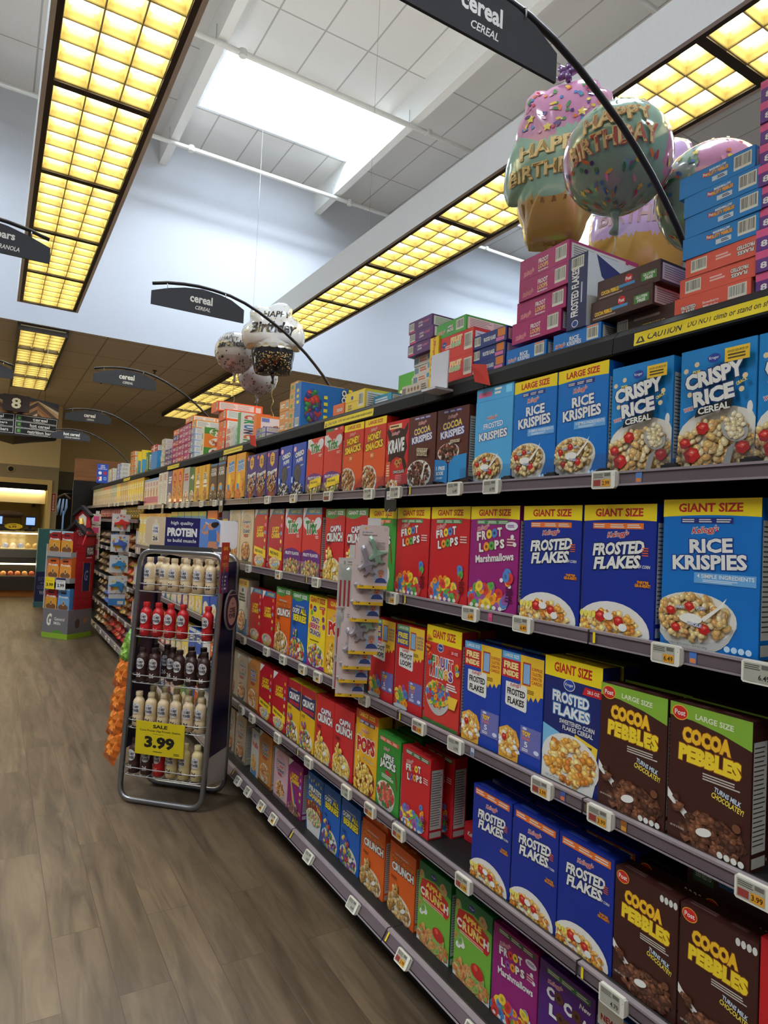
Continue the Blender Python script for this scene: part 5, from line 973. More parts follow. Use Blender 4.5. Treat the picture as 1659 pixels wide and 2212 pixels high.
TK = {  # kind: (w, h, d, colour, end print, side print, description)
 'purR': (.19,.050,.30,(104,52,130),PRE,None,'purple lying carton with a pink strip'),
 'bluF': (.195,.0535,.29,(28,124,192),BLUE_E,None,'bright blue lying carton with barcode'),
 'corU': (.195,.048,.28,(222,92,72),CORE_,None,'coral red lying carton with upside-down lettering'),
 'corF': (.198,.048,.28,(226,92,70),CORF,None,'coral red lying carton with upright lettering'),
 'brF': (.212,.0595,.29,(72,44,38),BRE,None,'brown lying carton with green gluten free badge'),
 'brU': (.20,.0595,.29,(72,46,40),BRU,None,'brown upside-down lying carton'),
 'navS': (.078,.224,.30,(42,48,88),NAVS,navs_face,'navy carton on edge with white lettering along its spine'),
 'rkE': (.187,.055,.30,(24,116,196),RKE,None,'blue lying carton with rice lettering'),
 'magE': (.222,.0695,.32,(172,42,104),MAGE,None,'magenta lying carton'),
 'nvE': (.178,.049,.28,(40,60,130),NVE,None,'navy lying carton with orange corner'),
 'grE': (.19,.058,.31,(76,166,70),GRE,None,'green lying carton overhanging the red stack'),
 'rdE': (.205,.0945,.30,(214,58,48),RDE,None,'red deep lying carton with ring lettering'),
 'ylS': (.058,.204,.28,(242,206,40),lambda A: (A.text("Kellogg's", .5, .78, 1.6, .10, RED, .02, rot=PI/2), A.text('POPS', .5, .42, 1.4, .2, RED, .05, rot=PI/2)),None,'yellow carton on edge with red lettering'),
 'puE': (.172,.049,.28,(94,48,112),PUE,None,'purple lying carton with barcode at its left'),
 'whE': (.155,.039,.26,(216,208,196),WHE,None,'pale thin carton with a blue patch'),
 'beE': (.20,.046,.24,(210,198,180),BEE,None,'beige lying carton with four brown dots'),
 'ylE': (.20,.10,.30,(238,206,60),YLE,None,'yellow deep lying carton with small seal'),
 'grS': (.19,.245,.07,(80,176,72),GEN,None,'green carton standing behind the yellow one'),
 'tpE': (.16,.058,.26,(60,150,180),e_bars(None, None, [rc(0,0,1,.3,(214,90,140)), ln(.1,.4,.9,.8,2,(230,230,230))]),None,'teal and pink carton to the right of the yellow one'),
 'orS': (.122,.062,.2,(232,104,44),OSE,None,'small orange carton in front of the yellow one'),
 'blB': (.088,.255,.34,(34,108,182),lambda A: (A.bars(.2,.02,.8,.22,8), A.lines(.3,.5,.7,.9,3,(240,214,60))),big_blue,'large blue carton lying on edge with berry balls'),
 'oaE': (.118,.056,.30,(214,150,70),OAE,None,'small amber carton left of the large blue one'),
 'obE': (.145,.064,.28,(218,140,60),GEN,None,'tan carton in the low amber-side column'),
 'orE': (.185,.077,.36,(232,92,44),ORE,None,'orange-red lying carton in the tall orange stack'),
 'wrE': (.18,.051,.24,(222,214,206),WRE,None,'white and red lined carton right of the orange stack'),
 'crS': (.068,.235,.30,(60,150,80),None,crunch_face,'green edged carton with colourful sideways letters'),
 'opS': (.064,.178,.30,(230,120,50),None,orph_face,'orange carton on edge with food picture'),
 'lvE': (.18,.035,.24,(110,110,180),LVE,None,'lavender thin carton in front of the orange food carton'),
 'orB': (.18,.17,.2,(232,100,46),GEN,None,'orange carton standing behind the lavender ones'),
 'otE': (.26,.049,.25,(228,130,60),GEN,None,'orange and white long carton on top of the magenta pile'),
 'amE': (.12,.072,.30,(222,150,60),GEN,None,'amber carton under the long orange one'),
 'lbE': (.122,.0535,.28,(150,170,206),GEN,None,'pale blue carton in the column beside the recipe carton'),
 'mgS': (.222,.0545,.25,(178,40,112),GEN,None,'magenta carton in the large pile'),
 'mgR': (.222,.0545,.25,(204,52,48),GEN,None,'red carton in the magenta pile'),
 'mgB': (.222,.0545,.25,(50,66,150),GEN,None,'blue carton in the magenta pile'),
 'mgO': (.222,.0545,.25,(226,110,60),GEN,None,'orange carton in the magenta pile'),
 'rcS': (.10,.24,.22,(228,222,206),lambda A: A.lines(.35,.1,.65,.9,2,(130,150,110)),recipe_face,'white spined carton with three recipe bowls'),
 'puS': (.20,.055,.28,(98,52,124),GEN,None,'purple carton in the short pile beyond the magenta ones'),
 'puT': (.098,.055,.28,(92,50,130),GEN,None,'narrow purple carton beside the magenta pile'),
 'bgS': (.165,.058,.26,(196,190,168),GEN,None,'beige carton in the column beyond the purple ones'),
 'rwE': (.30,.07,.28,(190,50,48),e_bars(None, None, [rc(.4,0,.6,1,(232,226,216)), rc(0,.4,1,.55,(232,226,216))]),None,'red carton with a white cross on the blue one'),
 'blS': (.30,.2,.3,(50,140,206),None,lambda A: A.ell(.4,.6,.3,.3,(120,190,230)),'blue carton under the red and white one'),
 'gnS': (.12,.22,.28,(62,130,66),lambda A: A.text('LUCKY', .5, .5, 1.2, .22, WHITE, .03, rot=PI/2),None,'green carton on edge with white lettering'),
 'kxS': (.06,.28,.26,(236,206,70),None,kix_face,'yellow and blue carton on edge'),
 'wyS': (.06,.22,.22,(220,216,206),None,lambda A: (A.rect(0,0,1,.4,(150,60,60)), A.ell(.5,.2,.3,.15,(240,200,80))),'white and maroon carton on edge'),
 'ogS': (.26,.062,.24,(226,120,54),OAE,None,'orange carton in the far orange column'),
 'wbS': (.19,.056,.24,(214,216,224),e_bars(None, None, [rc(0,0,.3,1,(50,80,170)), ln(.4,.3,.9,.7,2,(90,110,170))]),None,'far white and blue carton'),
 'crm': (.19,.07,.2,(196,186,150),GEN,None,'farthest cream carton'),
}
TZ = 2.2395
STK = [  # (kind, far edge, front distance, base height)
 *[('purR', .849, .10, TZ+.0503*i) for i in range(10)],
 ('corF', 1.058, .10, TZ), ('corU', 1.047, .105, TZ+.0485), ('corU', 1.032, .105, TZ+.097),
 *[('bluF', y, .10, TZ+.1455+.054*i) for i, y in enumerate((1.040, 1.035, 1.039, 1.053))],
 ('brU', 1.268, .135, TZ), ('brF', 1.338, .10, TZ+.060), ('brF', 1.322, .11, TZ+.120),
 ('rkE', 1.480, .10, TZ), ('navS', 1.424, .09, TZ+.0555), ('rkE', 1.698, .10, TZ),
 *[('magE', y, .10, TZ+.0695+.070*i) for i, y in enumerate((1.674, 1.660, 1.648, 1.651))],
 *[('nvE', y, .10, TZ+.0495*i) for i, y in enumerate((1.885, 1.889, 1.882))],
 ('rdE', 2.088, .10, TZ), ('rdE', 2.090, .10, TZ+.095), ('grE', 2.122, .095, TZ+.19), ('ylS', 2.152, .09, TZ),
 ('beE', 2.368, .10, TZ), *[('whE', 2.312, .12, TZ+.0465+.0395*i) for i in range(3)], *[('puE', y, .10, TZ+.166+.0495*i) for i, y in enumerate((2.330, 2.318, 2.334))],
 ('ylE', 2.896, .10, TZ), ('grS', 2.90, .41, TZ), ('grS', 2.70, .41, TZ), ('tpE', 2.68, .14, TZ), ('orS', 3.026, .10, TZ),
 ('blB', 3.498, .08, TZ), *[('oaE', 3.622, .10, TZ+.0565*i) for i in range(5)], *[('obE', 3.775, .10, TZ+.0645*i) for i in range(3)],
 *[('lvE', 4.178, .10, TZ+.0355*i) for i in range(2)], ('opS', 4.252, .10, TZ), ('orB', 4.00, .28, TZ), ('crS', 4.578, .10, TZ),
 *[('wrE', 4.846, .10, TZ+.0515*i) for i in range(3)], *[('orE', 5.058, .10, TZ+.0775*i) for i in range(4)], ('orE', 5.17, .07, TZ+.31),
 ('rcS', 5.552, .10, TZ), *[('lbE', 5.877, .10, TZ+.054*i) for i in range(5)], ('amE', 5.877, .10, TZ+.27), ('otE', 6.10, .10, TZ+.3425),
 *[((('mgR' if (c, i) in ((1, 0), (2, 3)) else 'mgB' if (c, i) == (2, 4) else 'mgO' if (c, i) == (2, 5) else 'mgS')), 6.108+.226*c, .10, TZ+.055*i) for c in range(3) for i in range(6)],
 *[('puT', 6.665, .10, TZ+.0555*i) for i in range(3)], *[('puS', 6.88, .10, TZ+.0555*i) for i in range(3)], *[('bgS', 7.06, .10, TZ+.0585*i) for i in range(5)],
 ('blS', 7.55, .10, TZ), ('rwE', 7.58, .10, TZ+.2005), ('gnS', 7.83, .10, TZ), ('kxS', 8.15, .10, TZ), ('kxS', 8.386, .10, TZ), ('wyS', 8.50, .10, TZ),
 *[('ogS', 8.86, .10, TZ+.0625*i) for i in range(5)], *[('wbS', 9.7+.21*c, .10, TZ+.0565*i) for c in range(2) for i in range(4)],
 *[('crm', 10.6+.3*c, .12, TZ+.071*i) for c in range(2) for i in range(3)],
]
TMESH = {}
cnt = {}
for k, *_ in STK: cnt[k] = cnt.get(k, 0)+1
seen = {}; rnd = random.Random(9)
for k, yl, xf, z in STK:
    w, h, d, c, en, sd, ds = TK[k]
    if k not in TMESH: TMESH[k] = carton('cereal_carton', w, h, d, c, en, sd or longside(c), lambda A: A.lines(.1, .1, .5, .3, 3, tuple(min(255, q+30) for q in c), .5), seed=len(TMESH)*5+2)
    o = put(TMESH[k], 'cereal_carton', None, (xf+rnd.uniform(-.003, .003), yl-w/2, z), -PI/2+rnd.uniform(-.01, .01) if h < .12 else -PI/2)
    seen[k] = seen.get(k, 0)+1; i = seen[k]; n = cnt[k]
    two = {'rkE': ('right', 'left'), 'grS': ('farther', 'nearer'), 'kxS': ('nearer', 'farther')}
    pos = '' if n == 1 else (two[k][i-1]+' of two' if k in two else ('lower', 'upper')[i-1]+' of two') if n == 2 else ('lowest' if i == 1 else 'topmost' if i == n else ORD[i-1]+' from the bottom')
    if k == 'mgS': pos = ORD[i-1]+' counting up each column from the right'
    if k in ('mgR',): pos = ('at the bottom', 'on the far side')[i-1]
    if k in ('wbS', 'crm'): pos = ORD[i-1]+' upward from the nearer column'
    if k == 'magE': pos = ORD[i-1]+' from the bottom of its four-high stack'
    tag(o, ds+(', ' if pos else '')+pos+', top shelf', 'carton', ('lying cartons: '+ds) if n > 1 else None)
m = MB(); A = Art(.155, .28, 2); A.rect(0, 0, 1, 1, (46, 76, 170)); A.text('NEW', .5, .91, .36, .07, WHITE, .03); A.text('SAVE', .5, .82, .42, .07, WHITE, .03); A.text('YOUR WAY', .5, .735, .82, .06, WHITE, .03)
A.ell(.28, .52, .15, .085, WHITE); A.ell(.72, .52, .15, .085, (176, 40, 50)); A.poly([(.2,.1),(.46,.12),(.44,.34),(.22,.32)], WHITE); A.ell(.16, .24, .12, .07, (180, 50, 60)); A.rect(.62,.16,.86,.32,(150,180,220)); A.rect(.68,.2,.8,.28,(46,76,170))
m.box(-.0775, 0, 0, .0775, .003, .28, (46, 76, 170), 'printed_card'); A.stamp(m, lambda x, y, d: (x-.0775, -d-2e-5, y))
m.box(-.02, .003, -.02, .02, .012, .12, BLK, 'moulded_plastic')
tag(m.build('shelf_sign', None, (-.025, 10.38, 2.215), .0, (0, .0, 0)), 'blue card reading save your way standing up from the far top shelf', 'sign')
for i, (y, z) in enumerate(((1.737, 2.17), (4.02, 2.17))):   # red clip-on flags on the lip
    m = MB(); m.add([(.04, -.03, 0), (.02, .03, .02), (.015, .045, .085), (.036, -.01, .075)], [(0,1,2,3), (3,2,1,0)], (206, 64, 50), 'bag_film'); m.box(.03, -.005, -.03, .045, .005, .01, (200, 198, 192), 'clear_plastic')
    tag(m.build('lip_flag', None, (0, y, z)), ['red plastic flag on the top lip under the navy cartons', 'small red flag on the top lip above the blue cookie boxes'][i], 'flag')
r = empty('sign_holder', (.03, 1.99, 2.2)); tag(r, 'clear plastic sign holder standing on the top lip before the red cartons', 'sign holder')
m = MB(); m.box(-.004, -.055, 0, .0, .055, .14, (214, 214, 222), 'moulded_plastic'); m.build('panel', r)
m = MB(); m.box(-.06, -.06, -.012, .02, .03, -.004, (206, 206, 210), 'moulded_plastic'); m.build('arm', r)
# pusher clips and clear front stops of the upper shelf
front = [q for q in ROWS[1]]
PUSH = MB(); PUSH.box(-.022, -.006, 0, .022, .012, .013, (34, 33, 34), 'moulded_plastic'); PUSH.box(-.014, -.004, .013, .014, .010, .017, (50, 49, 50), 'moulded_plastic'); PUSHM = PUSH.mesh('shelf_pusher')
STOP = MB(); STOP.prism([(-.045,0),(.045,0),(.045,.05),(.038,.058),(-.038,.058),(-.045,.05)], .004, .006, (240,240,244), 'clear_plastic'); STOPM = STOP.mesh('front_stop')
n = 0
for (k1, y1, x1), (k2, y2, x2) in zip(front, front[1:]):
    if y2 > 6.4: break
    y = (y1+KINDS[k1][0]/2+y2-KINDS[k2][0]/2)/2
    o = put(PUSHM, 'shelf_pusher', None, (.034, y, RZ[1]-.001), -PI/2); put(STOPM, 'front_stop', o)
    tag(o, 'black shelf pusher with clear stop, '+ORD[n]+' from the right along the upper shelf', 'shelf pusher', 'pushers along the upper shelf'); n += 1
# cartons lying in or on the shelves
for k, y, z, x, l in (('frostk', 1.70, RZ[1]+.2815, .055, 'light blue carton lying on the frosted rice box of the upper shelf'), ('trix', 2.905, RZ[1]+.2965, .055, 'red carton lying on the nearer green lettered box, upper shelf'), ('cpuffs', 4.74, RZ[1]+.2865, .055, 'dark carton lying on the nearer cocoa puff box, upper shelf'), ('pbc', 2.375, RZ[5]+.267, .08, 'orange carton lying on the farther peanut butter box, bottom shelf')):
    w, h, c, fr, ds = KINDS[k]
    me = carton('cereal_carton', w, .052, .26, c, e_bars(None, None, [rc(.05,.3,.42,.62,(226,110,150) if k == 'frostk' else (70,140,90)), ln(.5,.3,.7,.8,2,WHITE), rc(.8,.3,.95,.8,tuple(min(255, q+50) for q in c))]), longside(c), None, seed=77)
    tag(put(me, 'cereal_carton', None, (x, y, z), -PI/2), l, 'carton')
me = carton('cereal_carton', .2, .062, .29, (66,32,26), e_bars(None, None, [rc(.08,.3,.34,.86,(60,96,56)), tx('GLUTEN FREE', .21, .58, .2, .2, (206,210,190), .02, None, .06, PI), rc(.4,.5,.8,.75,(40,90,130))]), longside(RD), None, seed=5)
tag(put(me, 'cereal_carton', None, (.115, .885, RZ[4]+.277), -PI/2), 'upside-down brown carton lying on the second-row brown boxes, fourth shelf', 'carton')
me = carton('cereal_carton', .19, .062, .29, RD, e_bars(None, None, [tx("Kellogg's", .28, .45, .36, .34, WHITE, .02, None, .06, .0, .3)]), longside(RD), lambda A: A.bits(.5,.5,.45,.4,LOOP,40,.05), seed=5)
tag(put(me, 'cereal_carton', None, (.16, 1.80, RZ[4]-.0045), -PI/2), 'red ring carton lying flat behind the gap, fourth shelf', 'carton')
o = put(kind_mesh('loops'), 'cereal_box', None, (.115, 2.005, RZ[4]-.0045), -PI/2); tag(o, 'red ring cereal box tucked deeper behind the front red one, fourth shelf', 'cereal box')
# ------------------------------------------------------------------ far end of the aisle: slim boxes, pouches and bagged cereal
def far_box(name, c, c2, h=.27, w=.13):
    return carton('cereal_box', w, h, .06, c, lambda A: (A.rect(0,.86,1,1,c2), A.lines(.2,.6,.85,.8,2,(240,236,226),.7), A.bowl(.5,.22,.38,.16,TOAST,24,.08)), lambda A: nutrition(A), None, c, seed=6)
FB = {'yellow': far_box('y', (236,200,60), (206,150,40)), 'gold': far_box('g', (206,164,80), (150,110,50)), 'cream': far_box('c', (206,186,136), (140,150,90)), 'red topped': far_box('r', (210,176,120), (190,60,50)), 'grey green': far_box('n', (170,170,140), (110,120,90))}
seqA = ['yellow']*7+['gold']*4+['yellow']*2+['grey green']*4+['red topped']*5+['cream']*8
cA = {}
for i, k in enumerate(seqA):
    y = 7.71+.142*i; o = put(FB[k], 'cereal_box', None, (.05, y, FARZ[0]-.0045), -PI/2); cA[k] = cA.get(k, 0)+1
    tag(o, 'slim '+k+' cereal box, '+ORD[cA[k]-1]+' of its colour from the near end, far upper shelf', 'cereal box', 'slim boxes on the far upper shelf')
SW = {}
for n_, c in (('magenta', (176,40,110)), ('purple', (110,60,140))):
    SW[n_] = carton('cereal_box', .142, .285, .06, (222,216,206), lambda A: (A.rect(0,.90,1,1,(236,190,60)), A.poly([(.5,.9),(.62,.9),(.4,.4),(.8,.0),(.6,0),(.22,.4)], c), A.bowl(.35,.16,.3,.13,TOAST,24,.08)), lambda A: nutrition(A), None, (222,216,206), seed=3)
for j, z in enumerate((FARZ[2], FARZ[3], FARZ[4])):
    for i in range(2):
        o = put(SW[('magenta', 'purple')[(i+j) % 2]], 'cereal_box', None, (.05, 7.69+.148*i, z-.0045), -PI/2)
        tag(o, 'tall white box with a coloured swoosh, '+('nearer', 'farther')[i]+' of two on the far '+('third', 'fourth', 'fifth')[j]+' shelf', 'cereal box', 'white swoosh boxes at the far bins')
def bag_mesh(c, c2, w=.215, h=.106, d=.26, seed=1, name='cereal_bag'):
    rn = random.Random(seed); m = MB(); nx, nd = 11, 9; top, bot = [], []
    for j in range(nd+1):
        for i in range(nx+1):
            u, v = i/nx*2-1, j/nd*2-1; t = (max(0, 1-abs(u)**2.6)**.55)*(max(0, 1-abs(v)**3)**.6)
            x = u*w/2*(1-.06*abs(v)); y = d/2+v*d/2; k = rn.uniform(-.012, .012)
            top.append((x+rn.uniform(-.004,.004), y, h*.42+t*h*.55+k*t)); bot.append((x, y, h*.42-t*h*.42))
    n = len(top)
    def q(off, rev):
        out = []
        for j in range(nd):
            for i in range(nx):
                a = off+j*(nx+1)+i; f = (a, a+1, a+nx+2, a+nx+1); out.append(f[::-1] if rev else f)
        return out
    for f in q(0, False):
        j, i = divmod(f[0], nx+1); m.add([top[k] for k in f], [(0,1,2,3)], c2 if (2 <= i <= nx-3 and 2 <= j <= 6 and (i+j) % 5) else c, 'bag_film', True)
    m.add(bot, q(0, True), c, 'bag_film', True)
    m.add([(-w*.47, -.012, h*.42-.001), (w*.47, -.012, h*.42-.001), (w*.47, .01, h*.42+.004), (-w*.47, .01, h*.42+.004)], [(0,1,2,3), (3,2,1,0)], c, 'bag_film')
    me = m.mesh(name); return me
BAGC = {'blue': ((60,120,214),(120,170,226)), 'silver': ((176,174,170),(120,116,112)), 'orange': ((240,120,50),(246,170,80)), 'brown': ((136,90,60),(190,140,90)), 'red': ((224,60,50),(240,140,70)), 'tan': ((204,172,124),(226,204,160)), 'yellow': ((214,170,60),(90,140,60))}
BAGM = {k: bag_mesh(a, b, seed=i+1) for i, (k, (a, b)) in enumerate(BAGC.items())}
BINS = {3: ['yellow','red','tan','orange','orange','brown','brown','silver','tan','brown','tan','tan'], 4: ['red','brown','yellow','brown','orange','orange','silver','blue','blue','tan','tan','brown'],
        5: ['blue','brown','red','red','orange','red','brown','brown','orange','tan','tan','tan'], 2: ['brown','tan','orange','brown','blue','brown','silver','blue','brown','tan','brown','tan']}
DIVM = MB(); DIVM.box(-.0012, 0, 0, .0012, .30, .26, (230,232,236), 'clear_plastic'); DIVM = DIVM.mesh('bin_divider')
rnd = random.Random(12); BC = {}
SN = {2: 'far third shelf', 3: 'far fourth shelf', 4: 'far fifth shelf', 5: 'far lowest shelf'}
for s_, cols in BINS.items():
    for i, k in enumerate(cols):
        y = 8.0+.242*i; lv = 2 if s_ == 2 else 3
        for q in range(lv):
            o = put(BAGM[k], 'cereal_bag', None, (.05+rnd.uniform(-.015,.02), y+rnd.uniform(-.006,.006), FARZ[s_]-.0045+.100*q), -PI/2+rnd.uniform(-.05,.05))
            tag(o, k+' cereal bag, '+('bottom', 'middle', 'top')[q if lv == 3 else 2*q]+' of bin '+ORD[i]+' from the near end, '+SN[s_], 'cereal bag', 'bagged cereal in the far bins')
        o = put(DIVM, 'bin_divider', None, (.022, y+.121, FARZ[s_]-.0045), -PI/2)
        tag(o, 'clear bin divider, '+ORD[i]+' from the near end of the '+SN[s_], 'divider', 'clear dividers in the far bins')
POU = {k: bag_mesh(c, c2, .15, .07, .155, seed=30+i, name='cereal_pouch') for i, (k, c, c2) in enumerate((('dark red', (140,44,40), (196,110,90)), ('yellow', (222,176,60), (150,130,60))))}
for i in range(20):
    k = 'yellow' if i < 8 else 'dark red'
    o = put(POU[k], 'cereal_pouch', None, (.10, 7.72+.157*i, FARZ[1]+.003), 0, (PI/2, 0, -PI/2))
    tag(o, 'small '+k+' pouch, '+ORD[i]+' from the near end of the far second shelf', 'pouch', 'pouches on the far second shelf')

# ------------------------------------------------------------------ hanging clip strips
def hang_plate(y, z, label, x=-.012):
    m = MB(); m.prism([(-.045,-.035),(-.035,-.048),(.035,-.048),(.045,-.035),(.045,.042),(.03,.05),(-.03,.05),(-.045,.042)], 0, .004, (28,27,28), 'moulded_plastic')
    A = Art(.062, .034, 4); A.rect(0,0,1,1,(222,222,222)); A.bars(.06,.5,.44,.95,7); A.text('4.42', .72, .72, .34, .26, (40,40,40), .01); A.lines(.08,.12,.8,.4,2,(90,88,86)); A.stamp(m, lambda a, b, d: (a-.031, -d-1e-4, b), 'moulded_plastic')
    m.tube([(0, -.002, -.038), (0, -.012, -.05), (.004, -.012, -.066), (-.004, -.012, -.078)], .0016, (190,190,190), 'brushed_steel', 6)
    o = m.build('strip_holder', None, (x, y, z), -PI/2); tag(o, label, 'sign holder'); return o
hang_plate(2.235, 1.792, 'black strip holder with a barcode hooked on the top rail above the spoon cards')
hang_plate(4.50, 1.80, 'black strip holder on the top rail above the protein sign', -.014)
hang_plate(6.33, 1.80, 'black strip holder on the top rail farther left of the protein sign', -.014)
def facing(px, py): return math.atan2(py, px)+PI/2
fz = facing(CAMX+.07, 0-2.25)
m = MB(); m.box(-.010, .004, -.30, .010, .006, 0, (226,224,220), 'moulded_plastic'); m.box(-.026, -.0015, -.10, .026, .0015, 0, (232,230,226), 'moulded_plastic')
for k in range(3): m.lathe([(.003, 0), (.003, .001)], (80,80,80), 'moulded_plastic', 6)
tag(m.build('clip_strip', None, (-.075, 2.245, 1.714), fz), 'long white clip strip carrying the baby spoon cards', 'clip strip')
def spoon_shape(m, cx, cy, c, s=1.0, rot=0.0):
    cr, sr = math.cos(rot), math.sin(rot)
    f = lambda x, y: (cx+(x*cr-y*sr)*s, cy+(x*sr+y*cr)*s)
    # jet plane shaped spoon: bowl, handle widening into two wings and a tail
    pts = [(-.010,.052),(-.012,.064),(-.006,.076),(.004,.078),(.011,.068),(.010,.054),(.007,.04),(.010,.02),(.020,.008),(.046,.000),(.048,-.008),(.022,-.012),(.016,-.03),(.026,-.044),(.018,-.046),(.002,-.036),(-.016,-.046),(-.024,-.042),(-.012,-.028),(-.016,-.012),(-.040,-.012),(-.040,-.004),(-.016,.008),(-.008,.022),(-.006,.04)]
    P = [f(x, y) for x, y in pts]; n = len(P); c2 = f(0, -.005)
    vs = [(x, -.003, y) for x, y in P]+[(c2[0]+(x-c2[0])*.72, -.013, c2[1]+(y-c2[1])*.86) for x, y in P]+[(c2[0], -.015, c2[1])]
    m.add(vs, [(i, (i+1) % n, n+(i+1) % n, n+i) for i in range(n)]+[(n+i, n+(i+1) % n, 2*n) for i in range(n)], c, 'moulded_plastic', False)
def spoon_card():
    w, h = .118, .25; m = MB()
    P = [(-w/2+.006,0),(w/2-.006,0),(w/2,.006),(w/2,h-.008),(w/2-.008,h),(-w/2+.008,h),(-w/2,h-.008),(-w/2,.006)]
    m.prism(P, 0, .0025, (226,206,200), 'printed_card')
    A = Art(w, h, 5); A.rect(0,0,1,.052,(240,192,40)); A.rect(.5,.052,1,.10,(224,204,200)); A.text('2 pc', .16, .045, .14, .045, (60,50,40), .02); A.ell(.55,.03,.03,.012,(30,30,40),10)
    A.text('Jet Spoons', .28, .885, .36, .03, (70,110,150), .015); A.text('Cubiertos avion', .36, .845, .5, .032, (50,46,50), .015); A.ell(.22,.95,.045,.02,(236,180,50),8); A.ell(.88,.94,.045,.02,(150,140,140),10); A.ell(.88,.94,.035,.016,(226,206,200),10); A.lines(.6,.62,.95,.74,5,(130,120,118),.35)
    for u, v, c in ((.12,.42,(120,160,200)),(.1,.34,(190,110,140)),(.92,.55,(120,160,200)),(.2,.25,(150,110,160))): A.star(u, v, .03, c)
    A.rect(.56,.10,1,.31,(190,206,226)); A.ell(.78,.235,.125,.062,(226,166,140),14); A.ell(.78,.275,.11,.032,(196,140,106),12); A.ell(.735,.24,.018,.009,(50,40,40),6); A.ell(.825,.24,.018,.009,(50,40,40),6); A.ell(.78,.205,.04,.011,(196,70,70),8); A.poly([(.58,.10),(.64,.16),(.74,.18),(.82,.18),(.92,.16),(1,.10)], (60,80,140))
    A.stamp(m, lambda a, b, d: (a-w/2, -d-1e-5, b)); me = m.mesh('spoon_card')
    b = MB(); spoon_shape(b, .012, .135, (150,180,150), 1.0, .35); g = b.mesh('spoon')
    b = MB(); spoon_shape(b, -.022, .095, (160,150,156), 1.0, .25); g2 = b.mesh('spoon')
    b = MB(); vs = []
    n = 14
    for k in range(n): a = 2*PI*k/n; vs.append((.0+.048*math.cos(a), -.002, .115+.082*math.sin(a)))
    vs += [(x*.92, -.02, .115+(z-.115)*.92) for x, y, z in vs]
    b.add(vs, [(i, (i+1) % n, n+(i+1) % n, n+i) for i in range(n)]+[tuple(range(n, 2*n))], (240,240,242), 'clear_plastic'); bl = b.mesh('blister')
    return me, g, g2, bl
CM, SPG, SPP, BLI = spoon_card()
zb = [1.435, 1.368, 1.298, 1.165, 1.098, 1.038, .975]
for i, z in enumerate(zb):
    bk = .006+.024*i; off = -.012*i+(.012 if i in (3,) else 0)
    o = put(CM, 'spoon_card', None, (-.072+off*math.cos(fz)-(-bk)*math.sin(fz)*1-.0, 2.235+off*math.sin(fz)+bk*math.cos(fz), z), fz)
    o.location = (-.085+off*math.cos(fz)-math.sin(fz)*bk, 2.225+off*math.sin(fz)+math.cos(fz)*bk, z)
    put(SPG, 'spoon', o); put(SPP, 'spoon', o); put(BLI, 'blister', o)
    tag(o, 'pink card of two jet shaped baby spoons, '+('topmost' if i == 0 else 'lowest' if i == 6 else ORD[i]+' from the top')+' on the strip', 'spoon pack', 'spoon cards on the clip strip')
def popcorn():
    m = MB(); w, h = .085, .21; A = Art(w, h, 2)
    m.prism([(-w/2,0),(w/2,0),(w/2,h),(-w/2,h)], 0, .0015, (214,208,200), 'bag_film')
    for k in range(4): A.rect(.1+.21*k, .02, .20+.21*k, .55, (190,48,46))
    A.ell(.5,.66,.36,.12,(196,204,190)); A.rect(.05,.8,.95,.98,(220,214,206)); A.text('8', .3, .9, .1, .08, (120,120,120), .01); A.lines(.45,.84,.9,.94,2,(150,140,136))
    A.stamp(m, lambda a, b, d: (a-w/2, -d-1e-5, b), 'bag_film'); body = m.mesh('striped_pack')
    b = MB(); n = 8; vs = []
    for j in range(n+1):
        for i in range(n+1):
            u, v = i/n*2-1, j/n*2-1; vs.append((u*w*.46, -.002-.024*(1-u*u)**.7*(1-v*v)**.7, h*.46+v*h*.42))
    b.add(vs, [(j*(n+1)+i, j*(n+1)+i+1, (j+1)*(n+1)+i+1, (j+1)*(n+1)+i) for j in range(n) for i in range(n)], (240,238,236), 'clear_plastic', True)
    return body, b.mesh('clear_pouch')
PM, PP = popcorn(); fz2 = facing(CAMX+.05, -2.45)
m = MB(); m.box(-.012, -.001, -.55, .012, .001, 0, (222,220,216), 'moulded_plastic'); tag(m.build('clip_strip', None, (-.035, 2.492, 1.60), fz2), 'white clip strip behind the red striped packs', 'clip strip')
for i, z in enumerate((1.335, 1.13, .985)):
    o = put(PM, 'striped_pack', None, (-.058-.006*(2-i), 2.455+.014*i, z), fz2); put(PP, 'clear_pouch', o)
    tag(o, 'red and white striped clear pack, '+('top', 'middle', 'bottom')[i]+' of three left of the spoon cards', 'pack', 'striped packs left of the spoon cards')
# far strips: pink squares and water guns
def far_strip(y, label, w, ln): 
    f = facing(CAMX+.06, -y); m = MB(); m.box(-w/2, -.001, -ln, w/2, .001, 0, (222,218,206), 'moulded_plastic'); tag(m.build('clip_strip', None, (-.06, y, 1.80), f), label, 'clip strip'); return f
f = far_strip(10.35, 'white clip strip of pink squares beside the red barn display', .05, .72)
for i in range(4):
    m = MB(); m.box(-.06, -.003, 0, .06, 0, .155, (222,214,200), 'printed_card'); A = Art(.12, .155, 1); A.rect(.18,.30,.82,.80,(226,80,140)); A.lines(.2,.08,.8,.2,2,(150,140,130)); A.rect(.3,.9,.7,.96,(190,180,170)); A.stamp(m, lambda a, b, d: (a-.06, -.0031-d, b))
    o = m.build('pink_card', None, (-.075, 10.33, 1.60-.165*i), f); tag(o, 'white card with a pink square, '+ORD[i]+' from the top of its strip', 'pack', 'pink square cards')
f = far_strip(8.15, 'white clip strip of toy water guns', .06, 1.14)
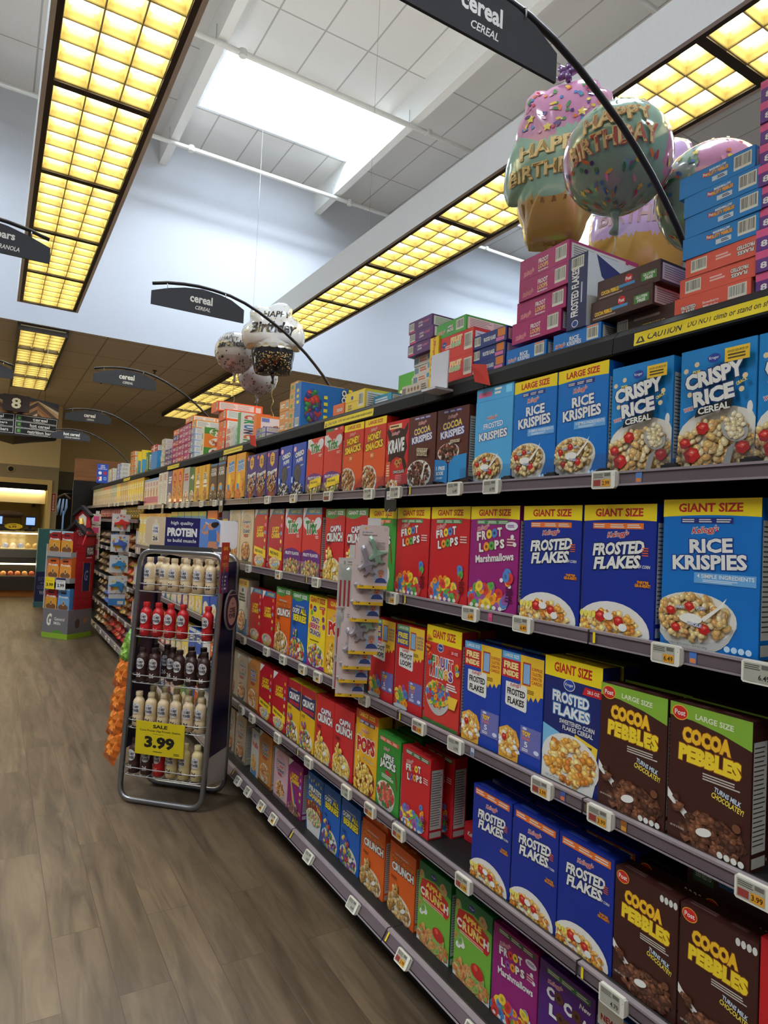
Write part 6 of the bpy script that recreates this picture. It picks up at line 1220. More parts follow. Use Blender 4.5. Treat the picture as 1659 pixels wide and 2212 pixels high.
def gun(m, c):
    m.prism([(-.075,.075),(-.07,.10),(-.02,.112),(.02,.128),(.055,.118),(.075,.108),(.07,.085),(.052,.08),(.058,.03),(.03,.026),(.024,.07),(.0,.074),(-.03,.082)], -.034, -.006, c, 'moulded_plastic')
    m.prism([(-.025,.11),(.015,.11),(.03,.135),(-.01,.138)], -.03, -.01, c, 'moulded_plastic')
for i, (c, nm) in enumerate((((210,50,44), 'red'), ((70,100,190), 'white and blue'), ((50,140,200), 'bright blue'), ((44,130,196), 'lowest bright blue'))):
    m = MB(); m.box(-.10, -.004, 0, .10, 0, .20, (206,210,216), 'printed_card'); A = Art(.2, .2, i+2); A.bits(.5,.5,.48,.46,[(90,150,200),(230,220,210),(220,110,60),(236,200,60)] if i else [(220,90,60),(236,220,200),(120,150,190)],26,.06,'p'); A.ell(.4,.3,.12,.12,(226,190,50)); A.stamp(m, lambda a, b, d: (a-.1, -.0041-d, b)); 
    o = m.build('toy_pack', None, (-.085, 8.12, 1.545-.24*i), f); g = MB(); gun(g, c); g.build('water_gun', o)
    tag(o, nm+' toy water gun pack on the far clip strip', 'toy pack', 'water gun packs')
m = MB(); m.box(-.09, -.004, 0, .09, 0, .13, (60,130,200), 'printed_card'); A = Art(.18, .13, 2); A.rect(.55,.1,.9,.4,(220,220,220)); A.rect(0,.6,1,1,(200,206,216)); A.stamp(m, lambda a, b, d: (a-.09, -.0041-d, b)); tag(m.build('toy_card', None, (-.085, 8.12, .685), f), 'blue and white card under the water gun packs', 'pack')
# ------------------------------------------------------------------ wheel-less bottle rack in the aisle
RK = (-.635, 4.148); RA = math.atan2(-.688, .726); RU = Vector((.726, -.688, 0)); RN = Vector((.688, .726, 0))
def rk(a, b, z): p = Vector((RK[0], RK[1], 0))+RU*a+RN*b; return (p.x, p.y, z)
rack = empty('bottle_rack', (RK[0], RK[1], 0), RA); tag(rack, 'grey tubular bottle rack standing on the floor against the shelves', 'rack')
GREY, NV = (150,150,152), (34,30,72)
def loop(pts, rad, k=5):
    out = []; n = len(pts)
    for i in range(n):
        p, a, b = Vector(pts[i]), Vector(pts[i-1]), Vector(pts[(i+1) % n]); u, v = (a-p).normalized(), (b-p).normalized()
        for j in range(k+1):
            t = j/k; out.append(p+u*rad*(1-t)**2+v*rad*t**2)
    return out
m = MB(); m.tube(loop([(0,0,.018),(.536,0,.018),(.556,.062,1.486),(.010,.062,1.486)], .085), .0165, GREY, 'brushed_steel', 12, True); m.build('front_frame', rack)
m = MB(); m.tube(loop([(.0,.285,.018),(.532,.285,.018),(.545,.285,1.478),(.012,.285,1.478)], .085), .0165, GREY, 'brushed_steel', 12, True); m.build('rear_frame', rack)
for a in (.0, .54):
    m = MB(); m.prism([(.03,.30),(.27,.30),(.272,1.44),(.075,1.44)], a-.003, a+.003, NV, 'moulded_plastic', 'x'); 
    if a: m.prism([(.05,.14),(.26,.10),(.27,.298),(.03,.298)], a-.002, a+.002, (206,204,206), 'moulded_plastic', 'x')
    m.build('side_panel', rack)
m = MB(); m.box(.15,.281,.10,.42,.287,.22,(196,194,196),'moulded_plastic'); m.build('rear_plate', rack)
SHZ = [1.243, .972, .703, .440, .168]
for z in SHZ:
    m = MB(); le = .062*z/1.486
    for dz in (.0, .045): m.tube(loop([(.022,le-.03,z+dz),(.530,le-.03,z+dz),(.530,.27,z+dz),(.022,.27,z+dz)], .05, 4), .0032, (190,190,190), 'brushed_steel', 7, True)
    for i in range(11): a = .045+.046*i; m.tube([(a, le-.026, z), (a, .27, z)], .002, (180,180,180), 'brushed_steel', 5)
    m.box(.03, le-.02, z-.004, .525, .268, z-.002, (170,172,176), 'clear_plastic'); m.build('wire_shelf', rack)
def rrect(x0, z0, x1, z1, r, n=5):
    out = []
    for cx, cz, a0 in ((x1-r, z1-r, 0), (x0+r, z1-r, PI/2), (x0+r, z0+r, PI), (x1-r, z0+r, 1.5*PI)):
        out += [(cx+r*math.cos(a0+PI/2*i/n), cz+r*math.sin(a0+PI/2*i/n)) for i in range(n+1)]
    return out
m = MB(); m.prism(rrect(.035,1.52,.527,1.695,.03), .055, .060, (222,220,222), 'printed_card')
A = Art(.492, .175, 3)
A.poly([(.06,0),(.27,0),(.27,1),(.06,1),(.015,.93),(0,.8),(0,.2),(.015,.07)], (214,190,156)); A.rect(.27,0,.735,1,(38,34,92)); A.poly([(.735,0),(.94,0),(.985,.07),(1,.2),(1,.8),(.985,.93),(.94,1),(.735,1)], (104,140,206))
A.text('high quality', .495, .80, .30, .15, WHITE, .015); A.text('PROTEIN', .50, .50, .40, .30, WHITE, .06); A.text('to build muscle', .50, .215, .39, .12, WHITE, .02)
A.poly([(.09,.14),(.19,.14),(.185,.4),(.19,.7),(.17,.78),(.16,.80),(.16,.92),(.12,.92),(.12,.80),(.11,.78),(.09,.7),(.095,.4)], (226,210,186)); A.ell(.14,.55,.042,.16,(236,232,232)); A.text('CORE', .14, .60, .06, .09, (30,28,70), .04); A.text('POWER', .14, .49, .07, .09, (30,28,70), .04); A.text('26', .14, .25, .065, .15, (30,28,60), .03)
SKN = (206,140,106)   # printed figure drinking from a bottle
A.poly([(.76,.60),(.79,.55),(.86,.64),(.90,.66),(.97,.60),(1,.45),(1,.2),(.96,.28),(.965,.10),(.99,0),(.845,0),(.86,.3),(.84,.50),(.80,.46),(.765,.52),(.755,.58),(.80,.84),(.825,.82),(.79,.62)], SKN); A.poly([(.845,.62),(.95,.64),(.965,.40),(.96,.24),(.855,.24),(.85,.45)], (70,120,190)); A.ell(.88,.76,.045,.11,SKN,14); A.ell(.925,.80,.045,.10,(50,36,34),12); A.ell(.955,.84,.03,.07,(44,32,30),10); A.poly([(.80,.86),(.845,.80),(.85,.83),(.81,.90)], (226,222,214))
A.stamp(m, lambda a, b, d: (.035+a, .0549-d, 1.52+b)); m.build('header_sign', rack)
m = MB(); m.prism(rrect(.035,1.515,.535,1.692,.03), .283, .288, (226,222,226), 'printed_card'); m.build('rear_sign', rack)
for b in (.058, .285):
    m = MB(); m.box(.07, b-.006, 1.496, .49, b+.006, 1.524, (120,120,122), 'brushed_steel'); m.build('sign_bracket', rack)
m = MB(); n = 32; vs = [(.562, .185+.092*math.cos(2*PI*k/n), 1.15+.122*math.sin(2*PI*k/n)) for k in range(n)]
m.add(vs+[(.572, y, z) for _, y, z in vs], [tuple(range(n-1,-1,-1)), tuple(range(n, 2*n))]+[(i, (i+1) % n, n+(i+1) % n, n+i) for i in range(n)], (150,148,152), 'moulded_plastic')
A = Art(.184, .244); A.ell(.5,.5,.46,.47,(32,26,66),32); A.ell(.5,.47,.33,.35,(206,186,178),28); A.ell(.5,.47,.31,.33,(214,196,188),28); A.text('CORE', .5, .50, .42, .13, (34,28,64), .05); A.text('POWER', .5, .36, .50, .13, (34,28,64), .05); A.star(.5,.66,.05,(34,28,64)); A.lines(.2,.86,.8,.9,1,(206,190,190))
A.stamp(m, lambda a, b, d: (.5722+d, .093+a, 1.028+b)); m.build('oval_sign', rack)
m = MB(); m.box(.562, .02, 1.26, .566, .115, 1.56, (176,36,38), 'printed_card'); A = Art(.09, .30); A.text('SAVE', .5, .88, .6, .07, (244,206,60), .02); A.text('LOW', .5, .70, .6, .08, (240,140,60), .02); A.text('PRICES', .5, .56, .8, .08, (240,140,60), .02); A.rect(0,0,1,.42,(80,60,140)); A.lines(.2,.05,.8,.36,4,(230,226,236)); A.stamp(m, lambda a, b, d: (.5662+d, .022+a, 1.26+b)); m.build('side_strip', rack)
# bottles
def bottle(c, capc, txt26, disc=(226,222,222)):
    m = MB(); prof = [(.030,.0),(.0335,.006),(.0335,.055),(.0315,.066),(.0315,.072),(.0335,.082),(.0335,.140),(.031,.150),(.024,.160),(.019,.166),(.0185,.178)]
    m.lathe(prof, c, 'moulded_plastic', 22)
    A = Art(.066, .14, 3); A.disc(.5,.68,.44,.235,disc); A.text('CORE', .5, .73, .60, .13, (26,24,40), .05); A.text('POWER', .5, .58, .70, .13, (26,24,40), .05); A.star(.5,.84,.06,(26,24,40)); A.text('26', .46, .20, .46, .19, txt26, .03, None, .04)
    def fn(x, y, d):
        a = (x-.033)/.0335; r_ = .0339+d; return (r_*math.sin(a), -r_*math.cos(a), .012+y)
    A.stamp(m, fn, 'moulded_plastic'); body = m.mesh('protein_bottle')
    m = MB(); m.lathe([(.0195,.176),(.0205,.178),(.0205,.198),(.0190,.201)], capc, 'moulded_plastic', 20); m.lathe([(.0212,.180),(.0212,.183)], capc, 'moulded_plastic', 20); cap = m.mesh('cap')
    return body, cap
BOT = {'cream': bottle((230,206,166), (226,204,168), (30,28,34)), 'red': bottle((196,32,36), (206,40,42), (240,150,140)), 'brown': bottle((66,40,36), (52,34,32), (230,224,218)), 'ivory': bottle((226,206,150), (230,212,160), (30,28,34))}
plan = [('top', ['cream','','cream','cream','cream','cream'], ['cream']*6, 0), ('second', ['red','red','red','red','','red'], ['']*6, 1), ('third', ['brown','brown','','brown','brown','brown'], ['brown']*6, 2), ('fourth', ['cream']*6, ['ivory']*6, 3), ('lowest', ['brown','brown','red','ivory','ivory','ivory'], ['brown','','','','','ivory'], 4)]
rnd = random.Random(3)
for nm, fr, bk, s in plan:
    for row, lst in (('front', fr), ('back', bk)):
        for i, k in enumerate(lst):
            if not k: continue
            le = .062*SHZ[s]/1.486; b = le+.018 if row == 'front' else .185
            if row == 'back' and (s, i) in ((0, 1), (2, 2)): b = .11
            o = put(BOT[k][0], 'protein_bottle', None, rk(.072+.0815*i, b, SHZ[s]+.0035), RA+rnd.uniform(-.35, .2)); put(BOT[k][1], 'cap', o)
            tag(o, k+' protein bottle, '+ORD[i]+' place from the left, '+row+' row of the '+nm+' rack shelf', 'bottle', 'protein bottles on the rack')
m = MB(); m.box(.112, -.042, .306, .424, -.039, .497, (226,202,30), 'printed_card'); A = Art(.312, .191, 2); A.text('SALE', .5, .87, .30, .11, (40,36,30), .04); A.text('Core Power 26g Protein Shakes', .5, .73, .84, .075, (50,44,30), .02); A.text('3.99', .5, .39, .62, .36, (36,32,28), .05); A.lines(.36,.63,.64,.65,1,(90,80,30)); A.lines(.38,.10,.62,.125,1,(60,54,30),.8); A.lines(.80,.05,.92,.13,2,(70,64,40))
A.stamp(m, lambda a, b, d: (.112+a, -.0421-d, .306+b)); m.tube([(.2,-.039,.48),(.2,.0,.486)], .004, (60,60,60), 'moulded_plastic', 6); m.tube([(.34,-.039,.48),(.34,.0,.486)], .004, (60,60,60), 'moulded_plastic', 6)
tag(m.build('sale_sign', None, (RK[0], RK[1], 0), RA), 'yellow SALE 3.99 sign clipped on the bottle rack', 'sign')
# strip of snack bags hung on the far side of the rack
m = MB(); m.box(-.014, -.001, 0, .014, .001, .80, (214,214,210), 'moulded_plastic'); tag(m.build('clip_strip', None, rk(-.055, .22, .30), RA), 'clip strip of snack bags hanging at the left side of the rack', 'clip strip')
SB = {'green': bag_mesh((96,150,50), (150,190,80), .15, .05, .20, 51, 'snack_bag'), 'orange': bag_mesh((224,112,30), (236,140,50), .15, .05, .20, 52, 'snack_bag')}
for i, (k, z, a) in enumerate((('green', .78, -.045), ('orange', .63, -.07), ('orange', .48, -.075), ('orange', .34, -.08), ('orange', .20, -.08))):
    o = put(SB[k], 'snack_bag', None, rk(a-.045, .14-.012*i, z), 0, (PI/2-.18, .25, RA-.5))
    tag(o, k+' snack bag '+('above the orange ones' if k == 'green' else ORD[i-1]+' from the top')+' at the left side of the bottle rack', 'snack bag', 'snack bags beside the rack')
# ------------------------------------------------------------------ foil balloons
CONF = [(206,60,90),(230,120,60),(240,206,90),(80,150,90),(70,130,200),(90,60,130),(240,170,200)]
def ribbon(parent, top, bot, c=(210,206,190), curl=.012):
    m = MB(); n = 40; P = []
    for i in range(n+1):
        t = i/n; P.append((top[0]+(bot[0]-top[0])*t+curl*math.sin(t*34)*min(1, 4*t), top[1]+(bot[1]-top[1])*t+curl*math.cos(t*34)*min(1, 4*t), top[2]+(bot[2]-top[2])*t))
    m.tube(P, .0022, c, 'foil_film', 5); return m.build('ribbon', parent)
def tail(c, z0):
    m = MB(); m.tube([(0,0,z0+.012),(0,0,z0-.02),(.004,0,z0-.05),(-.004,0,z0-.085)], [.03,.014,.010,.018], c, 'foil_film', 8); return m
def ball(loc, r, cf, deco, label, drop, tailc, tilt=0.0, rib=(206,214,206), grp=None):
    m = MB(); nl, na = 28, 44; vs = []
    for i in range(nl+1):
        la = -PI/2+PI*i/nl
        for j in range(na): a = 2*PI*j/na; vs.append((r*math.cos(la)*math.sin(a), -r*math.cos(la)*math.cos(a), r*math.sin(la)))
    for i in range(nl):
        for j in range(na):
            f = (i*na+j, i*na+(j+1) % na, (i+1)*na+(j+1) % na, (i+1)*na+j); c = cf(*[sum(vs[q][k] for q in f)/4/r for k in range(3)])
            m.add([vs[q] for q in f], [(0,1,2,3)], c, 'foil_film', True)
    A = Art(2*r, 2*r, int(abs(loc[1])*100)); deco(A)
    def fn(x, y, d):
        X, Y = (x-r)*1.25, (y-r)*1.25; lo, la = X/r, Y/r; q = r+.0022+d; return (q*math.sin(lo)*math.cos(la), -q*math.cos(lo)*math.cos(la), q*math.sin(la))
    A.stamp(m, fn, 'foil_film')
    fz = facing(CAMX-loc[0], -loc[1]); me = m.mesh('foil_balloon')
    me2 = weld(me)
    o = put(me2, 'foil_balloon', None, loc, 0, (0, tilt, fz)); put(tail(tailc, -r).mesh('tail'), 'tail', o); ribbon(o, (0, 0, -r-.08), (.01, .02, -r-.08-drop), rib)
    tag(o, label, 'balloon', grp); return o
def weld(me):
    bm = bmesh.new(); bm.from_mesh(me); bmesh.ops.remove_doubles(bm, verts=bm.verts, dist=4e-6); bm.to_mesh(me); bm.free(); return me
GRN, PNK, LIL = (150,190,172), (206,140,180), (190,160,206)
def conf_deco(text=True, seedn=0):
    def f(A):
        rn = A.rn
        for i in range(230):
            u, v = rn.uniform(-.35,1.35), rn.uniform(-.3,1.3); c = CONF[rn.randrange(7)]
            if text and .1 < u < .85 and .36 < v < .70: continue
            t = rn.random()
            if t < .55: A.ell(u, v, .017, .017, c, 9, 0, 2e-5)
            elif t < .92: A.ell(u, v, .034, .013, c, 10, rn.uniform(0, PI), 2e-5)
            else: A.star(u, v, .036, (240,216,110))
        if text: A.text('HAPPY', .50, .60, .50, .12, (190,130,70), .03, rot=.10); A.text('HAPPY', .49, .607, .50, .12, (240,214,150), .03, rot=.10); A.text('BIRTHDAY', .46, .44, .66, .13, (196,90,80), .03, rot=.10); A.text('BIRTHDAY', .45, .447, .66, .13, (240,214,150), .03, rot=.10)
        A.text('orbz', .5, .0, .12, .04, (90,60,70), .02)
    return f
ball((.574,1.663,3.11), .20, lambda x, y, z: GRN if abs(x) < .80 and y < .45 else PNK, conf_deco(), 'round mint balloon reading happy birthday with confetti, above the magenta cartons', .62, GRN, .0)
ball((.941,1.509,3.007), .206, lambda x, y, z: GRN if x < -.25 else PNK if z > -.3 else LIL, lambda A: (conf_deco(False)(A), A.text('DAY', -.02, .55, .3, .14, (240,214,150), .03, rot=.15)), 'round pink and mint balloon half hidden behind the blue carton stack', .5, GRN, .0)
def speck(text):
    def f(A):
        rn = A.rn
        for i in range(620):
            u, v = rn.uniform(-.25,1.25), rn.uniform(-.25,1.25); p = abs(v-.55)*1.6
            if rn.random() > p+.1: continue
            if text and .12 < u < .88 and .46 < v < .76: continue
            A.ell(u, v, .014, .018, [(40,38,40),(60,56,58),(150,120,80)][rn.randrange(3)], 7, rn.uniform(0, 3), 2e-5)
        if text: A.text('HAPPY', .36, .69, .38, .09, (60,56,60), .01, rot=-.03); A.text('Birthday', .44, .56, .66, .17, (50,44,40), .035, sh=.25, rot=.05)
    return f
SIL = (206,206,208)
ball((.64,6.45,3.42), .207, lambda x, y, z: SIL if z > -.35 else (186,178,180), speck(True), 'round silver speckled birthday balloon on the left of the far bunch', .80, SIL, 0, (206,186,110))
ball((.99,6.74,3.30), .214, lambda x, y, z: SIL, speck(False), 'round silver speckled balloon low behind the cupcake balloon', .62, SIL, 0, (206,206,206))
def pillow(outline, H, cf, deco, w, h, label, loc, tilt, tailc, zt, drop, rib, ctr=(0, 0), yaw=0.0):
    pol = sorted((math.atan2(z-ctr[1], x-ctr[0]), math.hypot(x-ctr[0], z-ctr[1])) for x, z in outline)
    def rad(a):
        a = (a+PI) % (2*PI)-PI
        for (a0, r0), (a1, r1) in zip(pol, pol[1:]):
            if a0 <= a <= a1: t = (a-a0)/(a1-a0+1e-9); return 1/((1-t)/r0+t/r1) if False else r0+(r1-r0)*t
        (a0, r0), (a1, r1) = pol[-1], (pol[0][0]+2*PI, pol[0][1]); a2 = a if a >= a0 else a+2*PI; t = (a2-a0)/(a1-a0); return r0+(r1-r0)*t
    def th(s, a): return H*(max(0, 1-s**2.4)**.62)*(1+.05*math.sin(a*40)*s**6)
    m = MB(); ns, na = 12, 96; R_ = [rad(2*PI*j/na-PI) for j in range(na)]
    def P(s, j, side): a = 2*PI*j/na-PI; q = s*R_[j % na]; return (ctr[0]+q*math.cos(a), -side*th(s, a), ctr[1]+q*math.sin(a))
    for side in (1, -1):
        for i in range(ns):
            s0, s1 = i/ns, (i+1)/ns
            for j in range(na):
                V = [P(s0, j, side), P(s1, j, side), P(s1, j+1, side), P(s0, j+1, side)]
                if i == 0: V = V[1:]+[V[0]]; V = [V[3], V[0], V[1]]
                if side < 0: V = V[::-1]
                c = cf(sum(p[0] for p in V)/len(V), sum(p[2] for p in V)/len(V)); m.add(V, [tuple(range(len(V)))], c, 'foil_film', True)
    A = Art(w, h, 8); deco(A)
    def fn(x, y, d):
        X, Z = x-w/2, y-h/2; a = math.atan2(Z-ctr[1], X-ctr[0]); s = min(.995, math.hypot(X-ctr[0], Z-ctr[1])/max(1e-6, rad(a))); 
        return (X, -th(s, a)-.003-d, Z)
    A.stamp(m, fn, 'foil_film'); me = weld(m.mesh('foil_balloon'))
    o = put(me, 'foil_balloon', None, loc, 0, (0, tilt, facing(CAMX-loc[0], -loc[1])+yaw)); put(tail(tailc, zt).mesh('tail'), 'tail', o); ribbon(o, (0, 0, zt-.08), (.01, .02, zt-.08-drop), rib); tag(o, label, 'balloon'); return o
CONE = [(0,.335),(.06,.345),(.12,.325),(.135,.285),(.175,.27),(.185,.225),(.205,.20),(.20,.14),(.225,.05),(.23,-.02),(.225,-.09),(.20,-.14),(.165,-.145),(.13,-.24),(.10,-.335),(.0,-.345),(-.10,-.335),(-.13,-.24),(-.165,-.145),(-.20,-.14),(-.225,-.09),(-.23,-.02),(-.225,.05),(-.20,.12),(-.19,.20),(-.165,.25),(-.175,.30),(-.13,.335),(-.08,.325),(-.04,.34)]
def cone_c(x, z):
    if z > .34 and x < -.07: return (206,110,70)
    if z > .097+.03*math.sin(x*25): return PNK
    if z > -.17: return GRN
    return (190,150,80)
def cone_d(A):
    rn = A.rn
    for i in range(60):
        u, v = rn.uniform(.14,.86), rn.uniform(.64,.92); c = CONF[rn.randrange(7)]
        A.ell(u, v, *( (.016,.011) if rn.random() < .5 else (.034,.010)), c, 9, rn.uniform(0, PI), 2e-5)
    for u, v in ((.42,.66),(.25,.74),(.7,.72)): A.star(u, v, .045, (240,216,90))
    A.text('HAPPY', .5, .545, .62, .085, (150,120,60), .03, rot=.06); A.text('HAPPY', .49, .55, .62, .085, (240,214,150), .03, rot=.06); A.text('BIRTHDAY', .5, .42, .80, .085, (150,120,60), .03, rot=.06); A.text('BIRTHDAY', .49, .425, .80, .085, (240,214,150), .03, rot=.06)
    for k in range(4): A.poly([(.32+.1*k,.02),(.34+.1*k,.02),(.44+.1*k,.26),(.42+.1*k,.26)], (160,120,60)); A.poly([(.62-.1*k,.02),(.64-.1*k,.02),(.54-.1*k,.26),(.52-.1*k,.26)], (160,120,60))
C2 = [(x*1.14, z*1.14) for x, z in CONE]
o = pillow(C2, .115, cone_c, cone_d, .524, .787, 'ice cream cone shaped birthday balloon with pink top behind the mint ball', (.7625,2.149,3.377), .06, (176,140,76), -.393, .5, (220,216,200), (0, .023), -.25)
m = MB()
for a in range(5): m.tube([(0,-.03,.41), (.045*math.cos(a*1.257),-.04,.41+.045*math.sin(a*1.257))], [.022,.014], (110,70,130), 'foil_film', 8)
m.build('star_topper', o)
pillow([(x*1.25, z*1.25) for x, z in CONE], .11, lambda x, z: LIL if z > -.1 else (196,150,70), lambda A: A.text('BIRTHDAY', .5, .5, .8, .1, (170,140,150), .02), .575, .8625, 'second cone balloon low behind the mint ball, mostly hidden', (1.419,2.175,3.3125), .1, (190,150,80), -.43, .3, (220,216,200), (0, .02), -.1)
CUP = [(0,.36),(.06,.385),(.14,.37),(.18,.31),(.17,.25),(.21,.22),(.27,.17),(.30,.08),(.295,-.02),(.24,-.09),(.205,-.09),(.19,-.2),(.165,-.33),(.08,-.345),(0,-.335),(-.08,-.35),(-.165,-.33),(-.19,-.2),(-.205,-.09),(-.25,-.09),(-.295,-.02),(-.30,.08),(-.25,.15),(-.22,.18),(-.23,.26),(-.2,.32),(-.14,.335),(-.06,.32)]
def cup_d(A):
    rn = A.rn
    A.text('HAPPY', .55, .80, .44, .085, (50,46,46), .02, rot=.02, sh=.2); A.text('Birthday', .50, .60, .74, .19, (44,40,40), .04, rot=.02, sh=.25)
    for i in range(30): A.ell(rn.uniform(.1,.9), rn.uniform(.52,.94), .010, .008, (200,170,90), 7, 0, 2e-5)
    for i in range(150): A.ell(rn.uniform(.22,.78), .30-rn.random()**1.6*.26, .008, .006, (220,190,120), 7, 0, 2e-5)
    for k in range(7): A.ell(.14+.12*k, .385, .075, .028, (206,190,150), 12); A.ell(.14+.12*k, .395, .07, .026, (214,214,214), 12)
pillow(CUP, .16, lambda x, z: (222,222,222) if z > -.085 else (36,34,36), cup_d, .60, .74, 'silver cupcake shaped balloon lettered Happy Birthday over the far shelves', (.855,5.97,3.475), -.03, (40,38,40), -.335, .75, (206,186,110), (0, 0), 0)
# ------------------------------------------------------------------ barn shaped cereal display at the end of the aisle
BD = (-.69, 10.34); BA = math.atan2(-.779, .628); BU, BN = Vector((.628, -.779, 0)), Vector((.779, .628, 0))
def bd(a, b, z): p = Vector((BD[0], BD[1], 0))+BU*a+BN*b; return (p.x, p.y, z)
r = empty('barn_display', (BD[0], BD[1], 0), BA); tag(r, 'red barn shaped cardboard cereal display at the far end of the aisle', 'display')
BRD = (176,34,40)
m = MB(); m.box(0, 0, .07, .46, .42, .40, (120,116,122), 'printed_card'); m.box(-.005, -.005, 0, .465, .425, .07, (140,176,50), 'printed_card')
A = Art(.46, .33, 2); A.text('G', .26, .55, .2, .52, WHITE, .04, sh=.3); A.text('General', .66, .60, .40, .14, WHITE, .01); A.text('Mills', .58, .42, .26, .13, WHITE, .01); A.ell(.6,.04,.2,.1,(90,140,60)); A.clip().stamp(m, lambda a, b, d: (a, -.0002-d, .07+b)); A = Art(.42, .33); A.ell(.4,.4,.1,.2,(90,60,50)); A.ell(.75,.5,.09,.12,(170,120,80)); A.stamp(m, lambda a, b, d: (.4602+d, a, .07+b)); m.build('base', r)
m = MB(); m.prism([(.10,.40),(.42,.40),(.42,1.45),(.26,1.50),(.18,1.30),(.10,1.28)], .44, .46, BRD, 'printed_card', 'x')
A = Art(.32, 1.05, 2)
for k in range(9): A.rect(0, .1*k+.05, 1, .1*k+.055, (120,20,26))
A.rect(.36,.24,.76,.62,(40,44,90)); A.rect(.34,.23,.36,.63,(226,160,70)); A.rect(.76,.23,.78,.63,(226,160,70)); A.text('G', .55, .45, .2, .14, (150,160,190), .02, sh=.2); A.poly([(.44,.70),(.96,.73),(.94,.86),(.46,.84)], (90,50,60)); A.text('BOX', .70, .805, .36, .045, WHITE, .05); A.text('TOPS', .70, .755, .38, .045, WHITE, .05); A.lines(.5,.68,.9,.70,1,WHITE); A.stamp(m, lambda a, b, d: (.4602+d, .10+a, .40+b)); m.build('side_wall', r)
m = MB(); m.prism([(0,.40),(.46,.40),(.46,1.48),(.23,1.66),(0,1.48)],   .40, .42, BRD, 'printed_card'); m.prism([(.14,1.50),(.42,1.56),(.42,1.72),(.28,1.82),(.14,1.72)], .33, .35, BRD, 'printed_card'); m.prism([(.12,1.70),(.28,1.815),(.44,1.70),(.46,1.73),(.28,1.87),(.10,1.73)], .29, .355, (34,32,34), 'printed_card')
m.prism([(.21,1.58),(.35,1.58),(.35,1.70),(.28,1.75),(.21,1.70)], .325, .329, (214,210,200), 'printed_card'); m.prism([(.02,1.42),(.23,1.60),(.44,1.42),(.48,1.44),(.23,1.66),(-.02,1.44)], .24, .41, (36,34,36), 'printed_card'); m.prism([(.05,1.30),(.41,1.30),(.41,1.43),(.23,1.57),(.05,1.43)], .35, .37, BRD, 'printed_card')
A = Art(.3, .12); A.text('BOX', .5, .70, .6, .36, WHITE, .05, (70,40,60), .08); A.text('TOPS', .5, .28, .7, .36, WHITE, .05, (70,40,60), .08); A.stamp(m, lambda a, b, d: (.10+a, .3495-d, 1.42+b)); m.build('barn_front', r)
m = MB(); m.lathe([(.045,1.60),(.040,1.615),(.028,1.66),(.018,1.685),(.004,1.69)], (226,180,40), 'foil_film', 14, (.28,.305)); m.lathe([(.008,1.588),(.008,1.60)], (60,50,40), 'moulded_plastic', 8, (.28,.305)); m.build('bell', r)
for z in (.84, 1.20):
    m = MB(); m.box(0, .0, z-.07, .44, .40, z, (160,156,158), 'printed_card'); m.build('tray', r)
m = MB(); m.box(-.012, .0, .40, 0, .42, 1.3, (200,196,196), 'printed_card'); m.build('left_wall', r)
def prot(c, c2):
    return carton('cereal_box', .21, .29, .075, c, lambda A: (A.poly([(0,1),(1,1),(1,.93),(.3,.93),(.15,.86),(0,.86)], (150,190,206)), A.rect(0,.0,1,.55,c2), A.lines(.25,.72,.75,.82,1,(60,20,20),.8), A.text('Protein', .5, .60, .8, .11, WHITE, .04), A.ell(.5,.10,.42,.16,(120,80,50)), A.ell(.5,.30,.10,.12,(226,206,150)), A.ell(.5,.30,.07,.09,(130,80,40))), None, None, seed=4)
PRT = {'red': prot((150,30,30), (214,150,50)), 'orange': prot((206,100,40), (226,150,60)), 'blue': prot((70,130,190), (110,160,206))}
for k, a, z, l in (('red', .11, 1.2, 'left red and gold protein box on the top tier of the barn display'), ('red', .335, 1.2, 'right red and gold protein box on the top tier of the barn display'), ('orange', .11, .84, 'left orange protein box on the middle tier of the barn display'), ('orange', .335, .84, 'right orange protein box on the middle tier of the barn display'), ('red', .11, .40, 'red protein box on the lowest tier of the barn display'), ('blue', .335, .40, 'blue protein box on the lowest tier of the barn display')):
    tag(put(PRT[k], 'cereal_box', None, bd(a, .02, z), BA), l, 'cereal box')
FLT = {k: carton('cereal_carton', .21, .03, .29, c, lambda A: (A.lines(.1,.3,.9,.7,1,(226,226,226)), A.rect(0,0,.2,1,(150,190,206))), None, None, seed=2) for k, c in (('orange', (226,120,50)), ('red', (160,36,36)), ('blue', (120,160,200)))}
for i, (k, a, z, l) in enumerate([('orange', .11, 1.0, 0)]): pass
for c, (k, a, z0, nm) in enumerate((('orange', .115, .84, 'left middle'), ('orange', .335, .84, 'right middle'))):
    for i in range(9):
        if i < 6: continue
        tag(put(FLT[k], 'cereal_carton', None, bd(a, .10, z0+.031*i), BA), 'flat orange carton, '+('lower', 'middle', 'upper')[i-6]+' of the '+nm+' pile on the barn display', 'carton', 'flat cartons on the barn display')
    m = MB(); m.box(-.10, .0, 0, .10, .26, .031*6, (190,100,50), 'printed_card'); tag(m.build('cereal_carton', None, bd(a, .115, z0+.0005), BA), 'deep carton under the '+nm+' pile of the barn display', 'carton')
for k, c, t, a, l in (('sale_card', (236,206,30), '3.99', .10, 'yellow 3.99 price card on the barn display'), ('price_card', (226,224,222), '2.99', .30, 'white 2.99 price card on the barn display')):
    m = MB(); m.box(-.085, 0, 0, .085, .002, .165, c, 'printed_card'); A = Art(.17, .165); A.text(t, .5, .36, .74, .28, (36,34,40), .04); A.lines(.15,.68,.85,.72,1,(90,80,40)); (A.rect(0,.82,1,1,(50,50,110)) if t == '2.99' else None); A.stamp(m, lambda x, y, d: (x-.085, -d-1e-4, y)); tag(m.build(k, None, bd(a, -.012, .675), BA), l, 'price card')
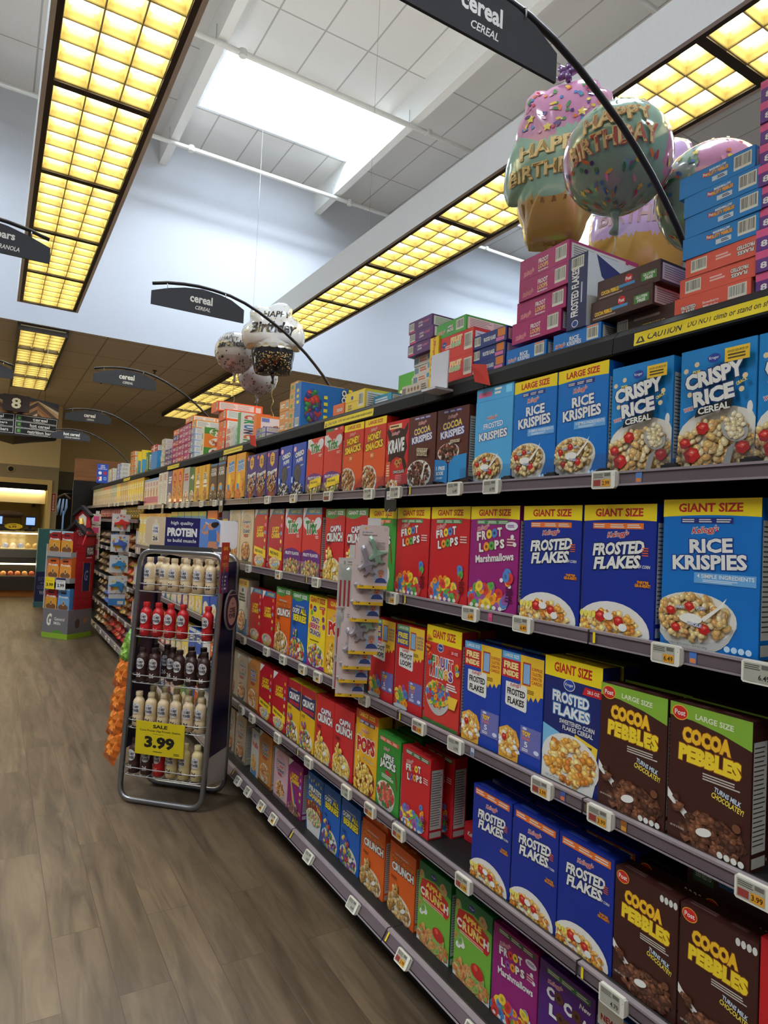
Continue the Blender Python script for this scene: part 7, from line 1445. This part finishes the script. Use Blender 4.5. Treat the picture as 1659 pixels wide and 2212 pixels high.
# teal candy standee behind the barn display
r = empty('candy_standee', (-.62, 13.8, 0)); tag(r, 'teal and navy cardboard display behind the barn display', 'display')
m = MB(); m.box(0, 0, .66, .5, .3, 1.46, (70,124,132), 'printed_card'); m.box(0, 0, .10, .5, .3, .66, (38,44,90), 'printed_card'); m.box(-.01, -.01, 0, .51, .31, .10, (70,124,132), 'printed_card')
A = Art(.5, .56); A.text('EXTRA', .26, .76, .34, .12, (110,120,160), .02); A.text('IN A', .24, .62, .14, .06, (150,150,170), .02); A.text('GOOD', .24, .48, .36, .13, (110,120,160), .02); A.text('WAY', .27, .30, .26, .13, (190,186,196), .02); A.stamp(m, lambda a, b, d: (a, -.0002-d, .10+b)); m.build('body', r)

# ------------------------------------------------------------------ deli counter at the back
y0 = 15.6; r = empty('deli_case', (-3.2, y0, 0)); tag(r, 'long glass fronted deli case glowing at the back of the store', 'deli case')
m = MB(); m.box(-4, .10, 0, 2.75, 1.1, .14, (206,130,60), 'matte_paint'); m.box(-4, 0, .14, 2.75, 1.1, .42, (62,56,52), 'matte_paint'); m.box(-4, .25, .42, 2.75, 1.1, .70, (40,34,30), 'matte_paint'); m.build('base', r)
m = MB(); m.box(-4, 0, .70, 2.75, 1.1, .82, (110,104,98), 'brushed_steel'); m.box(-4, -.01, .82, 2.75, 0.02, .98, (150,144,136), 'brushed_steel'); m.box(-4, .0, .98, 2.75, 1.1, 1.0, (206,190,150), 'matte_paint'); m.build('steel_band', r)
m = MB(); m.box(-4, .0, .42, 2.75, .25, .44, (170,160,140), 'brushed_steel'); m.build('lower_shelf', r)
m = MB(); m.add([(-4,.02,1.0),(2.75,.02,1.0),(2.75,.22,1.33),(-4,.22,1.33)], [(0,1,2,3)], WHITE, 'clear_plastic'); m.build('front_glass', r)
m = MB(); m.box(-4, .2, 1.33, 2.75, .9, 1.36, (214,196,150), 'matte_paint'); m.box(-4, .88, 1.0, 2.75, .9, 1.33, (216,196,140), 'matte_paint'); m.build('counter_top', r)
m = MB(); m.box(-4, .26, 1.305, 2.75, .34, 1.328, WHITE, 'counter_light'); m.box(-4, .06, .668, 2.75, .12, .695, WHITE, 'counter_light'); m.build('case_light', r)
rnd = random.Random(2)
for i in range(6):
    m = MB(); x = -1.25+.14*i
    c = [(206,170,110),(120,140,220),(226,206,200),(70,110,200),(206,176,110),(214,180,120)][i]
    m.lathe([(.05,0),(.062,.03),(.055,.08),(.02,.11)], c, 'bag_film', 9, (0, 0)); tag(m.build('deli_pack', None, (x, y0+.35, 1.0)), ['tan', 'lilac', 'pale pink', 'blue', 'golden', 'buff'][i]+' deli pack inside the glass case', 'food pack', 'packs in the deli case')
for i in range(7):
    m = MB(); x = -1.25+.13*i; m.lathe([(.055,0),(.06,.03),(.05,.07),(.02,.09)], [(206,120,60),(226,160,90),(190,90,50)][i % 3], 'bag_film', 9); tag(m.build('food_tub', None, (x, y0+.12, .441)), 'orange food tub, '+ORD[i]+' from the left on the open lower deli shelf', 'food tub', 'tubs on the lower deli shelf')
def screen_thing(x, label, w=.18, scr=True, y=.55):
    r = empty('service_scale', (x, y0+y, 1.36)); tag(r, label, 'scale'); m = MB(); m.box(-w/2, -.02, 0, w/2, .2, .05, (30,28,28), 'moulded_plastic'); m.box(-.03, .06, .05, .03, .1, .12, (30,28,28), 'moulded_plastic'); m.box(-w/2, .04, .10, w/2, .09, .33, (34,32,34), 'moulded_plastic'); m.build('housing', r)
    m = MB(); m.box(-w/2+.015, .035, .14, w/2-.015, .0395, .30, (40,90,200), 'blue_screen'); m.build('screen', r)
screen_thing(-.66, 'service scale with a bright blue screen on the right of the deli counter', .2)
screen_thing(-1.26, 'service scale with a small blue screen at the left edge of the photo', .16, True, .3)
m = MB(); m.box(-.14, 0, 0, .14, .22, .10, (90,88,84), 'brushed_steel'); m.box(-.12, .02, .10, .12, .2, .13, (60,58,56), 'moulded_plastic'); tag(m.build('food_slicer', None, (-1.08, y0+.5, 1.36)), 'steel appliance on the deli counter below the yellow oval sign', 'appliance')
m = MB(); n = 24; m.prism([(.17*math.cos(2*PI*k/n), .065*math.sin(2*PI*k/n)) for k in range(n)], 0, .01, (226,196,40), 'printed_card'); A = Art(.34, .13); A.text('SALE', .5, .80, .3, .16, (60,50,30), .03); A.text('6.99', .45, .42, .42, .42, (120,60,30), .03); A.stamp(m, lambda a, b, d: (a-.17, -.0002-d, b-.065)); m.tube([(0,.005,-.06),(0,.005,-.10)], .006, (60,60,60), 'moulded_plastic', 6)
tag(m.build('oval_price_sign', None, (-.98, y0+.42, 1.46)), 'yellow oval sign priced 6.99 standing on the deli counter', 'sign')
m = MB(); m.lathe([(.0,0),(.2,.0),(.30,.05),(.28,.10),(.15,.14),(0,.15)], (70,50,36), 'matte_paint', 22); m.tube([(.24,.0,.02),(.25,0,-.28)], .008, (40,36,32), 'dark_steel', 6); m.tube([(-.24,.0,.02),(-.25,0,-.28)], .008, (40,36,32), 'dark_steel', 6)
tag(m.build('dark_dome', None, (-1.08, y0+.75, 1.64)), 'dark brown oval dome raised on legs behind the deli counter', 'serving dome')
m = MB(); m.box(-.06, -.10, 0, .06, 0, .26, (150,140,120), 'moulded_plastic'); m.box(-.035, -.11, .02, .035, -.10, .24, (70,48,36), 'moulded_plastic'); tag(m.build('towel_dispenser', None, (-.42, 20.58, 1.95)), 'wall dispenser inside the deli room', 'dispenser')
m = MB(); m.box(-.055, -.006, 0, .055, 0, .48, (214,204,190), 'printed_card'); A = Art(.11, .48); A.rect(.08,.02,.92,.98,(160,44,44)); A.text('FIRE EXTINGUISHER', .5, .55, 3.1, .09, WHITE, .02, rot=PI/2); A.poly([(.2,.16),(.8,.16),(.5,.05)], WHITE); A.stamp(m, lambda a, b, d: (a-.055, -.0062-d, b)); tag(m.build('fire_sign', None, (-.085, 18.395, 1.83)), 'red and white fire extinguisher sign on the back wall', 'sign')
m = MB(); n = 24
m.add([(.085*math.cos(2*PI*k/n), 0, .085*math.sin(2*PI*k/n)) for k in range(n)]+[(.075*math.cos(2*PI*k/n), -.02, .075*math.sin(2*PI*k/n)) for k in range(n)], [(i, (i+1) % n, n+(i+1) % n, n+i) for i in range(n)], (190,172,126), 'matte_paint')
m.add([(.06*math.cos(2*PI*k/n), -.021, .06*math.sin(2*PI*k/n)) for k in range(n)], [tuple(range(n-1,-1,-1))], (24,22,22), 'moulded_plastic'); m.add([(.075*math.cos(2*PI*k/n), -.02, .075*math.sin(2*PI*k/n)) for k in range(n)], [tuple(range(n-1,-1,-1))], (190,172,126), 'matte_paint')
tag(m.build('wall_speaker', None, (-1.06, 18.398, 2.83)), 'round dark wall speaker in a tan ring above the deli opening', 'speaker')
_to.name = 'lettering'; bpy.data.objects.remove(_to, do_unlink=True)
